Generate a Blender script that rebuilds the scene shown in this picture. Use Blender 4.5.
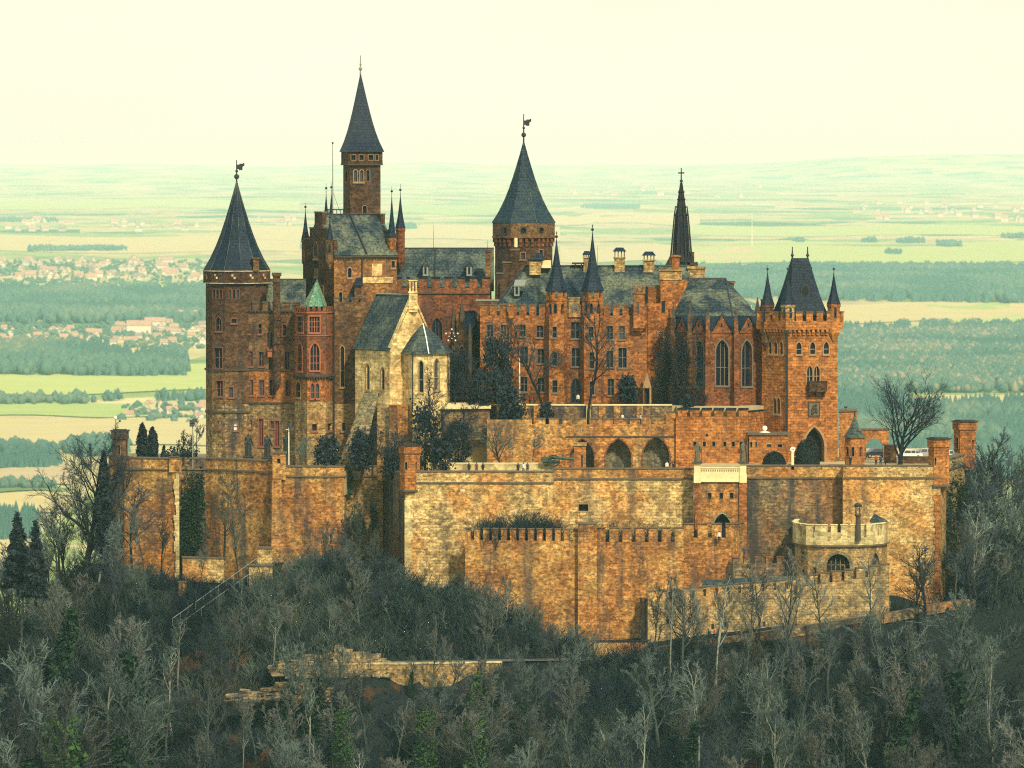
import bpy, math, random
import numpy as np
from mathutils import Vector, noise
R = math.radians
PI = math.pi
scene = bpy.context.scene
for o in list(bpy.data.objects): bpy.data.objects.remove(o)
col = scene.collection
random.seed(7)

# ------------------------------------------------------------------ camera, sky, sun, exposure
S, D0, ZC, H0 = 0.15, 1000.0, 46.4, 149.0      # metres per pixel at 1000 m, camera distance, camera height, horizon row
FPX = D0 / S
cam_d = bpy.data.cameras.new('camera'); cam = bpy.data.objects.new('camera', cam_d); col.objects.link(cam)
cam_d.sensor_width = 36; cam_d.lens = FPX / 1024 * 36
cam.location = (0, -D0, ZC)
cam.rotation_euler = (R(90) - math.atan((384 - H0) / FPX), 0, 0)
cam_d.clip_start = 1; cam_d.clip_end = 200000
scene.camera = cam
cam_d.dof.use_dof = True; cam_d.dof.focus_distance = 1010; cam_d.dof.aperture_fstop = 0.9      # long lens: the valley is a touch soft

SUN_AZ, SUN_EL = R(26), R(42)                 # right of and behind the camera
sdir = Vector((math.sin(SUN_AZ) * math.cos(SUN_EL), -math.cos(SUN_AZ) * math.cos(SUN_EL), math.sin(SUN_EL)))
sun_d = bpy.data.lights.new('sun', 'SUN'); sun = bpy.data.objects.new('sun', sun_d); col.objects.link(sun)
sun_d.energy = 4.3; sun_d.angle = R(4.0); sun_d.color = (1.0, 0.86, 0.58)
sun.rotation_euler = (-sdir).to_track_quat('-Z', 'Y').to_euler()
sun.location = (200, -300, 300)

world = bpy.data.worlds.new('World'); scene.world = world; world.use_nodes = True
wn = world.node_tree; wn.nodes.clear()
def wN(t): return wn.nodes.new(t)
sky = wN('ShaderNodeTexSky'); sky.sky_type = 'NISHITA'; sky.sun_disc = False
sky.sun_elevation = SUN_EL; sky.sun_rotation = math.atan2(sdir.x, sdir.y); sky.altitude = 800
sky.air_density = 1.0; sky.dust_density = 3.0; sky.ozone_density = 1.0
geo_w = wN('ShaderNodeTexCoord'); sep_w = wN('ShaderNodeSeparateXYZ'); wn.links.new(geo_w.outputs['Generated'], sep_w.inputs[0])
ramp_w = wN('ShaderNodeValToRGB')             # even cloud sheet: warm at the horizon, brighter and cooler overhead
ramp_w.color_ramp.elements[0].position = 0.0; ramp_w.color_ramp.elements[0].color = (1.08, 1.07, .82, 1)
ramp_w.color_ramp.elements[1].position = 0.6; ramp_w.color_ramp.elements[1].color = (.74, .86, .84, 1)
wn.links.new(sep_w.outputs['Z'], ramp_w.inputs[0])
cn_w = wN('ShaderNodeTexNoise'); cn_w.inputs['Scale'].default_value = 6; cn_w.inputs['Detail'].default_value = 4
mp_w = wN('ShaderNodeMapping'); mp_w.inputs['Scale'].default_value = (1, 1, 5); wn.links.new(geo_w.outputs['Generated'], mp_w.inputs[0]); wn.links.new(mp_w.outputs[0], cn_w.inputs['Vector'])
cr_w = wN('ShaderNodeMapRange'); cr_w.inputs['From Min'].default_value = .3; cr_w.inputs['From Max'].default_value = .7; cr_w.inputs['To Min'].default_value = 9.6; cr_w.inputs['To Max'].default_value = 10.7; wn.links.new(cn_w.outputs['Fac'], cr_w.inputs['Value'])
sc_w = wN('ShaderNodeVectorMath'); sc_w.operation = 'SCALE'; wn.links.new(ramp_w.outputs[0], sc_w.inputs[0]); wn.links.new(cr_w.outputs[0], sc_w.inputs['Scale'])
mix_w = wN('ShaderNodeMix'); mix_w.data_type = 'RGBA'; mix_w.inputs['Factor'].default_value = .88
wn.links.new(sky.outputs[0], mix_w.inputs['A']); wn.links.new(sc_w.outputs[0], mix_w.inputs['B'])
bg = wN('ShaderNodeBackground'); bg.inputs['Strength'].default_value = 0.085
wn.links.new(mix_w.outputs['Result'], bg.inputs['Color'])
wo = wN('ShaderNodeOutputWorld'); wn.links.new(bg.outputs[0], wo.inputs[0])
scene.view_settings.view_transform = 'Standard'; scene.view_settings.look = 'None'
scene.view_settings.exposure = 0.26; scene.view_settings.gamma = 1.0
HAZE_D, HAZE_C = 2.8e-5, (.52, 1.0, 1.0)
scene.cycles.use_denoising = False
scene.cycles.filter_width = 1.15
scene.cycles.sample_clamp_indirect = 3.0
scene.cycles.volume_bounces = 4
scene.cycles.max_bounces = 8; scene.cycles.diffuse_bounces = 3

# ------------------------------------------------------------------ geometry helpers
def X(px, y): return (px - 512) * S * (D0 + y) / D0
def Z(py, y): return ZC + (H0 - py) * S * (D0 + y) / D0
def P(px, y): return Vector((X(px, y), y))
def pts(*a): return [P(px, y) for px, y in a]

class MB:
    def __init__(s): s.v = []; s.f = []; s.m = []
    def add(s, vs, fs, m=0):
        b = len(s.v); s.v.extend([tuple(v) for v in vs])
        for f in fs: s.f.append(tuple(i + b for i in f)); s.m.append(m)
    def quad(s, a, b, c, d, m=0): s.add([a, b, c, d], [(0, 1, 2, 3)], m)
    def box(s, x0, x1, y0, y1, z0, z1, m=0):
        s.add([(x0, y0, z0), (x1, y0, z0), (x1, y1, z0), (x0, y1, z0), (x0, y0, z1), (x1, y0, z1), (x1, y1, z1), (x0, y1, z1)],
              [(0, 3, 2, 1), (4, 5, 6, 7), (0, 1, 5, 4), (1, 2, 6, 5), (2, 3, 7, 6), (3, 0, 4, 7)], m)
    def prism(s, poly, z0, z1, m=0, top=True, bottom=True, z1s=None):
        n = len(poly)
        vs = [(p[0], p[1], z0) for p in poly] + [(p[0], p[1], z1 if z1s is None else z1s[i]) for i, p in enumerate(poly)]
        fs = [(i, (i + 1) % n, n + (i + 1) % n, n + i) for i in range(n)]
        if top: fs.append(tuple(range(n, 2 * n)))
        if bottom: fs.append(tuple(reversed(range(n))))
        s.add(vs, fs, m)
    def seg(s, A, B, th, z0, z1, m=0, front=0.0, ext=0.0, z0b=None, z1b=None):
        """box along plan segment A->B, from 'front' proud of the line to th behind it"""
        A = Vector(A[:2]); B = Vector(B[:2]); t = (B - A).normalized(); n = Vector((t.y, -t.x))
        A = A - t * ext; B = B + t * ext
        q = [A + n * front, B + n * front, B - n * th, A - n * th]
        a0, b0 = z0, z0 if z0b is None else z0b
        a1, b1 = z1, z1 if z1b is None else z1b
        zz0 = [a0, b0, b0, a0]; zz1 = [a1, b1, b1, a1]
        s.add([(q[i].x, q[i].y, zz0[i]) for i in range(4)] + [(q[i].x, q[i].y, zz1[i]) for i in range(4)],
              [(0, 3, 2, 1), (4, 5, 6, 7), (0, 1, 5, 4), (1, 2, 6, 5), (2, 3, 7, 6), (3, 0, 4, 7)], m)
    def lathe(s, cx, cy, prof, n=8, rot=0.0, m=0, cap=False):
        b = []
        vs = []; fs = []
        for r, z in prof:
            for k in range(n):
                a = rot + 2 * PI * k / n
                vs.append((cx + r * math.cos(a), cy + r * math.sin(a), z))
        for j in range(len(prof) - 1):
            for k in range(n):
                k2 = (k + 1) % n
                fs.append((j * n + k, j * n + k2, (j + 1) * n + k2, (j + 1) * n + k))
        if cap:
            fs.append(tuple(range((len(prof) - 1) * n, len(prof) * n))); fs.append(tuple(reversed(range(n))))
        s.add(vs, fs, m)
    def tube(s, p0, p1, r0, r1, n=5, m=0):
        p0 = Vector(p0); p1 = Vector(p1); d = (p1 - p0)
        if d.length < 1e-6: return
        d.normalize(); a = d.orthogonal().normalized(); b = d.cross(a)
        vs = []
        for p, r in ((p0, r0), (p1, r1)):
            for k in range(n):
                t = 2 * PI * k / n
                vs.append(p + a * (r * math.cos(t)) + b * (r * math.sin(t)))
        fs = [(k, (k + 1) % n, n + (k + 1) % n, n + k) for k in range(n)]
        fs += [tuple(range(n, 2 * n)), tuple(reversed(range(n)))]
        s.add(vs, fs, m)
    def ball(s, c, r, m=0, n=8, k=5, sz=1.0):
        s.lathe(c[0], c[1], [(max(0.001, r * math.sin(PI * i / k)), c[2] - r * sz * math.cos(PI * i / k)) for i in range(k + 1)], n, 0, m)
    def mesh(s, name, mats, loc=(0, 0, 0), smooth=False):
        me = bpy.data.meshes.new(name)
        lx, ly, lz = loc
        me.from_pydata([(v[0] - lx, v[1] - ly, v[2] - lz) for v in s.v], [], s.f)
        for mt in mats: me.materials.append(mt)
        if len(mats) > 1: me.polygons.foreach_set('material_index', s.m)
        if smooth: me.polygons.foreach_set('use_smooth', [True] * len(s.f))
        me.update()
        return me

def obj(name, me, parent=None, loc=None):
    o = bpy.data.objects.new(name, me); col.objects.link(o)
    if parent: o.parent = parent
    if loc is not None: o.location = loc
    return o
def tag(o, label=None, cat=None, group=None, kind=None):
    if label: o['label'] = label
    if cat: o['category'] = cat
    if group: o['group'] = group
    if kind: o['kind'] = kind
    return o
def structure(name, me, mats=None):
    o = obj(name, me); o['kind'] = 'structure'; return o

class Bld:
    """a thing: an Empty at its base that parents its parts"""
    def __init__(s, name, label, cat, loc, group=None):
        s.loc = Vector(loc)
        s.root = obj(name, None, loc=s.loc); s.root.empty_display_size = 1
        tag(s.root, label, cat, group)
    def part(s, name, mb, mats, parent=None, smooth=False, label=None):
        if not mb.f: return None
        if not isinstance(mats, (list, tuple)): mats = [mats]
        o = obj(name, mb.mesh(name, mats, s.loc, smooth), parent or s.root)
        if label: o['label'] = label
        return o

def ccw(poly):
    a = sum(poly[i][0] * poly[(i + 1) % len(poly)][1] - poly[(i + 1) % len(poly)][0] * poly[i][1] for i in range(len(poly)))
    return poly if a > 0 else list(reversed(poly))
def ngon(c, r, n, rot=0.0):
    return [Vector((c[0] + r * math.cos(rot + 2 * PI * k / n), c[1] + r * math.sin(rot + 2 * PI * k / n))) for k in range(n)]
def offset(poly, d):
    out = []; n = len(poly)
    for i in range(n):
        a, b, c = Vector(poly[i - 1][:2]), Vector(poly[i][:2]), Vector(poly[(i + 1) % n][:2])
        t1 = (b - a).normalized(); t2 = (c - b).normalized()
        n1 = Vector((t1.y, -t1.x)); n2 = Vector((t2.y, -t2.x))
        k = n1 + n2; k = k / max(0.3, k.dot(n1)) if k.length > 1e-6 else n1
        out.append(b + k * d)
    return out

def outline(u0, u1, v0, v1, style, k=6):
    """closed outline of an opening, anticlockwise seen from outside"""
    w = u1 - u0
    if style == 'rect': return [(u0, v0), (u1, v0), (u1, v1), (u0, v1)]
    o = [(u0, v0), (u1, v0)]
    if style == 'pointed':
        h = min(w * 0.95, (v1 - v0) * 0.6); vs = v1 - h
        for i in range(k + 1):
            a = (PI / 3) * i / k; o.append((u0 + w * math.cos(a), vs + w * math.sin(a) * h / (w * 0.8660254)))
        for i in range(1, k + 1):
            a = PI - (PI / 3) * (k - i) / k; o.append((u1 + w * math.cos(a), vs + w * math.sin(a) * h / (w * 0.8660254)))
    else:
        h = min(w / 2, (v1 - v0) * 0.6); vs = v1 - h
        for i in range(2 * k + 1):
            a = PI * i / (2 * k); o.append((u0 + w / 2 + w / 2 * math.cos(a), vs + h * math.sin(a)))
    return o

class Facet:
    def __init__(s, A, B):
        s.A = Vector(A[:2]); s.B = Vector(B[:2]); s.L = (s.B - s.A).length; s.t = (s.B - s.A) / s.L; s.n = Vector((s.t.y, -s.t.x))
    def at(s, u, v, d=0.0):
        p = s.A + s.t * u + s.n * d; return (p.x, p.y, v)
    def u_of(s, px):
        k = (px - 512) * S / D0
        den = (s.B.x - s.A.x) - k * (s.B.y - s.A.y)
        if abs(den) < 1e-6: return None
        return (k * (D0 + s.A.y) - s.A.x) / den * s.L

def facet_wall(mb, F, z0, z1, holes, m, rev=0.35, mr=None):
    mr = m if mr is None else mr
    us = sorted(set([0.0, F.L] + [h[i] for h in holes for i in (0, 1)])); vs = sorted(set([z0, z1] + [h[i] for h in holes for i in (2, 3)]))
    us = [u for u in us if -1e-6 <= u <= F.L + 1e-6]; vs = [v for v in vs if z0 - 1e-6 <= v <= z1 + 1e-6]
    idx = {}
    vl = []
    for i, u in enumerate(us):
        for j, v in enumerate(vs): idx[i, j] = len(vl); vl.append(F.at(u, v))
    fs = []
    for i in range(len(us) - 1):
        for j in range(len(vs) - 1):
            cu = (us[i] + us[i + 1]) / 2; cv = (vs[j] + vs[j + 1]) / 2
            if any(h[0] < cu < h[1] and h[2] < cv < h[3] for h in holes): continue
            fs.append((idx[i, j], idx[i + 1, j], idx[i + 1, j + 1], idx[i, j + 1]))
    mb.add(vl, fs, m)
    for h in holes:
        u0, u1, v0, v1, st = h[:5]
        d = h[5] if len(h) > 5 and h[5] else rev
        ol = outline(u0, u1, v0, v1, st)
        n = len(ol)
        mb.add([F.at(u, v) for u, v in ol] + [F.at(u, v, -d) for u, v in ol],
               [(i, n + i, n + (i + 1) % n, (i + 1) % n) for i in range(n)], mr)
        if st != 'rect':
            arc = ol[2:]; top = max(range(len(arc)), key=lambda i: arc[i][1] - abs(arc[i][0] - (u0 + u1) / 2) * 1e-3)
            for sd, cu in ((arc[:top + 1], u1), (arc[top:], u0)):
                for i in range(len(sd) - 1):
                    mb.add([F.at(cu, v1), F.at(*sd[i]), F.at(*sd[i + 1])], [(0, 1, 2)], m)

def add_window(b, F, h, frame_m, glass_m, nv=1, nh=1, fw=0.16, sill=True, name='window', pane_d=None, bars=0.10):
    u0, u1, v0, v1, st = h[:5]
    d = (h[5] if len(h) > 5 and h[5] else 0.35) - 0.02 if pane_d is None else pane_d
    if glass_m is M['glass'] and (u1 - u0) < 1.3 and random.random() < .14: glass_m = M['glass_pale']
    w = MB(); ol = outline(u0, u1, v0, v1, st)
    w.add([F.at(u, v, -d) for u, v in ol], [tuple(range(len(ol)))])
    wo_ = b.part(name, w, glass_m)
    f = MB(); n = len(ol); cu = (u0 + u1) / 2; cv = (v0 + v1) / 2
    hw = (u1 - u0) / 2; hh = (v1 - v0) / 2
    if fw:
        sx = 1 + fw / hw; sy = 1 + fw / hh
        ou = [(cu + (u - cu) * sx, cv + (v - cv) * sy) for u, v in ol]
        fs = []
        vs = [F.at(u, v, .05) for u, v in ol] + [F.at(u, v, .05) for u, v in ou] + [F.at(u, v, -.04) for u, v in ou]
        for i in range(n):
            j = (i + 1) % n
            fs += [(i, j, n + j, n + i), (n + i, n + j, 2 * n + j, 2 * n + i)]
        f.add(vs, fs)
    br = bars / 2
    for i in range(nv):
        u = u0 + (u1 - u0) * (i + 1) / (nv + 1)
        tv = v1 - (0 if st == 'rect' else (0.10 + .35 * abs(2 * (i + 1) / (nv + 1) - 1)) * min(u1 - u0, v1 - v0))
        q = [F.at(u - br, v0, -d + .14), F.at(u + br, v0, -d + .14), F.at(u + br, v0, -d + .01), F.at(u - br, v0, -d + .01)]
        f.add(q + [(x, y, tv) for x, y, _ in q], [(0, 1, 5, 4), (1, 2, 6, 5), (3, 0, 4, 7), (4, 5, 6, 7)])
    for i in range(nh):
        v = v0 + (v1 - v0) * (i + 1) / (nh + 1) * (1.0 if st == 'rect' else .78)
        q = [F.at(u0 + .01, v, -d + .12), F.at(u1 - .01, v, -d + .12), F.at(u1 - .01, v, -d + .02), F.at(u0 + .01, v, -d + .02)]
        f.add([(x, y, v - br) for x, y, _ in q] + [(x, y, v + br) for x, y, _ in q], [(0, 1, 5, 4), (4, 5, 6, 7), (3, 2, 1, 0)])
    if sill:
        A = F.A + F.t * (u0 - .2); B = F.A + F.t * (u1 + .2)
        f.seg(A, B, .02, v0 - .3, v0 - .08, 0, front=.17)
    if f.f: b.part('frame', f, frame_m, wo_)
    return wo_

def walls(b, w, poly, yref, bands, wins=(), frame_m=None, glass_m=None, cap=True, rev=.35, capm=None, closed=True):
    """poly: plan outline; bands: (py_top, py_bottom, material index); wins: (px, py_top, py_bottom, w_px, style, nv, nh, opts)"""
    if closed: poly = ccw(poly)
    n = len(poly); fac = [Facet(poly[i], poly[(i + 1) % n]) for i in range(n if closed else n - 1)]
    assign = {}
    for wd in wins:
        best = None
        for i, F in enumerate(fac):
            if F.n.y > 0.05: continue
            u = F.u_of(wd[0])
            if u is None or not (0 <= u <= F.L): continue
            y = F.at(u, 0)[1]
            if best is None or y < best[0]: best = (y, i)
        if best is None: print('no facet for window', b.root.name, wd); continue
        assign.setdefault(best[1], []).append(wd)
    for i, F in enumerate(fac):
        for (pt, pb, m) in bands:
            z1, z0 = Z(pt, yref), Z(pb, yref); holes = []
            for wd in assign.get(i, []):
                a0 = Z(wd[2], yref); a1 = Z(wd[1], yref)
                if not (z0 <= (a0 + a1) / 2 < z1): continue
                a0 = max(a0, z0 + .02); a1 = min(a1, z1 - .02)
                ua = F.u_of(wd[0] - wd[3] / 2); ub = F.u_of(wd[0] + wd[3] / 2)
                ua = max(ua, .05); ub = min(ub, F.L - .05)
                op = wd[7] if len(wd) > 7 else {}
                h = (ua, ub, a0, a1, wd[4], op.get('rev'))
                holes.append(h)
                nv = wd[5] if len(wd) > 5 else 1; nh = wd[6] if len(wd) > 6 else 1
                if op.get('void'):
                    continue
                add_window(b, F, h, op.get('frame', frame_m), op.get('glass', glass_m), nv, nh, op.get('fw', .13), op.get('sill', True),
                           op.get('name', 'window'))
            facet_wall(w, F, z0, z1, holes, m, rev)
    if cap and closed:
        w.add([(p[0], p[1], Z(bands[0][0], yref)) for p in poly], [tuple(range(n))], bands[0][2] if capm is None else capm)

def course(w, poly, z0, z1, out, m, inn=-.02):
    po = offset(ccw(poly), out); pi_ = offset(ccw(poly), inn); n = len(po)
    vs = [(p.x, p.y, z0) for p in pi_] + [(p.x, p.y, z0) for p in po] + [(p.x, p.y, z1) for p in po] + [(p.x, p.y, z1) for p in pi_]
    fs = []
    for i in range(n):
        j = (i + 1) % n
        fs += [(i, j, n + j, n + i), (n + i, n + j, 2 * n + j, 2 * n + i), (2 * n + i, 2 * n + j, 3 * n + j, 3 * n + i)]
    w.add(vs, fs, m)

def crenel(w, A, B, z0, z1, mw, gap, th, m=0, capm=None, cap=.18, zs=0.0, first_gap=False, jit=0.0):
    """merlons standing on a wall from A to B; zs raises the B end"""
    A = Vector(A[:2]); B = Vector(B[:2]); L = (B - A).length; t = (B - A) / L
    n = max(1, round((L + gap) / (mw + gap))); k = (L + gap) / n; mw2 = k - gap
    for i in range(n):
        a = A + t * (i * k); c = A + t * (i * k + mw2)
        za = zs * (i * k + mw2 / 2) / L + random.uniform(-jit, jit)
        w.seg(a, c, th, z0 + min(za, 0) - .02, z1 + za, m, front=-.012)
        if capm is not None: w.seg(a, c, th + .1, z1 + za, z1 + za + cap, capm, front=.1, ext=.08)

def corbels(w, A, B, z0, z1, depth, step, m=0):
    A = Vector(A[:2]); B = Vector(B[:2]); L = (B - A).length; t = (B - A) / L; n = max(2, round(L / step))
    for i in range(n):
        c = A + t * ((i + .5) * L / n); h = step * .27
        w.seg(c - t * h, c + t * h, .05, z0 + (z1 - z0) * .5, z1, m, front=depth)
        w.seg(c - t * h, c + t * h, .05, z0, z0 + (z1 - z0) * .5, m, front=depth * .5)

def spire_prof(r, z0, z1, flare=.30, k=7):
    """flared pointed roof"""
    p = []
    for i in range(k + 1):
        t = i / k
        rr = r * ((1 - t) * (1 - flare) + flare * (1 - t) ** 4)
        p.append((max(rr, .03), z0 + (z1 - z0) * t))
    return p

def finial(b, x, y, z0, z1, m, ball=.28, vane=0):
    w = MB(); w.tube((x, y, z0 - .4), (x, y, z1), .15, .07, 5)
    w.ball((x, y, z0 + (z1 - z0) * .28), ball, sz=1.0); w.ball((x, y, z0 + (z1 - z0) * .52), ball * .55)
    o = b.part('finial', w, m)
    if vane:
        v = MB(); zz = z0 + (z1 - z0) * .70; h = vane * .8
        v.seg((x + .05, y), (x + h * .35, y), .04, zz - h * .30, zz + h * .30)
        v.seg((x + h * .35, y), (x + h * .8, y), .04, zz - h * .05, zz + h * .42); v.seg((x + h * .8, y), (x + h, y), .04, zz + h * .10, zz + h * .5)
        v.seg((x + h * .30, y + .01), (x + h * .75, y + .01), .05, zz - h * .42, zz - h * .04)
        b.part('weathervane', v, m, o)
    return o
# ------------------------------------------------------------------ materials
def newmat(name):
    m = bpy.data.materials.new(name); m.use_nodes = True; nt = m.node_tree
    return m, nt, nt.nodes['Principled BSDF']
def nn(nt, t, **kw):
    n = nt.nodes.new(t)
    for k, v in kw.items(): setattr(n, k, v)
    return n
def lk(nt, a, b): nt.links.new(a, b)
def mixc(nt, fac, a, b, mode='MIX'):
    n = nn(nt, 'ShaderNodeMix', data_type='RGBA', blend_type=mode)
    for s, v in (('Factor', fac), ('A', a), ('B', b)):
        if isinstance(v, (float, int)): n.inputs[s].default_value = v
        elif isinstance(v, tuple): n.inputs[s].default_value = (*v, 1)
        else: lk(nt, v, n.inputs[s])
    return n.outputs['Result']
def ramp(nt, src, a, b, ca=(0, 0, 0), cb=(1, 1, 1)):
    r = nn(nt, 'ShaderNodeValToRGB'); e = r.color_ramp.elements
    e[0].position = a; e[0].color = (*ca, 1); e[1].position = b; e[1].color = (*cb, 1); lk(nt, src, r.inputs[0]); return r.outputs[0]
def nois(nt, vec, scale, detail=4, rough=.6, dist=0.0):
    n = nn(nt, 'ShaderNodeTexNoise'); n.inputs['Scale'].default_value = scale; n.inputs['Detail'].default_value = detail
    n.inputs['Roughness'].default_value = rough; n.inputs['Distortion'].default_value = dist
    if vec is not None: lk(nt, vec, n.inputs['Vector'])
    return n.outputs['Fac']
def vscale(nt, vec, s):
    n = nn(nt, 'ShaderNodeVectorMath', operation='MULTIPLY'); lk(nt, vec, n.inputs[0]); n.inputs[1].default_value = s; return n.outputs[0]
def wallcoords(nt):
    g = nn(nt, 'ShaderNodeNewGeometry')
    c = nn(nt, 'ShaderNodeVectorMath', operation='CROSS_PRODUCT'); lk(nt, g.outputs['True Normal'], c.inputs[0]); c.inputs[1].default_value = (0, 0, 1)
    nm = nn(nt, 'ShaderNodeVectorMath', operation='NORMALIZE'); lk(nt, c.outputs[0], nm.inputs[0])
    d = nn(nt, 'ShaderNodeVectorMath', operation='DOT_PRODUCT'); lk(nt, nm.outputs[0], d.inputs[0]); lk(nt, g.outputs['Position'], d.inputs[1])
    sp = nn(nt, 'ShaderNodeSeparateXYZ'); lk(nt, g.outputs['Position'], sp.inputs[0])
    cb = nn(nt, 'ShaderNodeCombineXYZ'); lk(nt, d.outputs['Value'], cb.inputs[0]); lk(nt, sp.outputs['Z'], cb.inputs[1])
    return g.outputs['Position'], cb.outputs[0]

def masonry(name, c1, c2, c3, mortar, bw=.8, bh=.36, patch=(.47, .60), pscale=.11, dirt=(.03, .035, .045), damt=.55, dlo=.52, spk=(.45, 1.5), msize=.03, rough=.9, pmix=.75):
    m, nt, bs = newmat(name)
    pos, uv = wallcoords(nt)
    w = nn(nt, 'ShaderNodeVectorMath', operation='ADD'); lk(nt, uv, w.inputs[0])
    nz = nn(nt, 'ShaderNodeTexNoise'); nz.inputs['Scale'].default_value = .7; lk(nt, pos, nz.inputs['Vector'])
    lk(nt, vscale(nt, nz.outputs['Color'], (.35, .16, 0)), w.inputs[1])
    br = nn(nt, 'ShaderNodeTexBrick'); lk(nt, w.outputs[0], br.inputs['Vector'])
    br.inputs['Color1'].default_value = (*c1, 1); br.inputs['Color2'].default_value = (*c2, 1); br.inputs['Mortar'].default_value = (*mortar, 1)
    br.inputs['Scale'].default_value = 1; br.inputs['Mortar Size'].default_value = msize; br.inputs['Mortar Smooth'].default_value = .3
    br.inputs['Brick Width'].default_value = bw; br.inputs['Row Height'].default_value = bh; br.inputs['Bias'].default_value = -.1
    c = br.outputs['Color']
    c = mixc(nt, ramp(nt, nois(nt, pos, pscale, 5, .65), patch[0], patch[1]), c, mixc(nt, pmix, c, c3))
    # block to block tone, coursed
    sv = vscale(nt, pos, (1.0, 1.0, 1.7))
    c = mixc(nt, 1.0, c, ramp(nt, nois(nt, sv, 1.9, 3, .8), .34, .66, (spk[0],) * 3, (spk[1],) * 3), 'MULTIPLY')
    wn_ = nn(nt, 'ShaderNodeTexVoronoi'); wn_.inputs['Scale'].default_value = 1.0; lk(nt, vscale(nt, w.outputs[0], (1 / (bw * .62), 1 / (bh * 1.15), 1)), wn_.inputs['Vector'])
    wv_ = nn(nt, 'ShaderNodeSeparateColor'); lk(nt, wn_.outputs['Color'], wv_.inputs[0])
    c = mixc(nt, 1.0, c, ramp(nt, wv_.outputs[0], .05, .95, (.66, .65, .65), (1.32, 1.30, 1.27)), 'MULTIPLY')
    c = mixc(nt, 1.0, c, ramp(nt, nois(nt, sv, .25, 3, .6), .3, .7, (.72,) * 3, (1.25,) * 3), 'MULTIPLY')
    # run-off stains and dark growth
    st = nois(nt, vscale(nt, pos, (.5, .5, .07)), .9, 4, .65)
    mx = nn(nt, 'ShaderNodeMath', operation='MULTIPLY'); lk(nt, ramp(nt, st, dlo, dlo + .16), mx.inputs[0]); mx.inputs[1].default_value = damt
    c = mixc(nt, mx.outputs[0], c, dirt)
    lk(nt, c, bs.inputs['Base Color']); bs.inputs['Roughness'].default_value = rough; bs.inputs['Specular IOR Level'].default_value = .15
    bp = nn(nt, 'ShaderNodeBump'); bp.inputs['Strength'].default_value = .6; bp.inputs['Distance'].default_value = .12
    lk(nt, nois(nt, sv, 1.3, 3, .7), bp.inputs['Height']); lk(nt, bp.outputs[0], bs.inputs['Normal'])
    return m

def slate(name, c1, c2, moss, mlo=.45, mhi=.62, rough=.65, bw=.6, bh=.4, spec=.3):
    m, nt, bs = newmat(name); pos, uv = wallcoords(nt)
    br = nn(nt, 'ShaderNodeTexBrick'); lk(nt, uv, br.inputs['Vector'])
    br.inputs['Color1'].default_value = (*c1, 1); br.inputs['Color2'].default_value = (*c2, 1); br.inputs['Mortar'].default_value = (*[x * .45 for x in c1], 1)
    br.inputs['Scale'].default_value = 1; br.inputs['Mortar Size'].default_value = .03; br.inputs['Brick Width'].default_value = bw; br.inputs['Row Height'].default_value = bh
    c = br.outputs['Color']
    c = mixc(nt, ramp(nt, nois(nt, pos, .22, 5, .7), mlo, mhi), c, mixc(nt, .8, c, moss))
    c = mixc(nt, 1.0, c, ramp(nt, nois(nt, pos, 2.4, 3, .8), .34, .66, (.35,) * 3, (1.75,) * 3), 'MULTIPLY')
    lk(nt, c, bs.inputs['Base Color']); bs.inputs['Roughness'].default_value = rough; bs.inputs['Specular IOR Level'].default_value = spec
    bp = nn(nt, 'ShaderNodeBump'); bp.inputs['Strength'].default_value = .4; bp.inputs['Distance'].default_value = .06
    lk(nt, br.outputs['Fac'], bp.inputs['Height']); lk(nt, bp.outputs[0], bs.inputs['Normal'])
    return m

def plain(name, c, rough=.7, var=.35, scale=1.5, c2=None, metal=0.0, spec=.3, rnd=0.0, detail=4):
    m, nt, bs = newmat(name); g = nn(nt, 'ShaderNodeNewGeometry')
    n = nois(nt, g.outputs['Position'], scale, detail, .65)
    cc = mixc(nt, ramp(nt, n, .35, .65), c, c2 if c2 else tuple(min(1, x * (1 + var)) for x in c))
    if rnd:
        oi = nn(nt, 'ShaderNodeObjectInfo')
        cc = mixc(nt, 1.0, cc, ramp(nt, oi.outputs['Random'], 0, 1, (1 - rnd,) * 3, (1 + rnd,) * 3), 'MULTIPLY')
    lk(nt, cc, bs.inputs['Base Color']); bs.inputs['Roughness'].default_value = rough; bs.inputs['Metallic'].default_value = metal
    bs.inputs['Specular IOR Level'].default_value = spec
    return m

def toned(name, stops, rough=.9, attr='tone'):
    """colour by a per-piece number: which species or house colour a piece has"""
    m, nt, bs = newmat(name); a = nn(nt, 'ShaderNodeAttribute', attribute_name=attr)
    r = nn(nt, 'ShaderNodeValToRGB'); r.color_ramp.interpolation = 'LINEAR'
    e = r.color_ramp.elements
    while len(e) < len(stops): e.new(.5)
    for i, (p, c) in enumerate(stops): e[i].position = p; e[i].color = (*c, 1)
    lk(nt, a.outputs['Fac'], r.inputs[0]); lk(nt, r.outputs[0], bs.inputs['Base Color']); bs.inputs['Roughness'].default_value = rough
    bs.inputs['Specular IOR Level'].default_value = .1
    return m

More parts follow.
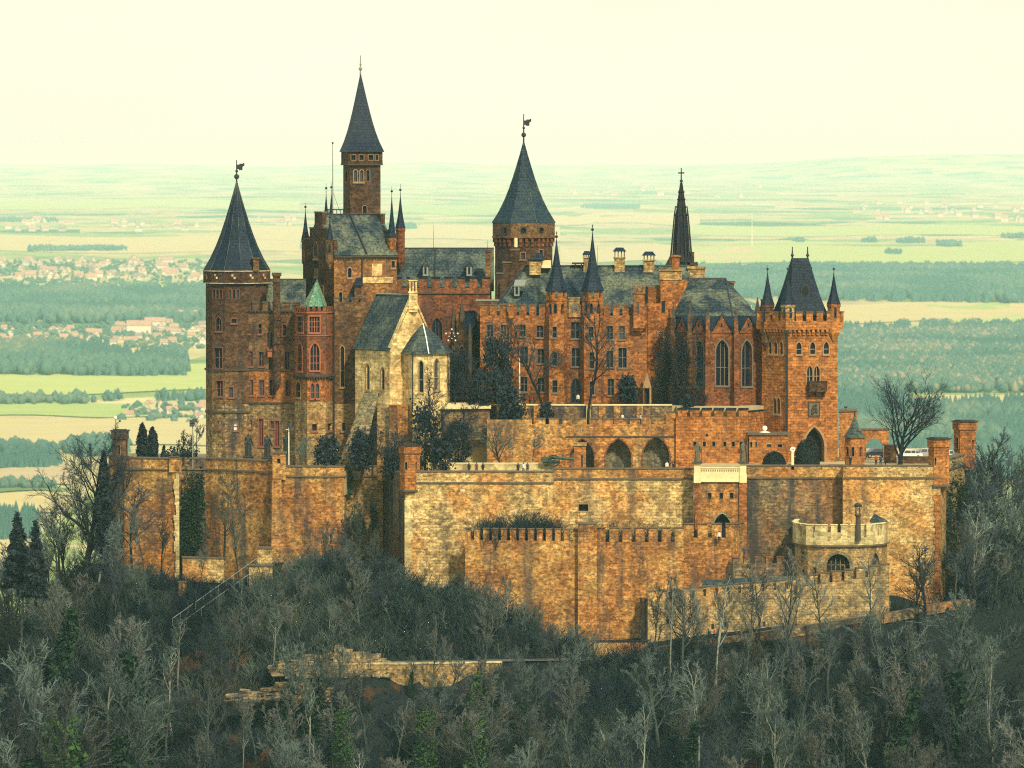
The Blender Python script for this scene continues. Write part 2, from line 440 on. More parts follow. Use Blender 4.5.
M = {}
M['brick_orange'] = masonry('brick_orange', (.33, .120, .032), (.18, .062, .021), (.36, .17, .050), (.19, .09, .035), damt=.5, pmix=.4)
M['brick_gate'] = masonry('brick_gate', (.42, .165, .044), (.28, .098, .028), (.46, .22, .068), (.17, .08, .03), damt=.3, bw=.9, bh=.42, msize=.04, pmix=.4, spk=(.6, 1.3))
M['brick_red'] = masonry('brick_red', (.20, .065, .026), (.13, .043, .018), (.24, .10, .040), (.12, .06, .03), damt=.5, pmix=.4)
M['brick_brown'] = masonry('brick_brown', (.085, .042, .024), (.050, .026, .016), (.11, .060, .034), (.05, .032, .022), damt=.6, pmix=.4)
M['brick_mottled'] = masonry('brick_mottled', (.13, .065, .032), (.075, .040, .022), (.19, .115, .050), (.07, .045, .028), damt=.55)
M['stone_chapel'] = masonry('stone_chapel', (.70, .55, .26), (.57, .43, .19), (.46, .30, .13), (.42, .33, .16), damt=.38, spk=(.62, 1.3), bw=1.1, bh=.5)
M['stone_yellow'] = masonry('stone_yellow', (.40, .28, .12), (.26, .17, .075), (.32, .17, .060), (.18, .125, .06), damt=.42)
M['stone_wall'] = masonry('stone_wall', (.60, .44, .185), (.34, .23, .095), (.46, .21, .055), (.24, .17, .08), bw=1.0, bh=.45, damt=.5, spk=(.4, 1.5))
M['stone_orange'] = masonry('stone_orange', (.42, .19, .052), (.25, .105, .032), (.48, .30, .10), (.21, .11, .045), bw=.9, bh=.4, damt=.72, dlo=.49, spk=(.38, 1.5))
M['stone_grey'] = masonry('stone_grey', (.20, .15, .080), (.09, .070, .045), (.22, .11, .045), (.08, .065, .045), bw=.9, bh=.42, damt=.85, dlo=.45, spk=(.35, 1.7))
M['stone_green'] = masonry('stone_green', (.27, .235, .13), (.16, .145, .085), (.22, .15, .07), (.13, .11, .065), bw=.9, bh=.42, damt=.45)
M['cream'] = plain('cream_limestone', (.72, .64, .37), .8, .2, 1.1, (.60, .51, .27))
M['trim_mid'] = plain('window_stone', (.17, .135, .10), .8, .2, .9, (.12, .10, .08))
M['gun_green'] = plain('dark_green_paint', (.025, .060, .040), .6, .3, 2)
M['cream_band'] = masonry('cream_band', (.58, .49, .25), (.50, .41, .20), (.44, .33, .15), (.38, .31, .15), bw=1.4, bh=.6, damt=.3, spk=(.75, 1.2))
M['trim'] = plain('pale_trim_stone', (.34, .22, .11), .8, .2, .9, (.24, .15, .075))
M['trim_red'] = plain('red_trim_stone', (.33, .11, .055), .8, .2, .9, (.25, .08, .04))
M['trim_dark'] = plain('dark_trim_stone', (.075, .055, .04), .85, .3, .9, (.05, .04, .035))
M['coping'] = plain('coping_stone', (.14, .105, .07), .85, .3, .9, (.085, .07, .055))
M['rock'] = masonry('broken_rock', (.36, .27, .14), (.20, .155, .085), (.16, .13, .07), (.08, .07, .05), bw=.55, bh=.5, damt=.85, dlo=.46, spk=(.3, 1.6))
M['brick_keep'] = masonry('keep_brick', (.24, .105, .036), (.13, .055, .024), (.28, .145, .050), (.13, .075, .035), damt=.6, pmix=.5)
M['stone_tower'] = masonry('mottled_tower_stone', (.38, .27, .115), (.15, .105, .055), (.17, .095, .042), (.10, .08, .05), bw=.75, bh=.4, damt=.85, dlo=.47, spk=(.35, 1.6))
M['trim_rose'] = plain('rose_window_stone', (.20, .085, .055), .8, .2, .9, (.15, .065, .045))
M['church_glass'] = plain('navy_church_glass', (.006, .009, .022), .5, .5, .6, spec=.08)
M['stone_tan'] = masonry('tan_stone', (.42, .31, .145), (.26, .185, .085), (.36, .20, .07), (.17, .13, .07), bw=.8, bh=.38, damt=.6)
M['niche'] = masonry('shadowed_niche_stone', (.13, .125, .09), (.075, .075, .06), (.17, .15, .09), (.05, .05, .04), damt=.7)  # niche backs: shade of the recess is put into this stone colour
M['lead'] = plain('lead_ridge', (.20, .21, .19), .55, .2, .8)
M['slate_navy'] = slate('slate_navy', (.004, .011, .029), (.007, .016, .036), (.011, .027, .040), .5, .7, .6, .5, .45, .2)
M['slate_teal'] = slate('slate_teal', (.010, .026, .046), (.015, .034, .052), (.035, .052, .045), .5, .7, .6, .5, .45, .2)
M['slate_moss'] = slate('slate_moss', (.013, .026, .040), (.028, .044, .057), (.115, .130, .088), .45, .60, .85, .6, .4, .15)
M['slate_green'] = slate('slate_green', (.020, .034, .048), (.036, .054, .062), (.085, .105, .080), .46, .62, .8, .6, .4, .15)
M['copper'] = slate('green_copper', (.055, .15, .095), (.075, .18, .115), (.22, .27, .16), .52, .66, .6, 1.2, 2.0)
M['iron'] = plain('dark_iron', (.020, .022, .028), .5, .3, 2.0)
M['spire_wood'] = plain('tarred_spire', (.009, .009, .013), .7, .5, 1.2)
M['glass'] = plain('dark_window_glass', (.008, .011, .020), .4, .5, .6, spec=.12)
M['glass_pale'] = plain('pale_window_glass', (.035, .04, .048), .25, .5, .4, spec=.4)  # a paler pane colour, for variety between windows
M['void'] = plain('opening_shade', (.010, .010, .012), .9, .2, 1)  # near-black sheets and blocks fill openings; their inner shade is painted
M['red_wood'] = plain('red_painted_wood', (.16, .022, .014), .6, .3, 1.5)
M['white'] = plain('white_paint', (.78, .76, .66), .5, .05, 1)
M['gravel'] = plain('pale_gravel', (.46, .38, .20), .95, .2, .8, (.36, .29, .15))
M['road'] = plain('road_asphalt', (.085, .082, .075), .9, .3, .9, (.12, .115, .10))
M['panel'] = plain('carved_relief', (.10, .095, .08), .8, .4, 3.0, (.17, .14, .09))
# ------------------------------------------------------------------ the castle
def base(px, y, py): return (X(px, y), y, Z(py, y))
def turret(b, px, y, rpx, py_eave, py_apex, py_bot, wall_m, roof_m, n=8, over=1.15, fin=6, slit=None, corb=True, flare=.3, name='corner_turret'):
    x = X(px, y); k = S * (D0 + y) / D0; r = rpx * k
    w = MB(); zb, ze = Z(py_bot, y), Z(py_eave, y)
    w.lathe(x, y, ([(r * .25, zb - r * 1.6), (r * .98, zb)] if corb else []) + [(r, zb), (r, ze)], n, PI / n, 0, True)
    w.lathe(x, y, [(r * 1.02, ze - .55), (r * 1.13, ze - .35), (r * 1.13, ze - .02)], n, PI / n, 0)
    o = b.part(name, w, wall_m)
    if slit:
        f = MB(); h0, h1 = Z(slit[1], y), Z(slit[0], y)
        for dx in slit[2]:
            xx = dx * k
            f.box(x + xx - .17, x + xx + .17, y - math.sqrt(max(.01, r * r - xx * xx)) - .03, y - math.sqrt(max(.01, r * r - xx * xx)) + .2, h0, h1)
        b.part('slit', f, M['glass'], o)
    rf = MB(); rf.lathe(x, y, [(r * over * .6, ze - .1), (r * over, ze)] + spire_prof(r * over, ze, Z(py_apex, y), flare), n, PI / n)
    ro = b.part('turret_roof', rf, roof_m, o)
    if fin:
        fm = MB(); za = Z(py_apex, y); fm.tube((x, y, za - .5), (x, y, za + fin * k), .07, .03, 4); fm.ball((x, y, za + fin * k * .35), .2)
        b.part('finial', fm, M['iron'], ro)
    return o
def slab(w, a, b_, c, d, th=.25, m=0):
    """roof slope a-b eave, c-d ridge (c above b)"""
    vs = [Vector(v) for v in (a, b_, c, d)]
    n = (vs[1] - vs[0]).cross(vs[3] - vs[0]).normalized() * th
    w.add([*vs, *[v - n for v in vs]], [(0, 1, 2, 3), (7, 6, 5, 4), (0, 4, 5, 1), (1, 5, 6, 2), (2, 6, 7, 3), (3, 7, 4, 0)], m)
def tri(w, a, b_, c, th=.25, m=0):
    vs = [Vector(v) for v in (a, b_, c)]; n = (vs[1] - vs[0]).cross(vs[2] - vs[0]).normalized() * th
    w.add([*vs, *[v - n for v in vs]], [(0, 1, 2), (5, 4, 3), (0, 3, 4, 1), (1, 4, 5, 2), (2, 5, 3, 0)], m)
def V(p, z): return Vector((p[0], p[1], z))
def pipe(b, px, y, pt, pb, r=.12, name='downpipe'):
    w = MB(); w.tube((X(px, y), y, Z(pb, y)), (X(px, y), y, Z(pt, y)), r, r, 6); w.box(X(px, y) - .25, X(px, y) + .25, y - .2, y + .25, Z(pt, y), Z(pt, y) + .5)
    return b.part(name, w, M['iron'])
VD = {'glass': M['void'], 'fw': .0, 'sill': False, 'name': 'opening'}
G, FR = M['glass'], M['trim']

# --- round tower at the left corner
y = 34; c = P(236.8, y); k = S * 1.034
b = Bld('round_tower', 'broad dark brick tower with steep navy cone roof at the left castle end', 'tower', (c.x, y, Z(462, y)))
poly = ngon(c, 31.3 * k, 12, R(-80)); w = MB()
wl = []
for px in (214.2, 217.6, 221.0, 230.3, 234.2, 238.2): wl.append((px, 288.5, 298, 2.4, 'round', 0, 0, {'sill': False, 'fw': .08}))
wl += [(218.6, 316, 330, 6, 'pointed', 1, 1), (218.3, 347, 367, 8, 'rect', 1, 1), (219.5, 380, 395, 6.5, 'rect', 1, 1), (231, 386, 396, 4, 'rect', 0, 0),
       (219, 420, 428, 3, 'rect', 0, 1, {'glass': M['white']}), (235.5, 421, 429, 4, 'rect', 0, 1, {'glass': M['white']}), (234, 318, 322, 5, 'rect', 0, 0), (250.5, 430, 437, 3, 'rect', 0, 0)]
walls(b, w, poly, y, [(280, 369, 0), (369, 403, 1), (403, 475, 2)], wl, M['trim_rose'], G)
b.part('wall', w, [M['brick_brown'], M['brick_mottled'], M['stone_tower']])
w = MB(); course(w, poly, Z(369.8, y), Z(367.8, y), .22, 0); course(w, poly, Z(412, y), Z(410.5, y), .18, 0); b.part('string_course', w, M['trim_dark'])
w = MB(); pb_ = offset(ccw(poly), .38); w.prism(pb_, Z(282.5, y), Z(270.5, y), 0); b.part('parapet_band', w, M['brick_brown'])
w = MB(); course(w, pb_, Z(271.0, y), Z(270.1, y), .10, 0); course(w, pb_, Z(283, y), Z(282.2, y), .08, 0)
for px in (206.8, 216, 233.6, 251.5, 264):
    for F in [Facet(pb_[i], pb_[(i + 1) % 12]) for i in range(12)]:
        u = F.u_of(px)
        if F.n.y < 0 and u is not None and 0 < u < F.L:
            for s in (-1, 1):
                a = u + s * .17; z0 = Z(276, y) - s * .2
                w.add([F.at(a - .16, z0 - .17, .06), F.at(a + .16, z0 - .17, .06), F.at(a + .16, z0 + .17, .06), F.at(a - .16, z0 + .17, .06)], [(0, 1, 2, 3)])
b.part('white_moulding', w, M['cream_band'])
pr = spire_prof(33.8 * k, Z(270.3, y), Z(181, y), .24)
w = MB(); w.lathe(c.x, y, [(29 * k, Z(270.6, y))] + pr, 12, R(-80)); rf = b.part('roof', w, M['slate_navy'])
w = MB()
for i in range(12):
    a = R(-80) + 2 * PI * i / 12
    for (r0, z0), (r1, z1) in zip(pr[:-1], pr[1:]):
        w.tube((c.x + r0 * math.cos(a), y + r0 * math.sin(a), z0), (c.x + r1 * math.cos(a), y + r1 * math.sin(a), z1), .07, .06, 4)
b.part('ridge_cap', w, M['slate_green'], rf)
finial(b, c.x, y, Z(183, y), Z(160, y), M['iron'], .42, 1.5)
w = MB(); xx = X(256, y - 4.2); w.box(xx - .45, xx + .45, y - 4.6, y - 3.4, Z(270, y), Z(258.5, y)); w.box(xx - .58, xx + .58, y - 4.73, y - 3.27, Z(258.5, y), Z(257, y)); b.part('chimney', w, M['brick_mottled'])

# --- palace wing beside it
y = 29; b = Bld('palace_wing', 'four storey brown brick wing with crenellated top beside the round tower', 'castle wing', base(270, 29, 462))
A, B2 = P(242, 30), P(299, 28); poly = [A, B2, P(299, 44), P(242, 44)]; w = MB()
o1 = {'frame': M['trim']}
wl = [(249, 324, 333.5, 3.2, 'rect', 0, 1), (260, 324, 333.5, 3.2, 'rect', 0, 1), (284.5, 324.5, 335, 3.4, 'rect', 0, 1), (268.3, 332, 347, 2.4, 'pointed', 0, 0, {'fw': .1}), (271.6, 332, 347, 2.4, 'pointed', 0, 0, {'fw': .1}),
      (250.3, 351.5, 366, 4.6, 'rect', 1, 1), (261.3, 352, 366, 4.6, 'rect', 1, 1), (270.8, 357, 370, 4, 'rect', 1, 1), (287, 352, 369, 4.4, 'rect', 1, 1),
      (250.3, 380, 395, 5, 'rect', 1, 1), (261.6, 380, 395, 5, 'rect', 1, 1), (272.3, 380, 395, 5, 'rect', 1, 1), (287.8, 380, 396, 4.6, 'round', 1, 1),
      (250, 420, 428, 3.4, 'rect', 0, 0), (272, 421, 428, 3.4, 'rect', 0, 0), (296, 424, 428, 2.6, 'rect', 0, 0),
      (260.8, 419, 446, 4.2, 'rect', 1, 2, {'glass': M['red_wood'], 'name': 'door'}), (277, 421, 446, 4.0, 'rect', 1, 2, {'glass': M['red_wood'], 'name': 'door'})]
wl = [x if len(x) > 7 else x + ({'fw': .10},) for x in wl]
walls(b, w, poly, y, [(311, 369.5, 0), (369.5, 403, 1), (403, 475, 2)], wl, M['trim_rose'], G)
crenel(w, A, B2, Z(311, y), Z(302.5, y), .95, .62, .6, 0, 3, .15)
b.part('wall', w, [M['brick_mottled'], M['brick_orange'], M['stone_tower'], M['coping']])
w = MB(); w.seg(A, B2, .03, Z(370.5, y), Z(368.8, y), 0, front=.16); w.seg(A, B2, .03, Z(403.6, y), Z(402.2, y), 0, front=.2); b.part('string_course', w, M['trim_dark']); w = MB(); corbels(w, A, B2, Z(313.5, y), Z(311, y), .25, .6); w.seg(A, B2, .03, Z(311.3, y), Z(310.6, y), 0, front=.28); b.part('corbel_cornice', w, M['trim_dark'])
w = MB(); slab(w, (X(256, 31), 31, Z(313, 31)), (X(306, 31), 31, Z(313, 31)), (X(306, 37), 37, Z(279.5, 37)), (X(267, 37), 37, Z(279.5, 37)))
tri(w, (X(256, 43), 43, Z(313, 31)), (X(256, 31), 31, Z(313, 31)), (X(267, 37), 37, Z(279.5, 37))); slab(w, (X(306, 43), 43, Z(313, 31)), (X(256, 43), 43, Z(313, 31)), (X(267, 37), 37, Z(279.5, 37)), (X(306, 37), 37, Z(279.5, 37)))
rf = b.part('roof', w, M['slate_moss'])
w = MB(); w.tube((X(266, 37), 37, Z(279.3, 37)), (X(306, 37), 37, Z(279.3, 37)), .13, .13, 5); b.part('ridge_cap', w, M['iron'], rf)
w = MB(); xx = X(276.5, 27.6); w.lathe(xx, 27.8, [(.12, Z(391, y)), (.62, Z(384, y)), (.62, Z(302, y))], 8, .2, 0); w.box(xx - .55, xx + .55, 27.4, 28.6, Z(302, y), Z(276, y)); w.box(xx - .72, xx + .72, 27.2, 28.8, Z(276, y), Z(272.5, y)); w.box(xx - .68, xx + .68, 27.25, 28.75, Z(282, y), Z(280.6, y))
w.lathe(xx, 27.8, [(.75, Z(320, y)), (.75, Z(318.6, y))], 8, .2, 0, True); w.lathe(xx, 27.8, [(.75, Z(344, y)), (.75, Z(342.6, y))], 8, .2, 0, True); b.part('chimney', w, M['brick_brown'])
w = MB(); w.box(X(267.5, 28), X(274, 28), 28, 29.2, Z(357, y), Z(350, y)); w.box(X(267, 28), X(274.5, 28), 27.8, 29, Z(350.2, y), Z(349.2, y)); b.part('oriel_balcony', w, M['trim_red'])

# --- bay turret with green copper roof
y = 22; b = Bld('bay_turret', 'red framed bay turret under a small green copper pyramid roof', 'turret', base(314, 24, 462))
poly = [*pts((294.5, 25), (307, 21.2), (326, 21.6), (333, 26)), P(333, 34), P(294.5, 34)]; w = MB()
rd = {'frame': M['trim_red'], 'fw': .22}
wl = [(300.3, 316.5, 332, 5.4, 'rect', 1, 2, rd), (314.5, 316.5, 332, 10, 'rect', 3, 2, rd), (299.8, 343, 371, 4.6, 'pointed', 1, 2, rd), (314.8, 343, 370, 9, 'pointed', 2, 2, rd),
      (298.3, 382.5, 397.5, 4.2, 'round', 0, 1, {'frame': M['trim']}), (312.4, 383, 398, 3.7, 'pointed', 0, 1, {'fw': .1}), (317.2, 383, 398, 3.7, 'pointed', 0, 1, {'fw': .1}),
      (314.3, 424, 430.5, 4.6, 'rect', 0, 0, {'fw': .05}), (329.5, 424, 431, 4.6, 'rect', 0, 0, {'fw': .05})]
walls(b, w, poly, y, [(311, 376, 0), (376, 402, 1), (402, 478, 2)], wl, M['trim_red'], G)
for i in range(3): crenel(w, poly[i], poly[i + 1], Z(311, y), Z(306.5, y), .45, .35, .35, 0)
b.part('wall', w, [M['brick_red'], M['brick_orange'], M['stone_yellow']])
w = MB(); course(w, poly, Z(313.2, y), Z(312, y), .16, 0); course(w, poly, Z(336, y), Z(334.8, y), .1, 0); b.part('string_course', w, M['trim_red'])
w = MB(); course(w, poly, Z(376.5, y), Z(374.2, y), .45, 0); 
for i in range(3): corbels(w, poly[i], poly[i + 1], Z(379.5, y), Z(376.5, y), .38, .42)
b.part('corbel_cornice', w, M['trim_dark'])
w = MB(); pe = offset(ccw(pts((302.5, 25.6), (308.5, 22.6), (322.5, 22.8), (327, 26.5), (324, 31), (303, 31))), .05); ap = (X(317, 26), 26, Z(278.5, 26)); mid = [(p * .53 + Vector(ap[:2]) * .47) for p in pe]; n = 6
w.add([(p.x, p.y, Z(306.5, y)) for p in pe] + [(p.x, p.y, Z(294, y)) for p in mid] + [ap], [(i, (i + 1) % n, n + (i + 1) % n, n + i) for i in range(n)] + [(n + i, n + (i + 1) % n, 2 * n) for i in range(n)]); b.part('roof', w, M['copper'])
finial(b, ap[0], 26, ap[2] - .1, Z(270, 26), M['iron'], .16)
pipe(b, 333.8, 25.4, 312, 470)

# --- keep (high block with pinnacled corners)
y = 31; b = Bld('keep_block', 'high brick block with stepped gable and slim navy pinnacles at its corners', 'castle block', base(365, 38, 462))
C0, CR, CL = P(334, 31), P(397, 36), P(303, 41); CB = CL + (CR - C0); poly = [C0, CR, CB, CL]; w = MB()
wl = [(349.6, 268, 277.5, 3.6, 'round', 0, 0), (340.5, 292, 303, 3, 'round', 0, 0), (393, 261.5, 268, 3.4, 'rect', 0, 0), (316, 242.5, 259, 4.2, 'pointed', 0, 0), (316.5, 270, 277, 3, 'rect', 0, 0), (322, 286, 296, 3.2, 'round', 0, 0)]
FL = Facet(CL, C0); FB = Facet(CR, CB)
walls(b, w, poly, y, [(256, 478, 0)], [x for x in wl if x[0] > 334], FR, G, cap=False)
w.m = [0] * len(w.m)
# own wall for the gable side: its shade is put into darker brick
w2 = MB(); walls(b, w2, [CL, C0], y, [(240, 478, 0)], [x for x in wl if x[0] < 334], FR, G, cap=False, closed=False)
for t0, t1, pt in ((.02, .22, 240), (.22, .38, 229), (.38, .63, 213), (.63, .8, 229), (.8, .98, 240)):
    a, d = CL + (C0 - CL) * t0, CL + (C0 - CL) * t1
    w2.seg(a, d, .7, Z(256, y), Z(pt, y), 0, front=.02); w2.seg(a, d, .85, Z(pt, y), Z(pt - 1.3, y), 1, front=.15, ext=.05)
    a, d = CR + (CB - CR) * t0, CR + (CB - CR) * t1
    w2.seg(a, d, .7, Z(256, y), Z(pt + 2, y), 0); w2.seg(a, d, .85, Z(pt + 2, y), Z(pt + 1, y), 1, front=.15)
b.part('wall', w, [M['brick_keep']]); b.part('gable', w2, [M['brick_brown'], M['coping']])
w = MB(); zr, ze = Z(215, 36), Z(255.5, y); mL = (CL + C0) / 2; mR = (CR + CB) / 2; off = (C0 - CL).normalized() * .45
slab(w, V(C0 + off, ze), V(CR + off, ze), V(mR, zr), V(mL, zr)); slab(w, V(CB - off, ze), V(CL - off, ze), V(mL, zr), V(mR, zr))
rf = b.part('roof', w, M['slate_moss'])
w = MB(); f_ = (C0 * .5 + CR * .5) + off; w.tube(V(f_, ze + .3), V((mL * .5 + mR * .5), zr + .2), .14, .14, 5); w.tube(V(mL, zr + .1), V(mR, zr + .1), .14, .14, 5); b.part('ridge_cap', w, M['iron'], rf)
w = MB(); w.seg(C0, CR, .02, Z(257.5, y), Z(255.8, y), 0, front=.35); corbels(w, C0, CR, Z(260, y), Z(257.5, y), .22, .5); b.part('cornice', w, M['trim_dark'])
w = MB(); q0 = C0 + (CR - C0) * .60; q1 = C0 + (CR - C0) * .76; w.seg(q0, q1, .02, Z(276, y), Z(264, y), 0, front=.08)
w.seg(C0 + (CR - C0) * .45, C0 + (CR - C0) * .93, .02, Z(283.5, y), Z(277.5, y), 0, front=.14); b.part('rendered_panel', w, M['stone_chapel'])
nv_ = M['slate_navy']
turret(b, 305.5, 41, 4.0, 239, 209, 262, M['brick_brown'], nv_, fin=6); turret(b, 329.8, 31.6, 4.3, 240, 219, 262, M['brick_mottled'], nv_, slit=(244, 252, (0,)))
turret(b, 391.8, 36.4, 4.5, 238, 194, 256, M['brick_orange'], nv_, fin=8); turret(b, 400.4, 41, 4.8, 228, 193, 262, M['brick_red'], nv_, fin=9)
turret(b, 326.2, 49, 2.6, 217, 191, 222, M['brick_brown'], nv_, fin=8); turret(b, 331.4, 50, 2.6, 217, 190, 222, M['brick_brown'], nv_, fin=8)
pipe(b, 362, 33.1, 258, 285)
w = MB(); w.box(X(328, 46), X(344, 46), 45, 50, Z(218, 46), Z(214, 46)); 
for px in (329, 333, 337, 341, 343.5): w.box(X(px, 46) - .06, X(px, 46) + .06, 45, 45.15, Z(214, 46), Z(209.5, 46))
w.box(X(328, 46), X(344, 46), 45, 45.15, Z(210, 46), Z(209, 46)); b.part('platform', w, M['iron'])
fb = Bld('flagpole', 'tall bare pale mast on the platform left of the highest tower', 'flagpole', base(332.8, 47, 214)); w = MB(); w.tube(base(332.8, 47, 214), base(332.8, 47, 144), .11, .06, 6); fb.part('mast', w, M['lead']); w = MB(); w.ball(base(332.8, 47, 143), .16); fb.part('knob', w, M['iron'])
w = MB(); w.tube(base(340, 47, 212), base(333, 47, 192), .03, .03, 3); fb.part('stay_cable', w, M['iron'])

# --- lower front block of the keep
y = 26; b = Bld('front_annex', 'shaded brick annex with one tall lancet window between bay turret and stone chapel', 'castle block', base(352, 26, 462))
A, B2 = P(333.8, 27), P(376, 27); w = MB()
walls(b, w, [A, B2, P(376, 33), P(333.8, 31)], y, [(302.5, 404, 0), (404, 478, 1)], [(342.3, 346, 387, 3.6, 'pointed', 0, 1), (343.5, 423, 431, 3, 'rect', 0, 0)], FR, G)
crenel(w, A, P(366, 27), Z(302.5, y), Z(298.5, y), .75, .5, .5, 0, 2, .12); b.part('wall', w, [M['brick_mottled'], M['stone_yellow'], M['coping']])
w = MB(); slab(w, (X(345, 27.6), 27.6, Z(303, y)), (X(355, 27.6), 27.6, Z(303, y)), (X(361, 31), 31, Z(279, y)), (X(359, 31), 31, Z(279, y))); w.prism([P(354.5, 27.8), P(361.5, 27.8), P(361.5, 33), P(354.5, 33)], Z(303, y), Z(284, y), 1)
slab(w, (X(354, 27.5), 27.5, Z(285, y)), (X(363, 27.5), 27.5, Z(285, y)), (X(362.5, 32), 32, Z(278.5, y)), (X(356, 32), 32, Z(278.5, y))); b.part('stair_roof', w, [M['slate_navy'], M['brick_mottled']])

# --- tallest tower
y = 50; b = Bld('tallest_tower', 'tallest slender brick tower with narrow navy spire above the keep roof', 'tower', base(362, 50, 260))
poly = pts((343.3, 51), (350, 46), (380.6, 46.6), (380.6, 56), (345, 58)); w = MB()
sm = {'sill': False, 'fw': .08}
walls(b, w, poly, 47, [(165, 262, 0)], [(355.6, 170, 181.5, 3.4, 'round', 0, 0, {'fw': .12, 'glass': M['glass_pale']}), (361.8, 170, 181.5, 3.4, 'round', 0, 0, {'fw': .12, 'glass': M['glass_pale']}), (368, 170, 181.5, 3.4, 'round', 0, 0, sm), (364.8, 205.5, 214, 4, 'round', 0, 0, sm), (346.8, 170, 182, 2.2, 'round', 0, 0, sm)], M['trim'], G)
b.part('wall', w, M['brick_brown'])
w = MB(); po = offset(ccw(poly), .32); walls(b, w, po, 47, [(151.5, 164, 0)], [(353.5, 155, 160, 4.5, 'rect', 0, 0, sm), (361.6, 155, 160, 4.5, 'rect', 0, 0, sm), (371, 155, 160, 5, 'rect', 0, 0, sm), (377, 155, 160, 3, 'rect', 0, 0, sm)], M['trim'], G); w.add([(p.x, p.y, Z(164, 47)) for p in po], [tuple(range(len(po)))])
for i in range(len(po)):
    A, B2 = poly[i], poly[(i + 1) % len(poly)]
b.part('parapet', w, M['brick_brown']); w = MB(); course(w, po, Z(165.2, 47), Z(163.6, 47), .08, 0); b.part('string_course', w, M['trim_dark'])
cx = sum(p.x for p in poly) / 5; cy = sum(p.y for p in poly) / 5; pe = offset(ccw(poly), .62); w = MB(); n = 5
cx = X(360.6, 51); ring = []; tot = 8
for i in range(tot + 1):
    t = i / tot; s = (1 - t) * .78 + .22 * (1 - t) ** 5; ring.append([(cx + (p.x - cx) * s, cy + (p.y - cy) * s, Z(152 - 80 * t, 47)) for p in pe])
vs = [v for r_ in ring for v in r_]; fs = [(j * n + i, j * n + (i + 1) % n, (j + 1) * n + (i + 1) % n, (j + 1) * n + i) for j in range(tot) for i in range(n)]; fs.append((4, 3, 2, 1, 0))
w.add(vs, fs); b.part('roof', w, M['slate_navy'])
w = MB(); w.box(cx - .35, cx + .35, 47.5, 50, Z(144, 47), Z(139, 47)); tri(w, (cx - .5, 47.35, Z(139, 47)), (cx + .5, 47.35, Z(139, 47)), (cx, 48.4, Z(136, 47)), .1); b.part('dormer', w, M['slate_navy'])
finial(b, cx, cy, Z(74, y), Z(55.5, y), M['lead'], .3)

# --- middle wing
y = 37; b = Bld('middle_wing', 'long reddish brick wing with slate roof and capped merlons behind the stone chapel', 'castle wing', base(445, 37, 410))
A, B2 = P(394, 37.5), P(490, 37); w = MB()
walls(b, w, [A, B2, P(490, 55), P(394, 55)], y, [(288, 415, 0)], [(437, 318, 348, 10, 'pointed', 2, 1), (412, 320, 345, 7, 'pointed', 1, 1)], M['trim_dark'], G)
crenel(w, A, B2, Z(288, y), Z(278.5, y), 1.15, .75, .6, 0, 1, .28); b.part('wall', w, [M['brick_red'], M['slate_navy']])
w = MB(); w.seg(A, B2, .03, Z(294, y), Z(292.8, y), 0, front=.2); b.part('string_course', w, M['trim_dark'])
w = MB(); z0, z1 = Z(290, 39), Z(248.3, 46); slab(w, (X(396, 39), 39, z0), (X(494, 39), 39, z0), (X(494, 46), 46, z1), (X(396, 46), 46, z1)); slab(w, (X(494, 53), 53, z0), (X(396, 53), 53, z0), (X(396, 46), 46, z1), (X(494, 46), 46, z1)); rf = b.part('roof', w, M['slate_green'])
w = MB(); w.tube((X(396, 46), 46, z1 + .05), (X(494, 46), 46, z1 + .05), .12, .12, 4); w.tube((X(435, 41), 41, Z(276, 41)), (X(435.5, 46), 46, z1 + .1), .12, .12, 4); b.part('ridge_cap', w, M['iron'], rf)
for px in (425.5, 469.2):
    d = MB(); yy = 39.6; xx = X(px, yy); d.box(xx - .42, xx + .42, yy, yy + 3, Z(276, yy), Z(266, yy), 0); d.box(xx - .16, xx + .16, yy - .03, yy, Z(274, yy), Z(267, yy), 1)
    a = (xx, yy - .15, Z(259, yy)); bk = (xx, yy + 4, Z(259, yy))
    d.add([(xx - .62, yy - .15, Z(266, yy)), (xx + .62, yy - .15, Z(266, yy)), a, (xx - .62, yy + 4, Z(266, yy)), (xx + .62, yy + 4, Z(266, yy)), bk], [(0, 1, 2), (0, 2, 5, 3), (2, 1, 4, 5)], 2); d.tube(a, (a[0], a[1], a[2] + 1.2), .06, .03, 4, 2)
    b.part('dormer', d, [M['lead'], M['glass'], M['slate_green']])
w = MB(); w.box(X(485.5, 38), X(491.5, 38), 38, 39.5, Z(300, 38), Z(252, 38)); w.box(X(484.7, 38), X(492.3, 38), 37.8, 39.7, Z(252, 38), Z(250, 38)); b.part('chimney', w, M['brick_mottled'])
for px, pt in ((433.5, 225), (487.6, 240)):
    w = MB(); w.tube((X(px, 46), 46, z1), (X(px, 46), 46, Z(pt, 46)), .05, .02, 4); b.part('lightning_rod', w, M['iron'])
w = MB()
for px0, px1, pt in ((497, 503, 274), (503, 511, 263), (511, 519, 250.5), (519, 526, 261)):
    w.seg(P(px0, 35), P(px1, 35), 3.2, Z(415, 35), Z(pt, 35), 0); w.seg(P(px0, 35), P(px1, 35), 3.4, Z(pt, 35), Z(pt - 1.4, 35), 1, front=.15, ext=.1)
w.box(X(514.5, 35), X(517.5, 35), 35, 36, Z(247, 35), Z(238, 35), 2); w.seg(P(500, 34.2), P(509, 34.2), .8, Z(300, 35), Z(282, 35), 0)
b.part('stepped_gable', w, [M['brick_brown'], M['coping'], M['cream']])
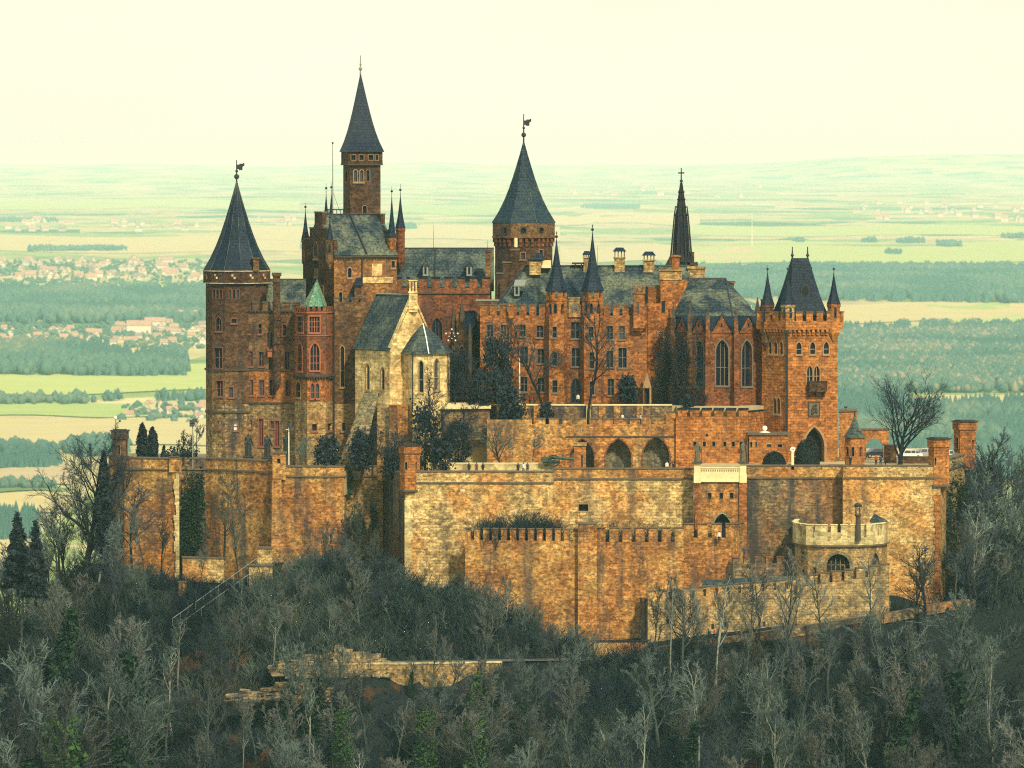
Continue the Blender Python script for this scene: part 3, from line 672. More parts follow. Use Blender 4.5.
w = MB(); w.seg(P(477, 33), P(500, 33), 2, Z(415, 33), Z(301, 33), 0); w.seg(P(476, 32.9), P(501, 32.9), 2.2, Z(301, 33), Z(299.5, 33), 1); b.part('link_wall', w, [M['brick_mottled'], M['lead']])

# --- porch with tall navy roof
b = Bld('gabled_porch', 'small gabled porch with steep navy roof against the reddish brick wing', 'porch', base(466, 30, 408)); y = 29
C1, CR1, CL1 = P(470, 28), P(482, 33), P(453.5, 31.5); w = MB()
walls(b, w, [C1, CR1, CR1 + CL1 - C1, CL1], y, [(340, 412, 0)], [(462, 346, 374, 6.5, 'pointed', 1, 1, {'fw': .2}), (476, 345, 367, 5, 'pointed', 1, 1)], M['trim'], G)
mm = (C1 + CL1) / 2; w.add([V(CL1, Z(340, y)), V(C1, Z(340, y)), V(mm, Z(310, y))], [(0, 1, 2)]); b.part('wall', w, M['brick_mottled'])
w = MB(); m2 = mm + (CR1 - C1); slab(w, V(C1, Z(340, y)), V(CR1, Z(340, y)), V(m2, Z(311, y)), V(mm, Z(311, y)), .3); slab(w, V(CL1 + CR1 - C1, Z(340, y)), V(CL1, Z(340, y)), V(mm, Z(311, y)), V(m2, Z(311, y)), .3); b.part('roof', w, M['slate_navy'])
for p, pt in ((CL1, 306), (C1, 322), (mm, 300)):
    w = MB(); w.lathe(p.x, p.y - .1, [(.5, Z(412 if p is not mm else 312, y)), (.45, Z(pt + 22, y)), (.5, Z(pt + 18, y)), (.05, Z(pt, y))], 6, 0); b.part('pinnacle', w, M['trim_dark'])
st = MB(); sc_ = P(451.8, 30.4); zc = Z(335.5, 30.4); ov = []
for i in range(10):
    a = PI / 2 + i * PI / 5
    ov.append((a, .95 if i % 2 == 0 else .45))
for i in range(10):
    (a0, r0), (a1, r1) = ov[i], ov[(i + 1) % 10]; st.tube((sc_.x + r0 * math.cos(a0), sc_.y, zc + r0 * math.sin(a0)), (sc_.x + r1 * math.cos(a1), sc_.y, zc + r1 * math.sin(a1)), .07, .07, 4, 0)
    if i % 2 == 0: st.ball((sc_.x + r0 * math.cos(a0), sc_.y - .05, zc + r0 * math.sin(a0)), .15, 1)
    else: st.ball((sc_.x + r0 * math.cos(a0), sc_.y - .05, zc + r0 * math.sin(a0)), .10, 1)
o = obj('star_ornament', st.mesh('star_ornament', [M['iron'], M['white']], (sc_.x, sc_.y, zc)), loc=(sc_.x, sc_.y, zc)); tag(o, 'dark five pointed star with pale bulbs hung beside the gabled porch', 'star')
w = MB(); w.tube((sc_.x, sc_.y, -.9), (sc_.x, 34, -.9 + .3), .04, .04, 4)

# --- stone chapel
y = 18; b = Bld('stone_chapel', 'pale yellow stone chapel with mossy slate roof and small gable belfry', 'chapel', base(400, 19, 408))
C, SE = P(390, 16), P(355, 23); gv = Vector(((SE - C).y, -(SE - C).x)).normalized(); 
if gv.x < 0: gv = -gv
GE = C + gv * (46 * S * 1.0 / gv.x * 1.0); BK = SE + (GE - C); poly = [C, GE, BK, SE]; w = MB()
walls(b, w, poly, y, [(346, 470, 0)], [(367.8, 364.5, 390, 3.3, 'pointed', 0, 0), (382.8, 367, 389.5, 3.3, 'pointed', 0, 0)], M['trim'], G, cap=False)
mG = (C + GE) / 2; mS = (SE + BK) / 2; zr, ze = Z(295.5, 20), Z(346, 18)
w.add([V(C, ze), V(GE, ze), V(mG, zr)], [(0, 1, 2)]); w.add([V(SE, ze), V(BK, ze), V(mS, zr)], [(0, 1, 2)]); b.part('wall', w, M['stone_chapel'])
w = MB(); off = (C - GE).normalized() * .35; dz = .35 * (zr - ze) / (mG - C).length; ax = (SE - C).normalized() * .35
slab(w, V(SE + off + ax, ze - dz), V(C + off - ax * .1, ze - dz), V(mG - ax * .1, zr + .1), V(mS + ax, zr + .1)); slab(w, V(GE - off, ze - dz), V(BK - off + ax, ze - dz), V(mS + ax, zr + .1), V(mG, zr + .1)); rf = b.part('roof', w, M['slate_green'])
w = MB(); w.tube(V(mG, zr + .15), V(mS + ax, zr + .15), .13, .13, 5); b.part('ridge_cap', w, M['lead'], rf)
w = MB(); nrm = (C - SE).normalized() * .22
for p in (C, GE): slab(w, V(p + nrm, ze - .3), V(p - nrm * 1.2, ze - .3), V(mG - nrm * 1.2, zr + .22), V(mG + nrm, zr + .22), .3)
b.part('gable_coping', w, M['stone_chapel'])
w = MB(); ae = [*pts((400.5, 18.2), (412.5, 14.6), (428, 14), (446.5, 17), (450, 22.5)), P(425, 24)]; ya = 15
walls(b, w, ae, ya, [(353.5, 470, 0)], [(421, 360.5, 392, 4.4, 'pointed', 0, 1), (436.6, 358.5, 390, 4.8, 'pointed', 0, 1)], M['trim'], G, cap=False); b.part('apse_wall', w, M['stone_chapel'])
w = MB(); pe = offset(ccw(ae), .4); ap = (X(423, 19.5), 19.5, Z(323.5, 19.5)); n = 6; zc2 = Z(353.8, ya); pm = [Vector(((p.x - ap[0]) * .55 + ap[0], (p.y - ap[1]) * .55 + ap[1])) for p in pe]
w.add([(p.x, p.y, zc2) for p in pe] + [(p.x, p.y, zc2 + (ap[2] - zc2) * .52) for p in pm] + [ap], [(i, (i + 1) % n, n + (i + 1) % n, n + i) for i in range(n)] + [(n + i, n + (i + 1) % n, 2 * n) for i in range(n)] + [tuple(reversed(range(n)))]); b.part('apse_roof', w, M['slate_green'])
w = MB()
pp = min(pe, key=lambda p: abs(p.x - X(428, 14))); pmm = pm[pe.index(pp)]; zm = zc2 + (ap[2] - zc2) * .52; w.tube(V(pp, zc2 + .05), V(pmm, zm + .05), .11, .11, 4); w.tube(V(pmm, zm + .05), ap, .11, .11, 4); b.part('hip_flashing', w, M['white'])
pipe(b, 412.6, 14.3, 355, 412, .10)
w = MB(); q = mG + nrm * .3; xx, yy = q.x, q.y; w.box(xx - .65, xx + .65, yy - .5, yy + .7, Z(312, y), Z(293, y)); w.box(xx - .75, xx + .75, yy - .6, yy + .8, Z(309.5, y), Z(307.5, y)); w.box(xx - .75, xx + .75, yy - .6, yy + .8, Z(293, y), Z(291.5, y))
for sx in (-.5, -.02, .45): 
    for sy in (-.4, .45): w.box(xx + sx - .1, xx + sx + .14, yy + sy, yy + sy + .2, Z(291.5, y), Z(281, y))
w.box(xx - .7, xx + .7, yy - .55, yy + .75, Z(281, y), Z(279.8, y)); o = b.part('belfry', w, M['stone_chapel']); w = MB(); w.lathe(xx, yy + .1, spire_prof(.85, Z(280, y), Z(262, y), .2), 4, PI / 4); w.tube((xx, yy + .1, Z(263, y)), (xx, yy + .1, Z(250, y)), .06, .05, 4); w.box(xx - .42, xx + .42, yy + .05, yy + .15, Z(256.5, y), Z(255.6, y)); b.part('belfry_roof', w, M['slate_green'], o)
w = MB(); w.add([V(P(365, 21.2), Z(391, 20)), V(P(378.5, 18.2), Z(391, 20)), V(P(378.5, 22), Z(391, 20)), V(P(365, 24), Z(391, 20)), V(P(333, 13.5), Z(480, 13)), V(P(359, 12.5), Z(480, 13)), V(P(378, 22), Z(480, 13)), V(P(333, 25), Z(480, 13))],
               [(0, 1, 2, 3), (4, 5, 1, 0), (5, 6, 2, 1), (7, 4, 0, 3), (6, 7, 3, 2)]); b.part('battered_buttress', w, M['stone_green'])
w = MB(); w.prism(pts((377, 15.5), (408, 13), (408, 18), (377, 20)), Z(480, y), Z(407.5, 15), 0); w.prism(pts((389, 13.6), (407.5, 12.2), (407.5, 16), (389, 16)), Z(480, y), Z(405, 14), 1); b.part('plinth', w, [M['stone_yellow'], M['stone_orange']])

# --- broad cone tower at the back
y = 66; c = P(523.7, y); k = S * 1.066; b = Bld('octagonal_tower', 'octagonal brick tower with teal cone roof and beast weathervane rising at the back', 'tower', (c.x, y, Z(275, y)))
poly = ngon(c, 31 * k, 8, R(22.5)); w = MB(); walls(b, w, poly, y, [(236, 300, 0)], [(541, 249.5, 256, 3.5, 'rect', 0, 0, sm), (523, 252, 259, 4, 'rect', 0, 0, sm)], M['trim'], G); b.part('wall', w, M['brick_brown'])
w = MB(); po = offset(ccw(poly), .38); hz = [(px, 227.5, 233, 4.6, 'round', 0, 0, {'fw': .14, 'sill': False, 'frame': M['trim_dark']}) for px in (505.5, 523.5, 541.5)]
walls(b, w, po, y - 4, [(222.5, 237, 0)], hz, FR, G); w.add([(p.x, p.y, Z(237, y - 4)) for p in po], [tuple(range(8))]); b.part('parapet', w, M['brick_mottled'])
w = MB()
for i in range(8): corbels(w, poly[i], poly[(i + 1) % 8], Z(246, y), Z(238, y), .36, .85)
course(w, po, Z(238, y - 4), Z(236.6, y - 4), .1, 0); b.part('corbel_cornice', w, M['brick_red'])
pr = spire_prof(34 * k, Z(222.5, y), Z(142, y), .26); w = MB(); w.lathe(c.x, y, [(30 * k, Z(223, y))] + pr, 8, R(22.5)); rf = b.part('roof', w, M['slate_teal'])
w = MB()
for i in range(8):
    a = R(22.5) + 2 * PI * i / 8
    for (r0, z0), (r1, z1) in zip(pr[:-1], pr[1:]): w.tube((c.x + r0 * math.cos(a), y + r0 * math.sin(a), z0), (c.x + r1 * math.cos(a), y + r1 * math.sin(a), z1), .12, .1, 4)
b.part('ridge_cap', w, M['slate_green'], rf); finial(b, c.x, y, Z(143, y), Z(114, y), M['iron'], .4, 1.5)

# --- brick residence with two turreted bays
y = 24; b = Bld('brick_residence', 'orange brick residence with rows of mullioned windows and two spired bays', 'castle wing', base(565, 26, 405))
fr = [P(480, 25), P(546, 24), P(549, 22.2), P(564, 22.2), P(567, 24), P(581, 24), P(584, 22.2), P(601, 22.2), P(604, 24), P(647, 24)]
poly = fr + [P(647, 44), P(480, 44)]; w = MB(); dk = {'fw': .10, 'frame': M['trim_dark']}
wl = [(490, 325, 336.5, 6, 'rect', 1, 1), (503.3, 325, 336.5, 5.2, 'rect', 1, 1), (522.8, 325, 336, 5.6, 'rect', 1, 1), (539.8, 325.5, 337, 6.4, 'rect', 1, 1), (554.6, 326.5, 337, 4, 'rect', 0, 1), (575.2, 322, 338, 8, 'rect', 1, 1), (591, 326.5, 337, 4.6, 'rect', 0, 1), (610, 326, 339, 5.6, 'rect', 1, 1), (622, 326, 339, 5.4, 'rect', 1, 1),
      (490, 350, 365, 6, 'rect', 1, 1), (503.3, 350, 365, 5.2, 'rect', 1, 1), (524, 346.5, 363.5, 7.6, 'rect', 1, 1), (540.8, 349, 363, 6.6, 'rect', 1, 1), (554.6, 352, 365, 4.4, 'rect', 0, 1), (575.8, 348, 366, 8, 'rect', 1, 1), (591.8, 352, 367.5, 4.6, 'rect', 0, 1), (610, 351, 367, 6, 'rect', 1, 1), (622.6, 348, 367.5, 8, 'rect', 1, 1),
      (524, 377, 391.5, 6.6, 'rect', 1, 1), (541, 378, 391.5, 6.4, 'rect', 1, 1), (555, 380, 392, 4.6, 'rect', 0, 1), (575.8, 378, 402.5, 8.6, 'pointed', 1, 1, {'name': 'door', 'sill': False}), (592, 381, 394, 4.4, 'rect', 0, 1), (611, 379, 395, 5.8, 'rect', 1, 1), (623, 379, 395, 5.8, 'rect', 1, 1)]
wl = [(x + ({'frame': M['trim_mid'], 'fw': .09},)) if len(x) == 7 else x for x in wl]
walls(b, w, poly, y, [(315.5, 412, 0)], wl, M['trim_dark'], G)
for i, j in ((0, 1), (4, 5), (8, 9)):
    crenel(w, fr[i], fr[j], Z(315.5, y), Z(305.5, y), 1.02, .45, .55, 0, 1, .16)
b.part('wall', w, [M['brick_orange'], M['coping']])
w = MB(); w.box(X(508.5, 24), X(513.5, 24), 23.75, 24.6, Z(318, y), Z(304, y)); w.lathe(X(511, 24), 24.1, [(.1, Z(322, y)), (.4, Z(318, y))], 6, 0); b.part('wall_shaft', w, M['brick_orange'])
for px, pa in ((556.5, 238), (592.5, 231)):
    yy = 24.2; xx = X(px, yy); k = S * 1.024; t = MB(); r = 11.0 * k; po = ngon((xx, yy), r, 8, R(22.5))
    sl = [(px + d, 303.5, 313, 2.6, 'pointed', 0, 0, {'sill': False, 'fw': .08, 'frame': M['trim_dark'], 'name': 'slit'}) for d in (-6.5, -1.2, 6.0)]
    walls(b, t, po, yy - 1.4, [(298, 320, 0)], sl, FR, G)
    for i in range(8): crenel(t, po[i], po[(i + 1) % 8], Z(298, yy - 1.4), Z(291.5, yy - 1.4), .6, .42, .3, 0)
    course(t, po, Z(300.5, yy), Z(299, yy), .12, 0); o = b.part('bay_turret', t, M['brick_orange'])
    t = MB(); pr = spire_prof(12.8 * k, Z(291, yy), Z(pa, yy), .40); t.lathe(xx, yy, [(8 * k, Z(291.4, yy))] + pr, 8, R(22.5)); ro = b.part('turret_roof', t, M['slate_navy'], o)
    t = MB(); t.tube((xx, yy, Z(pa + 3, yy)), (xx, yy, Z(pa - 7, yy)), .07, .04, 4); t.ball((xx, yy, Z(pa - 1.5, yy)), .24); t.ball((xx, yy, Z(pa - 5, yy)), .13); b.part('finial', t, M['iron'], ro)
w = MB(); w.box(X(568.6, 24), X(579.8, 24), 23.7, 24.5, Z(317, y), Z(298.5, y)); w.box(X(568, 24), X(580.4, 24), 23.6, 24.6, Z(298.5, y), Z(297, y)); o = b.part('gable_panel', w, M['stone_yellow'])
w = MB(); w.add([(X(574.2, 24) + .5 * math.cos(a) * (1 if math.sin(a) > -.5 else .8), 23.64, Z(307.5, y) + .75 * math.sin(a)) for a in [2 * PI * i / 12 for i in range(12)]] + [(X(574.2, 24) + .5 * math.cos(a), 23.72, Z(307.5, y) + .75 * math.sin(a)) for a in [2 * PI * i / 12 for i in range(12)]], [tuple(range(12))] + [(i, (i + 1) % 12, 12 + (i + 1) % 12, 12 + i) for i in range(12)]); b.part('coat_of_arms', w, M['panel'], o)
z0, z1 = Z(317, 25), Z(266.3, 34); w = MB(); yr = 34
slab(w, (X(488, 25.4), 25.4, z0), (X(690, 25.4), 25.4, z0), (X(690, yr), yr, z1), (X(525.5, yr), yr, z1), .3); slab(w, (X(690, 43), 43, z0), (X(488, 43), 43, z0), (X(525.5, yr), yr, z1), (X(690, yr), yr, z1), .3); tri(w, (X(488, 43), 43, z0), (X(488, 25.4), 25.4, z0), (X(525.5, yr), yr, z1), .3)
rf = b.part('roof', w, M['slate_moss']); w = MB(); w.tube((X(525.5, yr), yr, z1 + .1), (X(690, yr), yr, z1 + .1), .14, .14, 5); w.tube((X(488, 25.3), 25.3, z0 + .1), (X(525.5, yr), yr, z1 + .1), .16, .14, 5); b.part('ridge_cap', w, M['iron'], rf)
w = MB(); yy = 28; w.box(X(514.2, yy), X(519.5, yy), yy, yy + 4, Z(296, yy), Z(285, yy), 0); w.box(X(515.6, yy), X(518, yy), yy - .04, yy, Z(294, yy), Z(286, yy), 1); slab(w, (X(513.6, yy), yy - .2, Z(285.3, yy)), (X(524.5, yy), yy - .1, Z(285.3, yy)), (X(526.5, yy + 3), yy + 3, Z(280, yy)), (X(515.2, yy + 3), yy + 3, Z(280, yy)), .2, 2); w.box(X(519.6, yy), X(523.8, yy), yy + .02, yy + 4, Z(291, yy), Z(285, yy), 3); b.part('dormer', w, [M['lead'], M['glass'], M['lead'], M['slate_green']])
w = MB(); yy = 31.5; w.box(X(529.5, yy), X(541, yy), yy, yy + 2.5, Z(275, yy), Z(258, yy), 0); slab(w, (X(528, yy), yy - .3, Z(259.5, yy)), (X(544.5, yy), yy - .3, Z(259.5, yy)), (X(542, yy + 1.3), yy + 1.3, Z(253, yy)), (X(537, yy + 1.3), yy + 1.3, Z(253, yy)), .2, 1); w.box(X(541.5, yy), X(551, yy), yy + .5, yy + 3, Z(268, yy), Z(260.5, yy), 2)
for px in (530.5, 533, 535.5, 538): w.box(X(px, yy), X(px + 1.2, yy), yy - .05, yy, Z(259.3, yy), Z(256, yy), 1)
b.part('roof_house', w, [M['stone_yellow'], M['slate_navy'], M['cream']])
for px, pt, pm_, pb_, wd, dk_ in ((587, 251, 258, 272, 3.6, 0), (619.6, 247.5, 258.5, 272, 5.2, 1), (649, 251.5, 261, 276, 5.4, 1)):
    w = MB(); yy = 33; xx = X(px, yy); k = S * 1.033; h = wd * k
    w.box(xx - h, xx + h, yy, yy + 1.6, Z(pb_, yy), Z(pm_, yy), 0); w.box(xx - h * 1.18, xx + h * 1.18, yy - .15, yy + 1.75, Z(pm_, yy), Z(pm_ - 1.2, yy), 0)
    for s in (-.95, -.33, .3, .85): w.box(xx + h * s - .02, xx + h * s + .14, yy, yy + 1.6, Z(pm_ - 1.2, yy), Z(pt + 4, yy), 0)
    zc_ = Z(pt + 4, yy); w.add([(xx - h * 1.3, yy - .25, zc_), (xx + h * 1.3, yy - .25, zc_), (xx + h * 1.3, yy + 1.85, zc_), (xx - h * 1.3, yy + 1.85, zc_), (xx - h * .7, yy + .6, Z(pt, yy)), (xx + h * .7, yy + .6, Z(pt, yy)), (xx + h * .7, yy + 1, Z(pt, yy)), (xx - h * .7, yy + 1, Z(pt, yy))], [(0, 1, 5, 4), (1, 2, 6, 5), (2, 3, 7, 6), (3, 0, 4, 7), (4, 5, 6, 7), (3, 2, 1, 0)], 1)
    b.part('chimney', w, [M['stone_yellow'], M['slate_navy']])
w = MB(); w.box(X(572, 33), X(584.5, 33), 33, 34.2, Z(264.2, 33), Z(262.4, 33)); w.box(X(575, 33), X(576, 33), 33.2, 34, Z(267, 33), Z(264, 33)); w.box(X(581, 33), X(582, 33), 33.2, 34, Z(267, 33), Z(264, 33)); b.part('roof_walkway', w, M['iron'])
for px, pt in ((597.5, 246), (660.3, 262)):
    w = MB(); w.tube((X(px, 34), 34, z1), (X(px, 34), 34, Z(pt, 34)), .05, .02, 4); b.part('lightning_rod', w, M['iron'])
w = MB(); xx = X(639, 23.4); w.box(xx - .85, xx + .85, 22.8, 24.6, Z(326, y), Z(292, y), 0); w.box(xx - .98, xx + .98, 22.65, 24.6, Z(293.5, y), Z(292, y), 0)
for s in (-.98, -.2, .55): w.box(xx + s, xx + s + .42, 22.65, 23.1, Z(292, y), Z(285.5, y), 0)
for i, r_ in enumerate((.9, .7, .45)): w.box(xx - r_, xx + r_, 22.8 + i * .35, 24.6, Z(328 + i * 2.5, y), Z(325.8 + i * 2.5, y), 0)
o = b.part('wall_turret', w, M['brick_orange']); w = MB(); w.box(xx - .3, xx + .02, 22.75, 22.8, Z(312, y), Z(302, y)); b.part('slit', w, M['glass_pale'], o)
w = MB(); w.box(X(633, 24), X(646.5, 24), 23.2, 24.2, Z(327.5, y), Z(325.8, y)); b.part('corbel_slab', w, M['trim_dark'])
pipe(b, 597.5, 23.0, 303, 404, .16); pipe(b, 600.2, 23.2, 318, 404, .12); pipe(b, 511, 23.7, 322, 404, .10)
w = MB(); w.seg(P(647.5, 25), P(661, 25), 12, Z(412, 25), Z(303, 25), 0); w.seg(P(648, 26.5), P(660.5, 26.5), 3, Z(303, 25), Z(287, 25), 0); w.seg(P(647, 26.5), P(661, 26.5), 4, Z(287, 25), Z(285.6, 25), 2); b.part('side_wall', w, [M['brick_orange'], M['slate_moss'], M['coping']])
w = MB(); fw_ = [(660.5, 412), (671, 412), (671, 320), (689, 281), (682, 280), (660.5, 280)]; n_ = 6; w.add([(X(a, 25.2), 25.2, Z(c_, 25.2)) for a, c_ in fw_] + [(X(a, 25.2), 26.6, Z(c_, 25.2)) for a, c_ in fw_], [tuple(range(n_)), tuple(reversed(range(n_, 2 * n_)))] + [(i, (i + 1) % n_, n_ + (i + 1) % n_, n_ + i) for i in range(n_)], 0); w.seg(P(659.5, 25.2), P(682, 25.2), 1.5, Z(280, 25), Z(271, 25), 1, front=.12); w.seg(P(659, 25.2), P(683, 25.2), 1.6, Z(271, 25), Z(269.6, 25), 1, front=.3); w.box(X(672, 28), X(679.5, 28), 28, 29, Z(270, 28), Z(257, 28), 0); w.box(X(671, 28), X(680.5, 28), 27.8, 29.2, Z(257, 28), Z(255, 28), 0)
w.seg(P(662, 25.1), P(665, 25.1), .02, Z(312, 25), Z(301, 25), 2, front=.03); b.part('fire_wall', w, [M['brick_orange'], M['stone_yellow'], M['glass']])
w = MB(); w.seg(P(688, 33), P(705, 33), 2, Z(285, 33), Z(268.5, 33), 0); w.seg(P(687, 33), P(706, 33), 2.2, Z(268.5, 33), Z(266.5, 33), 0, front=.2); b.part('attic_block', w, M['stone_yellow'])

# --- church with pointed windows
y = 20; b = Bld('gothic_church', 'gothic brick church with tall pointed windows and pinnacled buttresses beside the gate tower', 'church', base(712, 26, 408))
fc = pts((655, 29.5), (674, 24.2), (690.5, 20.6), (708, 18.4), (735.5, 18.0), (760.5, 21.0)); poly = fc + [P(762, 40), P(655, 40)]; w = MB()
big = {'fw': .22, 'rev': .6, 'frame': M['trim_mid'], 'glass': M['church_glass']}
wl = [(665, 341, 386, 6, 'pointed', 1, 1, big), (682, 340.5, 386, 7, 'pointed', 1, 1, big), (699.5, 340.5, 386, 8, 'pointed', 1, 1, big), (722.3, 339.5, 385, 12.2, 'pointed', 2, 1, big), (747, 340, 386, 10, 'pointed', 1, 1, big)]
walls(b, w, poly, y, [(331, 414, 0)], wl, M['trim'], G)
gb = MB(); ga = (318, 318, 317, 314.5, 317)
for i in range(5):
    A, B2 = fc[i], fc[i + 1]; F = Facet(A, B2); u0, u1 = F.L * .13, F.L * .87
    a, b_, c_ = F.at(u0, Z(333, y), .12), F.at(u1, Z(333, y), .12), F.at(F.L / 2, Z(ga[i], y), .12); a2, b2, c2 = F.at(u0, Z(333, y), -2.5), F.at(u1, Z(333, y), -2.5), F.at(F.L / 2, Z(ga[i], y), -2.5)
    w.add([a, b_, c_, a2, b2, c2], [(0, 1, 2), (3, 5, 4)], 0); gb.add([F.at(u0 - .2, Z(334, y), .25), F.at(u1 + .2, Z(334, y), .25), F.at(F.L / 2, Z(ga[i] - 1.5, y), .25), F.at(u0 - .2, Z(334, y), -2.5), F.at(u1 + .2, Z(334, y), -2.5), F.at(F.L / 2, Z(ga[i] - 1.5, y), -2.5)], [(0, 3, 5, 2), (1, 2, 5, 4)], 0)
    w.add([F.at(F.L / 2 - .12, Z(327, y), .14), F.at(F.L / 2 + .12, Z(327, y), .14), F.at(F.L / 2 + .12, Z(323, y), .14), F.at(F.L / 2 - .12, Z(323, y), .14)], [(0, 1, 2, 3)], 1)
b.part('wall', w, [M['brick_red'], M['glass']]); b.part('gable_roof', gb, M['slate_navy'])
for i, p in enumerate(fc):
    if i == 0: d = (p - P(712, 34)).normalized()
    else: d = (p - P(712, 36)).normalized()
    t = Vector((-d.y, d.x)); q = MB(); top = (318, 319, 317, 318, 320, 316)[i]
    def bx(r0, r1, hw, z0, z1):
        a = [p + d * r1 - t * hw, p + d * r1 + t * hw, p + d * r0 + t * hw, p + d * r0 - t * hw]; q.prism(ccw([Vector(v) for v in a]), z0, z1)
    bx(-.5, 1.3, .42, Z(414, y), Z(386, y)); bx(-.5, 1.0, .38, Z(386, y), Z(362, y)); bx(-.5, .7, .34, Z(362, y), Z(331, y)); bx(-.1, .62, .3, Z(331, y), Z(top, y))
    cpt = p + d * .28
    for s in (-1, 1): q.prism(ccw([p + d * 1.05 - t * .5, p + d * 1.05 + t * .5, p + d * .8 + t * .5, p + d * .8 - t * .5]), Z(363.5, y), Z(361, y))
    o = b.part('buttress', q, M['brick_mottled'] if i < 3 else M['brick_red']); q = MB(); q.lathe(cpt.x, cpt.y, [(.5, Z(top, y)), (.5, Z(top - 1, y)), (.33, Z(top - 2.5, y)), (.06, Z(top - 16, y))], 4, PI / 4); q.ball((cpt.x, cpt.y, Z(top - 16, y)), .16); q.ball((cpt.x, cpt.y, Z(top - 8, y)), .3, n=4, k=3); b.part('pinnacle', q, M['trim_dark'], o)
zr, ze = Z(279, 33), Z(316.5, 24); yr = 33; w = MB(); L0, L1, E0, E1, E2, E3 = P(684, yr), P(726, yr), P(668, 26), P(691, 23.5), P(737, 21.5), P(758, 25)
w.add([V(L0, zr), V(L1, zr), V(E0, ze), V(E1, ze), V(P(733, 22.2), ze), V(E3, ze), V(P(758, 40), ze), V(P(668, 40), ze)], [(2, 3, 0), (3, 4, 1, 0), (4, 5, 1), (5, 6, 1), (6, 7, 0, 1), (7, 2, 0)]); rf = b.part('roof', w, M['slate_moss'])
w = MB(); wp = [fc[0], fc[1], fc[2], fc[3], fc[4], fc[5]]; ip = [E0, P(678, 24.6), E1, P(708, 22.4), P(733, 22.2), E3]
for i in range(5): w.quad(V(wp[i], Z(331, y)), V(wp[i + 1], Z(331, y)), V(ip[i + 1], ze), V(ip[i], ze))
b.part('skirt_roof', w, M['slate_navy']); w = MB(); w.tube(V(L0, zr + .1), V(L1, zr + .1), .14, .14, 5); w.tube(V(L1, zr + .1), V(P(733, 22.1), ze + .1), .1, .1, 4); 
for i in range(5): w.tube(V(ip[i], ze), V(ip[i + 1], ze), .16, .16, 4)
b.part('ridge_cap', w, M['iron'], rf)
w = MB(); w.box(X(729, 33), X(734, 33), 32.6, 33.6, Z(295, 33), Z(283, 33)); w.box(X(728, 33), X(735, 33), 32.4, 33.8, Z(283, 33), Z(281, 33)); b.part('chimney', w, M['brick_mottled'])
w = MB(); xx = X(751.5, 30); w.tube((xx, 30, ze - .5), (xx, 30, Z(305, 30)), .08, .06, 4); w.box(xx - .32, xx + .32, 29.95, 30.05, Z(309.6, 30), Z(308.5, 30)); b.part('cross', w, M['cream'])
w = MB(); w.lathe(X(757.5, 27), 27, [(.5, ze), (.45, Z(310, 27)), (.05, Z(297, 27))], 4, .4); b.part('pinnacle', w, M['trim_dark'])
w = MB(); p = P(646.5, 21.5); w.prism(pts((643, 21.5), (644.6, 21.2), (644.6, 22.4), (643, 22.6)), Z(408, 22), Z(386, 22)); w.prism(pts((649.6, 21.2), (651.4, 21.5), (651.4, 22.6), (649.6, 22.4)), Z(408, 22), Z(386, 22))
w.add([V(P(642.8, 21.3), Z(388, 22)), V(P(651.6, 21.3), Z(388, 22)), V(P(647, 21.3), Z(372, 22)), V(P(642.8, 22.6), Z(388, 22)), V(P(651.6, 22.6), Z(388, 22)), V(P(647, 22.6), Z(372, 22))], [(0, 1, 2), (3, 5, 4), (0, 2, 5, 3), (1, 4, 5, 2), (0, 3, 4, 1)])
sh = Bld('stone_shrine', 'small gothic gabled shrine at the foot of the church', 'shrine', base(647, 22, 406)); sh.part('canopy', w, M['trim']); w = MB(); w.prism(pts((644.6, 22), (649.6, 22), (649.6, 23), (644.6, 23)), Z(408, 22), Z(388, 22)); sh.part('niche', w, M['void'])

# --- church spire
y = 37; b = Bld('lantern_spire', 'near black pierced gothic spire with cross left of the church roof', 'spire', base(681, 37, 282))
xx = X(681.2, y); k = S * 1.037; w = MB()
w.lathe(xx, y, [(11.5 * k, Z(290, y)), (11.3 * k, Z(263, y)), (12.2 * k, Z(262, y)), (9.5 * k, Z(254, y)), (8.2 * k, Z(236, y)), (6.6 * k, Z(216, y)), (7.2 * k, Z(215, y)), (7.2 * k, Z(213.6, y)), (5.0 * k, Z(213, y)), (2.7 * k, Z(196, y)), (.5 * k, Z(181, y))], 8, R(22.5)); b.part('spire', w, M['spire_wood'])
w = MB()
for i in range(8):
    a = R(22.5) + PI / 4 * i
    for (r0, p0, r1, p1, t) in ((12, 266, 7.4, 214, .2), (7.4, 216, 6.2, 206, .16), (5.2, 213, 1.0, 183, .13)):
        w.tube((xx + r0 * k * math.cos(a), y + r0 * k * math.sin(a), Z(p0, y)), (xx + r1 * k * math.cos(a), y + r1 * k * math.sin(a), Z(p1, y)), t, t * .6, 4)
    for t in (.2, .45, .7):
        r_ = (5.2 + (1.0 - 5.2) * t) * k; w.ball((xx + r_ * math.cos(a), y + r_ * math.sin(a), Z(213 - 30 * t, y)), .2, n=4, k=3)
    a += PI / 8; w.tube((xx + 10.6 * k * math.cos(a), y + 10.6 * k * math.sin(a), Z(262, y)), (xx + 9.4 * k * math.cos(a), y + 9.4 * k * math.sin(a), Z(244, y)), .28, .05, 4)
b.part('crocket_rib', w, M['spire_wood'])
w = MB()
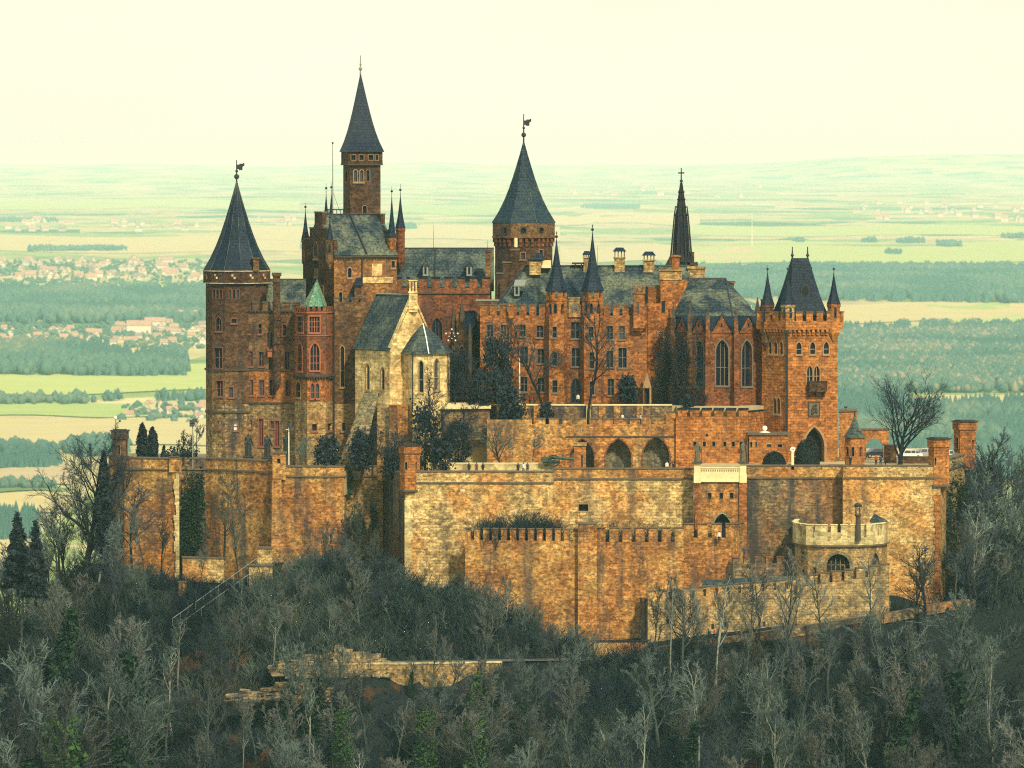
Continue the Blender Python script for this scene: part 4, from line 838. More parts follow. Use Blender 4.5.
for i in range(8):
    a = PI / 4 * i + R(0); ca, sa = math.cos(a), math.sin(a); tx, ty = -sa, ca
    for (r0, z0, r1, z1, hw) in ((8.4, 250, 7.1, 222, 1.4),):
        q = []
        for r_, z_ in ((r0, z0), (r1, z1)):
            for s in (-1, 1): q.append((xx + (r_ * k * ca) + s * hw * k * tx, y + (r_ * k * sa) + s * hw * k * ty, Z(z_, y)))
        w.add([q[0], q[1], q[3], q[2]], [(0, 1, 2, 3)])
b.part('louvre', w, M['glass'])
w = MB(); w.tube((xx, y, Z(184, y)), (xx, y, Z(168, y)), .12, .08, 5); w.box(xx - .48, xx + .48, y - .06, y + .06, Z(173.6, y), Z(172.2, y)); w.ball((xx, y, Z(181, y)), .26); b.part('cross', w, M['iron'])
w = MB(); w.prism(ngon((X(670.8, y), y - 1), 1.0, 6), Z(285, y), Z(268, y)); w.lathe(X(670.8, y), y - 1, [(1.1, Z(268, y)), (.05, Z(254, y))], 6); w.prism(ngon((X(692.5, y), y - 1), .8, 6), Z(285, y), Z(262, y)); w.prism(ngon((X(688, y), y + 1), 1.0, 6), Z(285, y), Z(252, y)); b.part('stair_turret', w, M['brick_brown'])

# --- gate tower
y = 14.5; b = Bld('gate_tower', 'square orange gate tower with steep navy roof, four turrets and arched gateway', 'tower', base(800, 18, 462))
C0, CR, CL = P(787, 14), P(838, 16.2), P(762, 18.6); CB = CR + (CL - C0); poly = [C0, CR, CB, CL]; w = MB(); ho = {'fw': .16}
wl = [(799, 342, 354, 5.0, 'pointed', 0, 1, ho), (812.8, 342, 354, 5.0, 'pointed', 0, 1, ho), (826.4, 342, 354, 5.0, 'pointed', 0, 1, ho), (809.9, 366, 383, 5.4, 'pointed', 1, 1, ho), (817, 366, 383, 5.4, 'pointed', 1, 1, ho),
      (814.6, 427.5, 463, 20, 'pointed', 0, 0, {'glass': M['void'], 'fw': .38, 'sill': False, 'rev': 1.4, 'name': 'gateway'}),
      (770.3, 341.5, 354, 3, 'pointed', 0, 0, ho), (775.8, 341.5, 354, 3, 'pointed', 0, 0, ho), (781.5, 341.5, 354, 3, 'pointed', 0, 0, ho), (775, 398, 414, 2.8, 'pointed', 0, 0, ho), (778.9, 398, 414, 2.8, 'pointed', 0, 0, ho)]
walls(b, w, poly, y, [(329, 480, 0)], wl, M['trim'], G); b.part('wall', w, M['brick_gate'])
w = MB(); po = offset(ccw(poly), .5); w.prism(po, Z(329.5, y), Z(321, y), 0)
for i in range(4):
    A, B2 = po[i], po[(i + 1) % 4]; crenel(w, A, B2, Z(321, y), Z(312.5, y), 1.15, .62, .5, 0, 1, .16); corbels(w, poly[i], poly[(i + 1) % 4], Z(335, y), Z(329.4, y), .5, .72, 0)
b.part('parapet', w, [M['brick_gate'], M['coping']])
w = MB(); fv = (CR - C0); sv = (CL - C0); ctr = C0 + fv * .5 + sv * .5; n = 4; rings = []; tot = 7
bq = [C0 + fv * .08 + sv * .06, C0 + fv * .92 + sv * .06, C0 + fv * .92 + sv * .94, C0 + fv * .08 + sv * .94]
tq = [ctr - fv * .16 - sv * .02, ctr + fv * .16 - sv * .02, ctr + fv * .16 + sv * .02, ctr - fv * .16 + sv * .02]
for i in range(tot + 1):
    t = i / tot; s = 1 - (1 - t) * .80 - .20 * (1 - t) ** 4; rings += [(*(bq[j] * (1 - s) + tq[j] * s), Z(322 - 64 * t, y + 3)) for j in range(4)]
w.add(rings, [(j * 4 + i, j * 4 + (i + 1) % 4, (j + 1) * 4 + (i + 1) % 4, (j + 1) * 4 + i) for j in range(tot) for i in range(4)] + [(tot * 4, tot * 4 + 1, tot * 4 + 2, tot * 4 + 3)]); rf = b.part('roof', w, M['slate_navy'])
for p in (ctr - fv * .15, ctr + fv * .15): finial(b, p.x, p.y, Z(258.5, y + 3), Z(246.5, y + 3), M['iron'], .26)
w = MB(); F = Facet(C0, CR); cz = Z(291, y); d0 = -1.5
for r0, mm_ in ((1.0, 0), (.7, 1)):
    vs = []
    for i in range(14): a = 2 * PI * i / 14; vs.append(F.at(F.L * .42 + .75 * r0 * math.cos(a) , cz + 1.15 * r0 * math.sin(a), d0 + (.04 if mm_ else 0)))
    vs2 = [(v[0] - F.n.x * 2.4, v[1] - F.n.y * 2.4, v[2]) for v in vs]; w.add(vs + vs2, [tuple(range(14))] + [(i, (i + 1) % 14, 14 + (i + 1) % 14, 14 + i) for i in range(14)], mm_)
b.part('oval_dormer', w, [M['iron'], M['void']])
turret(b, 767.6, 18.2, 6.6, 304.5, 271, 343, M['brick_mottled'], nv_, fin=6, slit=(309, 322, (-2.5, 3)), over=1.14); turret(b, 788, 14.6, 6.9, 304.5, 271, 330, M['stone_yellow'], nv_, fin=6, slit=(308, 318, (-3.5, 2.5)), over=1.14)
turret(b, 833.8, 16.2, 6.6, 304, 271, 333, M['brick_gate'], nv_, fin=6, slit=(308, 317, (1.5,)), over=1.14); turret(b, 811, 20.6, 6.6, 304, 270, 333, M['brick_gate'], nv_, fin=6, over=1.14)
w = MB(); a0, a1 = F.u_of(807), F.u_of(824.6); um = (a0 + a1) / 2; A, B2 = C0 + F.t * a0, C0 + F.t * a1
w.seg(A, B2, .02, Z(392, y), Z(390.3, y), 0, front=1.15); w.seg(A, B2, -1.0, Z(390.3, y), Z(382, y), 0, front=1.15); w.seg(A, A + F.t * .15, .0, Z(390.3, y), Z(382, y), 0, front=1.15); w.seg(B2 - F.t * .15, B2, .0, Z(390.3, y), Z(382, y), 0, front=1.15); w.seg(A, B2, -.95, Z(382, y), Z(380.8, y), 0, front=1.22, ext=.06)
for u in (.1, .5, .9):
    q = A + (B2 - A) * u; w.seg(q - F.t * .2, q + F.t * .2, .02, Z(394.5, y), Z(392, y), 0, front=.9); w.seg(q - F.t * .18, q + F.t * .18, .02, Z(397, y), Z(394.5, y), 0, front=.45)
b.part('balcony', w, M['brick_brown'])
w = MB(); a0, a1 = F.u_of(808.3), F.u_of(820); A, B2 = C0 + F.t * a0, C0 + F.t * a1; w.seg(A, B2, .02, Z(416.5, y), Z(402, y), 0, front=.1)
for (q0, q1, t0, t1) in ((A, B2, 402.8, 402), (A, B2, 416.8, 416)): w.seg(q0, q1, .02, Z(t0, y), Z(t1 - .6, y), 1, front=.2)
w.seg(A, A + F.t * .14, .02, Z(416, y), Z(402.8, y), 1, front=.2); w.seg(B2 - F.t * .14, B2, .02, Z(416, y), Z(402.8, y), 1, front=.2)
for i in range(9):
    u = random.uniform(.25, .75); zz = random.uniform(404.5, 414); q = A + (B2 - A) * u; w.ball((q.x + F.n.x * .1, q.y + F.n.y * .1, Z(zz, y)), random.uniform(.12, .3), 1, 6, 4)
b.part('relief_plaque', w, [M['panel'], M['trim_dark']])
pipe(b, 787.2, 13.85, 333, 466, .15); pipe(b, 833.2, 17.0, 333, 466, .12)
w = MB(); w.prism(pts((839, 18.5), (857, 21), (857, 27), (839, 25)), Z(470, 20), Z(411.5, 20), 0); w.prism(pts((839, 18.2), (858, 20.8), (858, 27), (839, 25)), Z(411.5, 20), Z(410, 20), 1); b.part('annex_wall', w, [M['brick_gate'], M['coping']])
# ------------------------------------------------------------------ ramparts, terraces and outer walls
def rampart(name, label, line, yref, pt, pb, mat, wins=(), par=9, course_py=None, thick=1.4, cat='wall', mats2=None, opts=None, cope=True):
    """retaining wall: vertical face along a plan line, parapet coping, a dark moulding below the parapet"""
    m0 = line[len(line) // 2]
    b = Bld(name, label, cat, (m0.x, m0.y, Z(pb, yref)))
    w = MB(); bands = [(pt, pt + par, 1), (pt + par, pb, 0)]
    walls(b, w, line, yref, bands, wins, M['trim'], G, cap=False, closed=False)
    for i in range(len(line) - 1): w.seg(line[i], line[i + 1], thick, Z(pt + par + 3, yref), Z(pt, yref), 1, front=-.02)
    for p_, q_ in ((line[0], line[1]), (line[-1], line[-2])):     # the ends return into the hill
        d = Vector((0, 6.0)); F0 = [p_, p_ + d]
        w.quad((p_.x, p_.y, Z(pb, yref)), (p_.x, p_.y + 6, Z(pb, yref)), (p_.x, p_.y + 6, Z(pt, yref)), (p_.x, p_.y, Z(pt, yref)), 0)
    b.part('wall', w, [M[mat], M[mats2 or mat]])
    w = MB()
    for i in range(len(line) - 1):
        w.seg(line[i], line[i + 1], thick + .1, Z(pt, yref), Z(pt - 1.4, yref), 0, front=.12, ext=.05); w.seg(line[i], line[i + 1], .02, Z(pt + par + 1.2, yref), Z(pt + par - .3, yref), 0, front=.2, ext=.1)
    if cope: b.part('coping', w, M['coping'])
    return b
def watch_turret(label, px, y, wpx, pt, pb, mat, slit=(), corb=True, n=6, rot=None):
    b = Bld('watch_turret', label, 'turret', base(px, y, pb)); k = S * (D0 + y) / D0; r = wpx * .5 * k * 1.1; x = X(px, y); poly = ngon((x, y), r, n, R(0) if rot is None else rot); w = MB()
    sl = [(px + d, a, c_, 3.0, 'round', 0, 0, {'sill': False, 'fw': .07, 'name': 'loophole'}) for d, a, c_ in slit]
    walls(b, w, poly, y - r * .8, [(pt + 8, pb, 0)], sl, M['trim'], G)
    hp = offset(poly, .16); w.prism(hp, Z(pt + 9, y), Z(pt + 1.2, y), 0)
    if corb: w.lathe(x, y, [(r * .2, Z(pb + 9, y)), (r * .55, Z(pb + 6, y)), (r * .8, Z(pb + 2, y)), (r * 1.0, Z(pb, y))], n, R(0) if rot is None else rot, 0); w.prism(offset(poly, .22), Z(pb + 1.2, y), Z(pb - .6, y), 1)
    b.part('wall', w, [M[mat], M['coping']])
    w = MB(); w.prism(offset(poly, .32), Z(pt + 1.2, y), Z(pt, y), 0); w.prism(offset(poly, -.1), Z(pt, y), Z(pt - .8, y), 0); b.part('cap', w, M['iron'])
    return b

# left rampart
rampart('rampart_wall', 'tall stained orange rampart below the round tower ending in the capped corner turret', pts((108, 24), (124, 17), (178, 14), (178.6, 18.5)), 15, 459, 606, 'stone_orange', par=10)
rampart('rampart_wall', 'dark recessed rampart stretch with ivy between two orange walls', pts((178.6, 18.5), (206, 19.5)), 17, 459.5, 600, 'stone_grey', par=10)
rampart('rampart_wall', 'bright orange rampart face below the dark statues', pts((206, 19.5), (273, 10)), 13, 461, 590, 'stone_orange', par=10)
rampart('rampart_wall', 'orange rampart stretch right of the small square box turret', pts((273, 9.4), (326, 7.6), (344, 8.2), (346, 14)), 8.5, 467, 595, 'stone_orange', par=9)
rampart('rampart_wall', 'recessed ivy hung rampart left of the pointed bastion corner', pts((346, 14), (383, 16)), 15, 467, 590, 'stone_yellow', par=9)
b = Bld('quoin_strip', 'pale ragged stone corner strip on the stained left rampart', 'quoin', base(178, 14, 590)); w = MB()
for i in range(22):
    z0 = 474 + i * 5.2; h = random.uniform(.35, .75); w.box(X(178, 14) - h, X(178, 14) + .12, 13.86, 14.3, Z(z0 + 5, 14), Z(z0, 14))
b.part('block', w, M['cream_band'])
watch_turret('square capped turret with a camera mast at the far left wall corner', 119.5, 17.5, 17.5, 430, 463, 'brick_mottled', ((-1, 445, 455),), False, 4, R(40))
b = Bld('box_turret', 'small square brick box with one dark opening on the left rampart', 'turret', base(279, 9, 478)); w = MB(); walls(b, w, pts((272.3, 9), (285.5, 8.6), (285.5, 11.5), (272.3, 11.5)), 9, [(453.5, 480, 0)], [(278.4, 459, 463.5, 3.4, 'rect', 0, 0, {'sill': False, 'fw': .0, 'name': 'loophole'})], FR, G); b.part('wall', w, M['stone_orange']); w = MB(); w.prism(offset(pts((272.3, 9), (285.5, 8.6), (285.5, 11.5), (272.3, 11.5)), .18), Z(453.5, 9), Z(452.3, 9)); b.part('cap', w, M['coping'])
b = Bld('wall_buttress', 'square orange buttress rising from the slope under the box turret', 'buttress', base(276, 8, 560)); w = MB(); w.add([V(P(271.5, 8.8), Z(480, 9)), V(P(281, 8.6), Z(480, 9)), V(P(281, 10), Z(480, 9)), V(P(271.5, 10), Z(480, 9)), V(P(271, 7), Z(562, 9)), V(P(284, 7), Z(562, 9)), V(P(284, 10), Z(562, 9)), V(P(271, 10), Z(562, 9))], [(0, 1, 2, 3), (4, 5, 1, 0), (5, 6, 2, 1), (7, 4, 0, 3), (6, 7, 3, 2)]); b.part('wall', w, M['stone_orange'])

# pointed bastion and front ramparts
rampart('bastion_flank', 'shaded grey flank of the pointed bastion left of its corner', pts((380, 19), (405, -.5)), 8, 473, 606, 'stone_grey', par=9)  # the flank's shade is put into its grey stone colour
rampart('bastion_wall', 'broad pale yellow bastion front under the low white garden wall', pts((405, -.5), (553.5, -1)), -1, 472.5, 650, 'stone_wall', par=10)
rampart('bastion_wall', 'yellow bastion stretch with one square dark opening below the arcade', pts((553.5, 1), (694, 1)), 1, 469.5, 640, 'stone_wall', [(583.5, 504.5, 511.5, 9.5, 'rect', 0, 0, {'sill': False, 'fw': .15, 'rev': .8, 'glass': M['void'], 'name': 'opening'})], par=9, mats2='stone_orange')
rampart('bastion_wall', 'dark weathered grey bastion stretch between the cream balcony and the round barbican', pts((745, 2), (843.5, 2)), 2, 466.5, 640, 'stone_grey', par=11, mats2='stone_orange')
rampart('bastion_wall', 'speckled yellow bastion front at the right end with a corbelled turret', pts((843.5, -1), (941, -1)), -1, 466.5, 640, 'stone_wall', par=11)
rampart('bastion_flank', 'receding right flank of the bastion running to the rear capped turret', pts((941, -1), (968, 26)), 10, 459, 600, 'stone_yellow', par=9)
watch_turret('orange brick corner turret with two slits on the pointed bastion', 409.8, .4, 18.5, 444.5, 490, 'brick_gate', ((-4, 462, 470), (5.5, 462, 470)))
watch_turret('orange brick corner turret corbelled from the right bastion end', 939.3, .2, 19, 438, 485, 'brick_gate', ((-4, 457.5, 465),))
watch_turret('tall capped brick turret standing furthest right behind the bastion', 965.3, 24, 20.5, 420.5, 470, 'brick_gate', ((-8, 437, 449), (7.5, 440, 448)), False)
b = Bld('buttress_strip', 'ragged orange quoins under the right bastion turret', 'quoin', base(937, -1, 600)); w = MB()
for i in range(18):
    z0 = 495 + i * 5.5; h = random.uniform(.5, 1.0); w.box(X(940, -1) - h, X(940, -1) + .15, -1.16, -.7, Z(z0 + 5.2, -1), Z(z0, -1))
b.part('block', w, M['brick_gate'])
b = Bld('corner_quoins', 'pale dressed corner stones under the pointed bastion turret', 'quoin', base(406, -.5, 590)); w = MB()
for i in range(20):
    z0 = 500 + i * 5; h = random.uniform(.6, 1.3); w.box(X(404.8, -.5) - .05, X(405, -.5) + h, -.68, -.2, Z(z0 + 4.9, 0), Z(z0, 0))
b.part('block', w, M['cream_band'])

# gate block with cream balcony
y = -2; b = Bld('balcony_gatehouse', 'gatehouse block with cream balcony above three square holes and a pointed arch', 'gatehouse', base(720, -2, 590)); poly = pts((693.5, -2), (747, -2), (747, 4), (693.5, 4)); w = MB()
walls(b, w, poly, y, [(483, 600, 0)], [(710, 493.2, 499, 3.6, 'rect', 0, 0, {'sill': False, 'fw': .06, 'name': 'opening'}), (721.5, 493.2, 499, 3.6, 'rect', 0, 0, {'sill': False, 'fw': .06, 'name': 'opening'}), (732, 493.2, 499, 3.6, 'rect', 0, 0, {'sill': False, 'fw': .06, 'name': 'opening'}),
     (722.5, 513.5, 540, 18.5, 'pointed', 0, 0, {'sill': False, 'fw': .4, 'rev': 1.2, 'glass': M['void'], 'name': 'gateway'})], M['stone_green'], G)
w.seg(P(693.5, -2), P(701, -2), .1, Z(560, y), Z(483, y), 1, front=.35); w.seg(P(739.5, -2), P(747, -2), .1, Z(560, y), Z(483, y), 1, front=.35); w.seg(P(695, -2), P(703, -2), .1, Z(560, y), Z(513, y), 1, front=.55); b.part('wall', w, [M['stone_orange'], M['brick_orange']])
w = MB(); w.seg(P(701, -2), P(740, -2), .5, Z(480.5, y), Z(468.5, y), 0, front=.2); w.seg(P(701, -2), P(740, -2), .6, Z(468.5, y), Z(467.3, y), 0, front=.32); w.seg(P(701, -2), P(740, -2), .6, Z(482, y), Z(480.5, y), 0, front=.35)
for i in range(17): q = P(702 + i * 2.25, -2); w.box(q.x - .09, q.x + .09, -2.24, -2.15, Z(471.5, y), Z(469.6, y), 1)
b.part('balustrade', w, [M['cream'], M['trim']])
for px in (697.5, 743.3):
    w = MB(); w.box(X(px - 3.6, y), X(px + 3.6, y), -2.45, -1.4, Z(483, y), Z(474, y)); w.box(X(px - 3.2, y), X(px + 3.2, y), -2.35, -1.5, Z(474, y), Z(463.5, y)); w.box(X(px - 3.8, y), X(px + 3.8, y), -2.5, -1.35, Z(464, y), Z(462.3, y)); b.part('pier', w, M['cream'])

# arcaded terrace wall
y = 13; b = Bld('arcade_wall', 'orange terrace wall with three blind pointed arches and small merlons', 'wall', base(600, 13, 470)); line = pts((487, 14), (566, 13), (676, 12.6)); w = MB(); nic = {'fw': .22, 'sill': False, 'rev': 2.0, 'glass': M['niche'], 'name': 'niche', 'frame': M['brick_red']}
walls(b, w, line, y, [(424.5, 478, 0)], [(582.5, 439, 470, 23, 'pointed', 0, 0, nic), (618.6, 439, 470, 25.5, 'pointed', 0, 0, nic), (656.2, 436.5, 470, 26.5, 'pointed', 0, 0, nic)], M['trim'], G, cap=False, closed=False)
for i in range(2): w.seg(line[i], line[i + 1], .7, Z(425, y), Z(424.5, y), 0, front=-.02)
crenel(w, P(522, 13.6), P(640, 12.8), Z(424.5, y), Z(419, y), 1.55, .55, .7, 0, 1, .14); crenel(w, P(641.5, 12.8), P(664, 12.7), Z(424.5, y), Z(416.5, y), 1.5, .55, .7, 0, 1, .14); w.seg(P(666, 12.7), P(676, 12.6), .7, Z(424.5, y), Z(412.5, y), 0); w.seg(P(666, 12.7), P(676, 12.6), .8, Z(412.5, y), Z(411.3, y), 1, front=.1)
w.seg(P(487, 14), P(522, 13.6), .7, Z(424.5, y), Z(420, y), 0); b.part('wall', w, [M['stone_orange'], M['coping']])
w = MB(); w.seg(line[1], line[2], .02, Z(437.2, y), Z(435.9, y), 0, front=.14); b.part('string_course', w, M['trim_dark'])
y = 12; b = Bld('terrace_wall', 'bright orange terrace wall with loopholes and dark capped merlons below the church', 'wall', base(715, 12, 470)); line = pts((676, 12), (748.5, 11), (764, 17)); w = MB(); lo = {'sill': False, 'fw': .05, 'name': 'loophole'}
walls(b, w, line, y, [(416.5, 478, 0)], [(px, 441.5, 446.5, 3, 'rect', 0, 0, lo) for px in (695, 704.5, 714, 725, 733.5, 741.5)] + [(669 + 38, 434, 436, 2.5, 'rect', 0, 0, lo)], M['trim'], G, cap=False, closed=False)
for i in range(2): w.seg(line[i], line[i + 1], .8, Z(417, y), Z(416.5, y), 0, front=-.02)
crenel(w, P(678, 12), P(748, 11), Z(416.5, y), Z(409.8, y), 1.5, .5, .8, 0, 1, .3); crenel(w, P(749.5, 11.5), P(764, 17), Z(416.5, y), Z(412, y), .8, .5, .8, 0, 1, .2); b.part('wall', w, [M['brick_gate'], M['slate_navy']])
y = 18; b = Bld('garden_parapet', 'mixed stone garden parapet with pale coping at the foot of the brick residence', 'wall', base(600, 18, 417)); w = MB(); line = pts((487, 18.5), (586, 17.5)); l2 = pts((592, 17.5), (672, 17.5))
for (a, c_), mi in ((line, 0), (l2, 0)): w.seg(a, c_, .6, Z(425, y), Z(405.5, y), mi); w.seg(a, c_, .8, Z(405.5, y), Z(404.2, y), 1, front=.12)
for px in (500, 525, 537, 602, 617, 640): w.box(X(px, 17) - .5, X(px, 17) + .5, 17.2, 17.9, Z(425, y), Z(406, y), 2)
b.part('wall', w, [M['stone_grey'], M['cream'], M['stone_orange']])
b = Bld('slab_roof', 'low pale flat roofed lean-to between the stone chapel and the dark evergreens', 'lean-to', base(465, 17, 415)); y = 16; w = MB(); w.box(X(441, y), X(490, y), y, y + 4, Z(440, y), Z(408.5, y), 1); b.part('wall', w, [M['stone_grey'], M['stone_grey']]); w = MB(); slab(w, (X(436, y), y - .5, Z(407.6, y)), (X(491, y), y - .5, Z(407, y)), (X(491, y + 4), y + 4, Z(402.5, y + 4)), (X(446, y + 4), y + 4, Z(402.5, y + 4)), .25); b.part('roof', w, M['cream'])

# guard hut and things on the forecourt
y = 8.5; b = Bld('guard_hut', 'low flat roofed brick hut with two small windows in front of the gate tower', 'hut', base(768, 8.5, 468)); poly = pts((749.5, 8.5), (788, 8.5), (788, 12.5), (749.5, 10.9)); w = MB(); walls(b, w, poly, y, [(434.5, 480, 0)], [(769.3, 444.3, 447.4, 4.4, 'rect', 0, 0, {'sill': False, 'fw': .06}), (780.3, 444.3, 447.4, 4.4, 'rect', 0, 0, {'sill': False, 'fw': .06}), (751.5, 442, 447, 2, 'rect', 0, 0, lo), (756.5, 442, 447, 2, 'rect', 0, 0, lo)], FR, G); b.part('wall', w, M['brick_gate'])
w = MB(); w.prism(offset(poly, .25), Z(435, y), Z(432.8, y)); b.part('roof', w, M['coping'])
xx = X(765, 9.5); b2 = Bld('globe_lamp', 'white globe lamp on a pale base on the hut roof', 'lamp', (xx, 9.5, Z(433, 9.5))); w = MB(); w.lathe(xx, 9.5, [(.85, Z(433, 9.5)), (.8, Z(432, 9.5)), (.15, Z(431.2, 9.5)), (.1, Z(430.5, 9.5))], 10, 0, 0, True); b2.part('base', w, M['white']); w = MB(); w.ball((xx, 9.5, Z(428.4, 9.5)), .4, 0, 12, 8); b2.part('globe', w, M['white'], smooth=True)
px = 793; y = 2; b = Bld('round_sign', 'round white sign with a dark bent arrow on a pale post before the gateway', 'sign', base(px, y, 468)); w = MB(); w.box(X(px, y) - .2, X(px, y) + .2, y, y + .35, Z(470, y), Z(452, y)); b.part('post', w, M['cream'])
w = MB(); zc = Z(449.4, y); w.add([(X(px, y) + .38 * math.cos(a), y - .06, zc + .38 * math.sin(a)) for a in [2 * PI * i / 16 for i in range(16)]] + [(X(px, y) + .38 * math.cos(a), y + .02, zc + .38 * math.sin(a)) for a in [2 * PI * i / 16 for i in range(16)]], [tuple(range(16)), tuple(reversed(range(16, 32)))] + [(i, (i + 1) % 16, 16 + (i + 1) % 16, 16 + i) for i in range(16)]); o = b.part('sign_plate', w, M['white'])
w = MB(); w.tube((X(px, y) - .18, y - .08, zc - .05), (X(px, y) - .02, y - .08, zc + .08), .05, .05, 4); w.tube((X(px, y) - .02, y - .08, zc + .08), (X(px, y) + .2, y - .08, zc - .02), .05, .05, 4); b.part('arrow', w, M['iron'], o)
y = 1.5; c = P(855, y); k = S; b = Bld('turret_house', 'small octagonal brick gazebo with pointed slate roof on the forecourt edge', 'gazebo', (c.x, y, Z(468, y))); poly = ngon(c, 10.3 * k, 8, R(22.5)); w = MB(); sl = [(px, 447, 456.5, 3, 'round', 0, 0, {'sill': False, 'fw': .09}) for px in (847.6, 853, 861)]; walls(b, w, poly, y - 1.3, [(437, 480, 0)], sl, M['trim_red'], G); b.part('wall', w, M['brick_gate']); w = MB(); w.lathe(c.x, y, [(8 * k, Z(437.5, y))] + spire_prof(12.2 * k, Z(437.4, y), Z(414.5, y), .25), 8, R(22.5)); rf = b.part('roof', w, M['slate_green']); finial(b, c.x, y, Z(415, y), Z(411, y), M['iron'], .1)
y = 20; b = Bld('archway_wall', 'low brick arch on the forecourt with a parked car showing through it', 'archway', base(875, 20, 458)); w = MB(); walls(b, w, pts((862, 20), (889, 20), (889, 21.6), (862, 21.6)), y, [(430, 466, 0)], [(875, 438.5, 462, 17, 'round', 0, 0, {'void': True, 'rev': 1.6})], FR, G, rev=1.6)
# open archway: drop the back face so one sees through it
b.part('wall', w, M['brick_gate']); 
for o in [o for o in b.root.children if o.name.startswith('wall')]:
    me = o.data; import bmesh as _bm; bb = _bm.new(); bb.from_mesh(me); yb = 21.6 - 20
    fs_ = [f for f in bb.faces if all(abs(v.co.y - yb) < 1e-3 for v in f.verts) and len(f.verts) == 4 and f.calc_area() > 5]; _bm.ops.delete(bb, geom=fs_, context='FACES'); bb.to_mesh(me); bb.free()
w = MB(); w.box(X(861, y), X(890, y), 19.9, 21.8, Z(430, y), Z(428.8, y)); b.part('coping', w, M['coping'])
b = Bld('gate_pier', 'square brick pier left of the bare courtyard tree', 'pier', base(890, 12, 466)); w = MB(); w.box(X(885, 12), X(897, 12), 12, 13.5, Z(468, 12), Z(446, 12)); b.part('wall', w, M['brick_mottled']); w = MB(); w.box(X(884.4, 12), X(897.6, 12), 11.9, 13.6, Z(446, 12), Z(444.8, 12)); b.part('cap', w, M['coping'])
b = Bld('low_wall', 'low brown brick wall right of the bare courtyard tree', 'wall', base(915, 10, 467)); w = MB(); w.box(X(903, 10), X(931, 10), 10, 10.6, Z(470, 10), Z(457.5, 10)); b.part('wall', w, M['brick_mottled']); w = MB(); w.box(X(902.5, 10), X(931.5, 10), 9.9, 10.7, Z(457.5, 10), Z(456.3, 10)); b.part('coping', w, M['coping'])
y = 4; b = Bld('brick_pillar', 'square capped brick pillar in front of the leftmost arch', 'pillar', base(580, 4, 470)); w = MB(); walls(b, w, pts((574, 4), (586, 4), (586, 6), (574, 6)), y, [(446, 478, 0)], [(582, 455, 467, 1.8, 'rect', 0, 0, lo)], FR, G); b.part('wall', w, M['brick_gate']); w = MB(); w.box(X(573.2, y), X(586.8, y), 3.8, 6.2, Z(446, y), Z(443, y)); b.part('cap', w, M['stone_yellow'])
b = Bld('railing_wall', 'low pale garden wall along the bastion terrace', 'wall', base(500, 3, 474)); y = 3; w = MB(); w.seg(P(428, 3), P(555, 3), .4, Z(478, y), Z(463.8, y), 0); b.part('wall', w, [M['cream_band']]); w = MB(); w.seg(P(428, 3), P(555.3, 3), .5, Z(463.8, y), Z(462.9, y), 0, front=.08); b.part('coping', w, M['cream'])
# cannon
y = 2.5; b = Bld('cannon', 'small green cannon on a wheeled carriage beside the brick pillar', 'cannon', base(556, y, 470)); w = MB(); w.tube((X(551, y), y, Z(457.5, y)), (X(574, y), y, Z(459.2, y)), .26, .17, 8); w.ball((X(550.6, y), y, Z(457.5, y)), .3); w.tube((X(562, y), y, Z(458, y)), (X(564, y), y, Z(458.2, y)), .3, .3, 8); b.part('barrel', w, M['gun_green'])
w = MB(); w.box(X(543, y), X(560, y), y - .35, y + .35, Z(464, y), Z(460.5, y)); w.box(X(541, y), X(551, y), y - .5, y + .5, Z(462, y), Z(457.5, y)); b.part('carriage', w, M['gun_green'])
for dy in (-.6, .6):
    w = MB(); cx_, cz_ = X(554, y), Z(461, y)
    for i in range(14):
        a0, a1 = 2 * PI * i / 14, 2 * PI * (i + 1) / 14; w.tube((cx_ + .85 * math.cos(a0), y + dy, cz_ + .85 * math.sin(a0)), (cx_ + .85 * math.cos(a1), y + dy, cz_ + .85 * math.sin(a1)), .07, .07, 4)
        if i % 2 == 0: w.tube((cx_, y + dy, cz_), (cx_ + .85 * math.cos(a0), y + dy, cz_ + .85 * math.sin(a0)), .04, .04, 4)
    b.part('wheel', w, M['iron'])
# thin railing by the statues
b = Bld('iron_railing', 'thin iron railing in front of the dark statues', 'railing', base(262, 16, 461)); w = MB()
for i in range(22): px = 236 + i * 2.3; w.tube((X(px, 16.5), 16.5, Z(466, 16)), (X(px, 16.5), 16.5, Z(457, 16)), .03, .03, 4)
w.tube((X(236, 16.5), 16.5, Z(457, 16)), (X(284, 16.5), 16.5, Z(457, 16)), .045, .045, 4); b.part('rail', w, M['iron'])
# flood lights and camera mast
def light_pole(label, px, y, pb, pt, heads, mat='lead'):
    b = Bld('floodlight_pole', label, 'floodlight', base(px, y, pb)); w = MB(); w.tube(base(px, y, pb), base(px, y, pt), .10, .07, 6); w.tube(base(px - 3, y, pt + 5), base(px + 3.5, y, pt + 5), .05, .05, 4); b.part('pole', w, M[mat])
    for dx, dz in heads:
        w = MB(); x_, z_ = X(px + dx, y), Z(pt + dz, y); w.add([(x_ - .36, y - .35, z_ - .25), (x_ + .36, y - .35, z_ - .25), (x_ + .36, y - .2, z_ + .3), (x_ - .36, y - .2, z_ + .3), (x_ - .28, y + .25, z_ - .18), (x_ + .28, y + .25, z_ - .18), (x_ + .28, y + .25, z_ + .2), (x_ - .28, y + .25, z_ + .2)], [(0, 1, 2, 3), (7, 6, 5, 4), (0, 4, 5, 1), (1, 5, 6, 2), (2, 6, 7, 3), (3, 7, 4, 0)]); b.part('lamp_head', w, M['iron'])
    return b
light_pole('pale floodlight pole with two dark lamp heads by the leafless shrubs on the rampart', 192.3, 19, 470, 420, ((-.6, 1.5), (2.6, .5), (-.6, 5)))
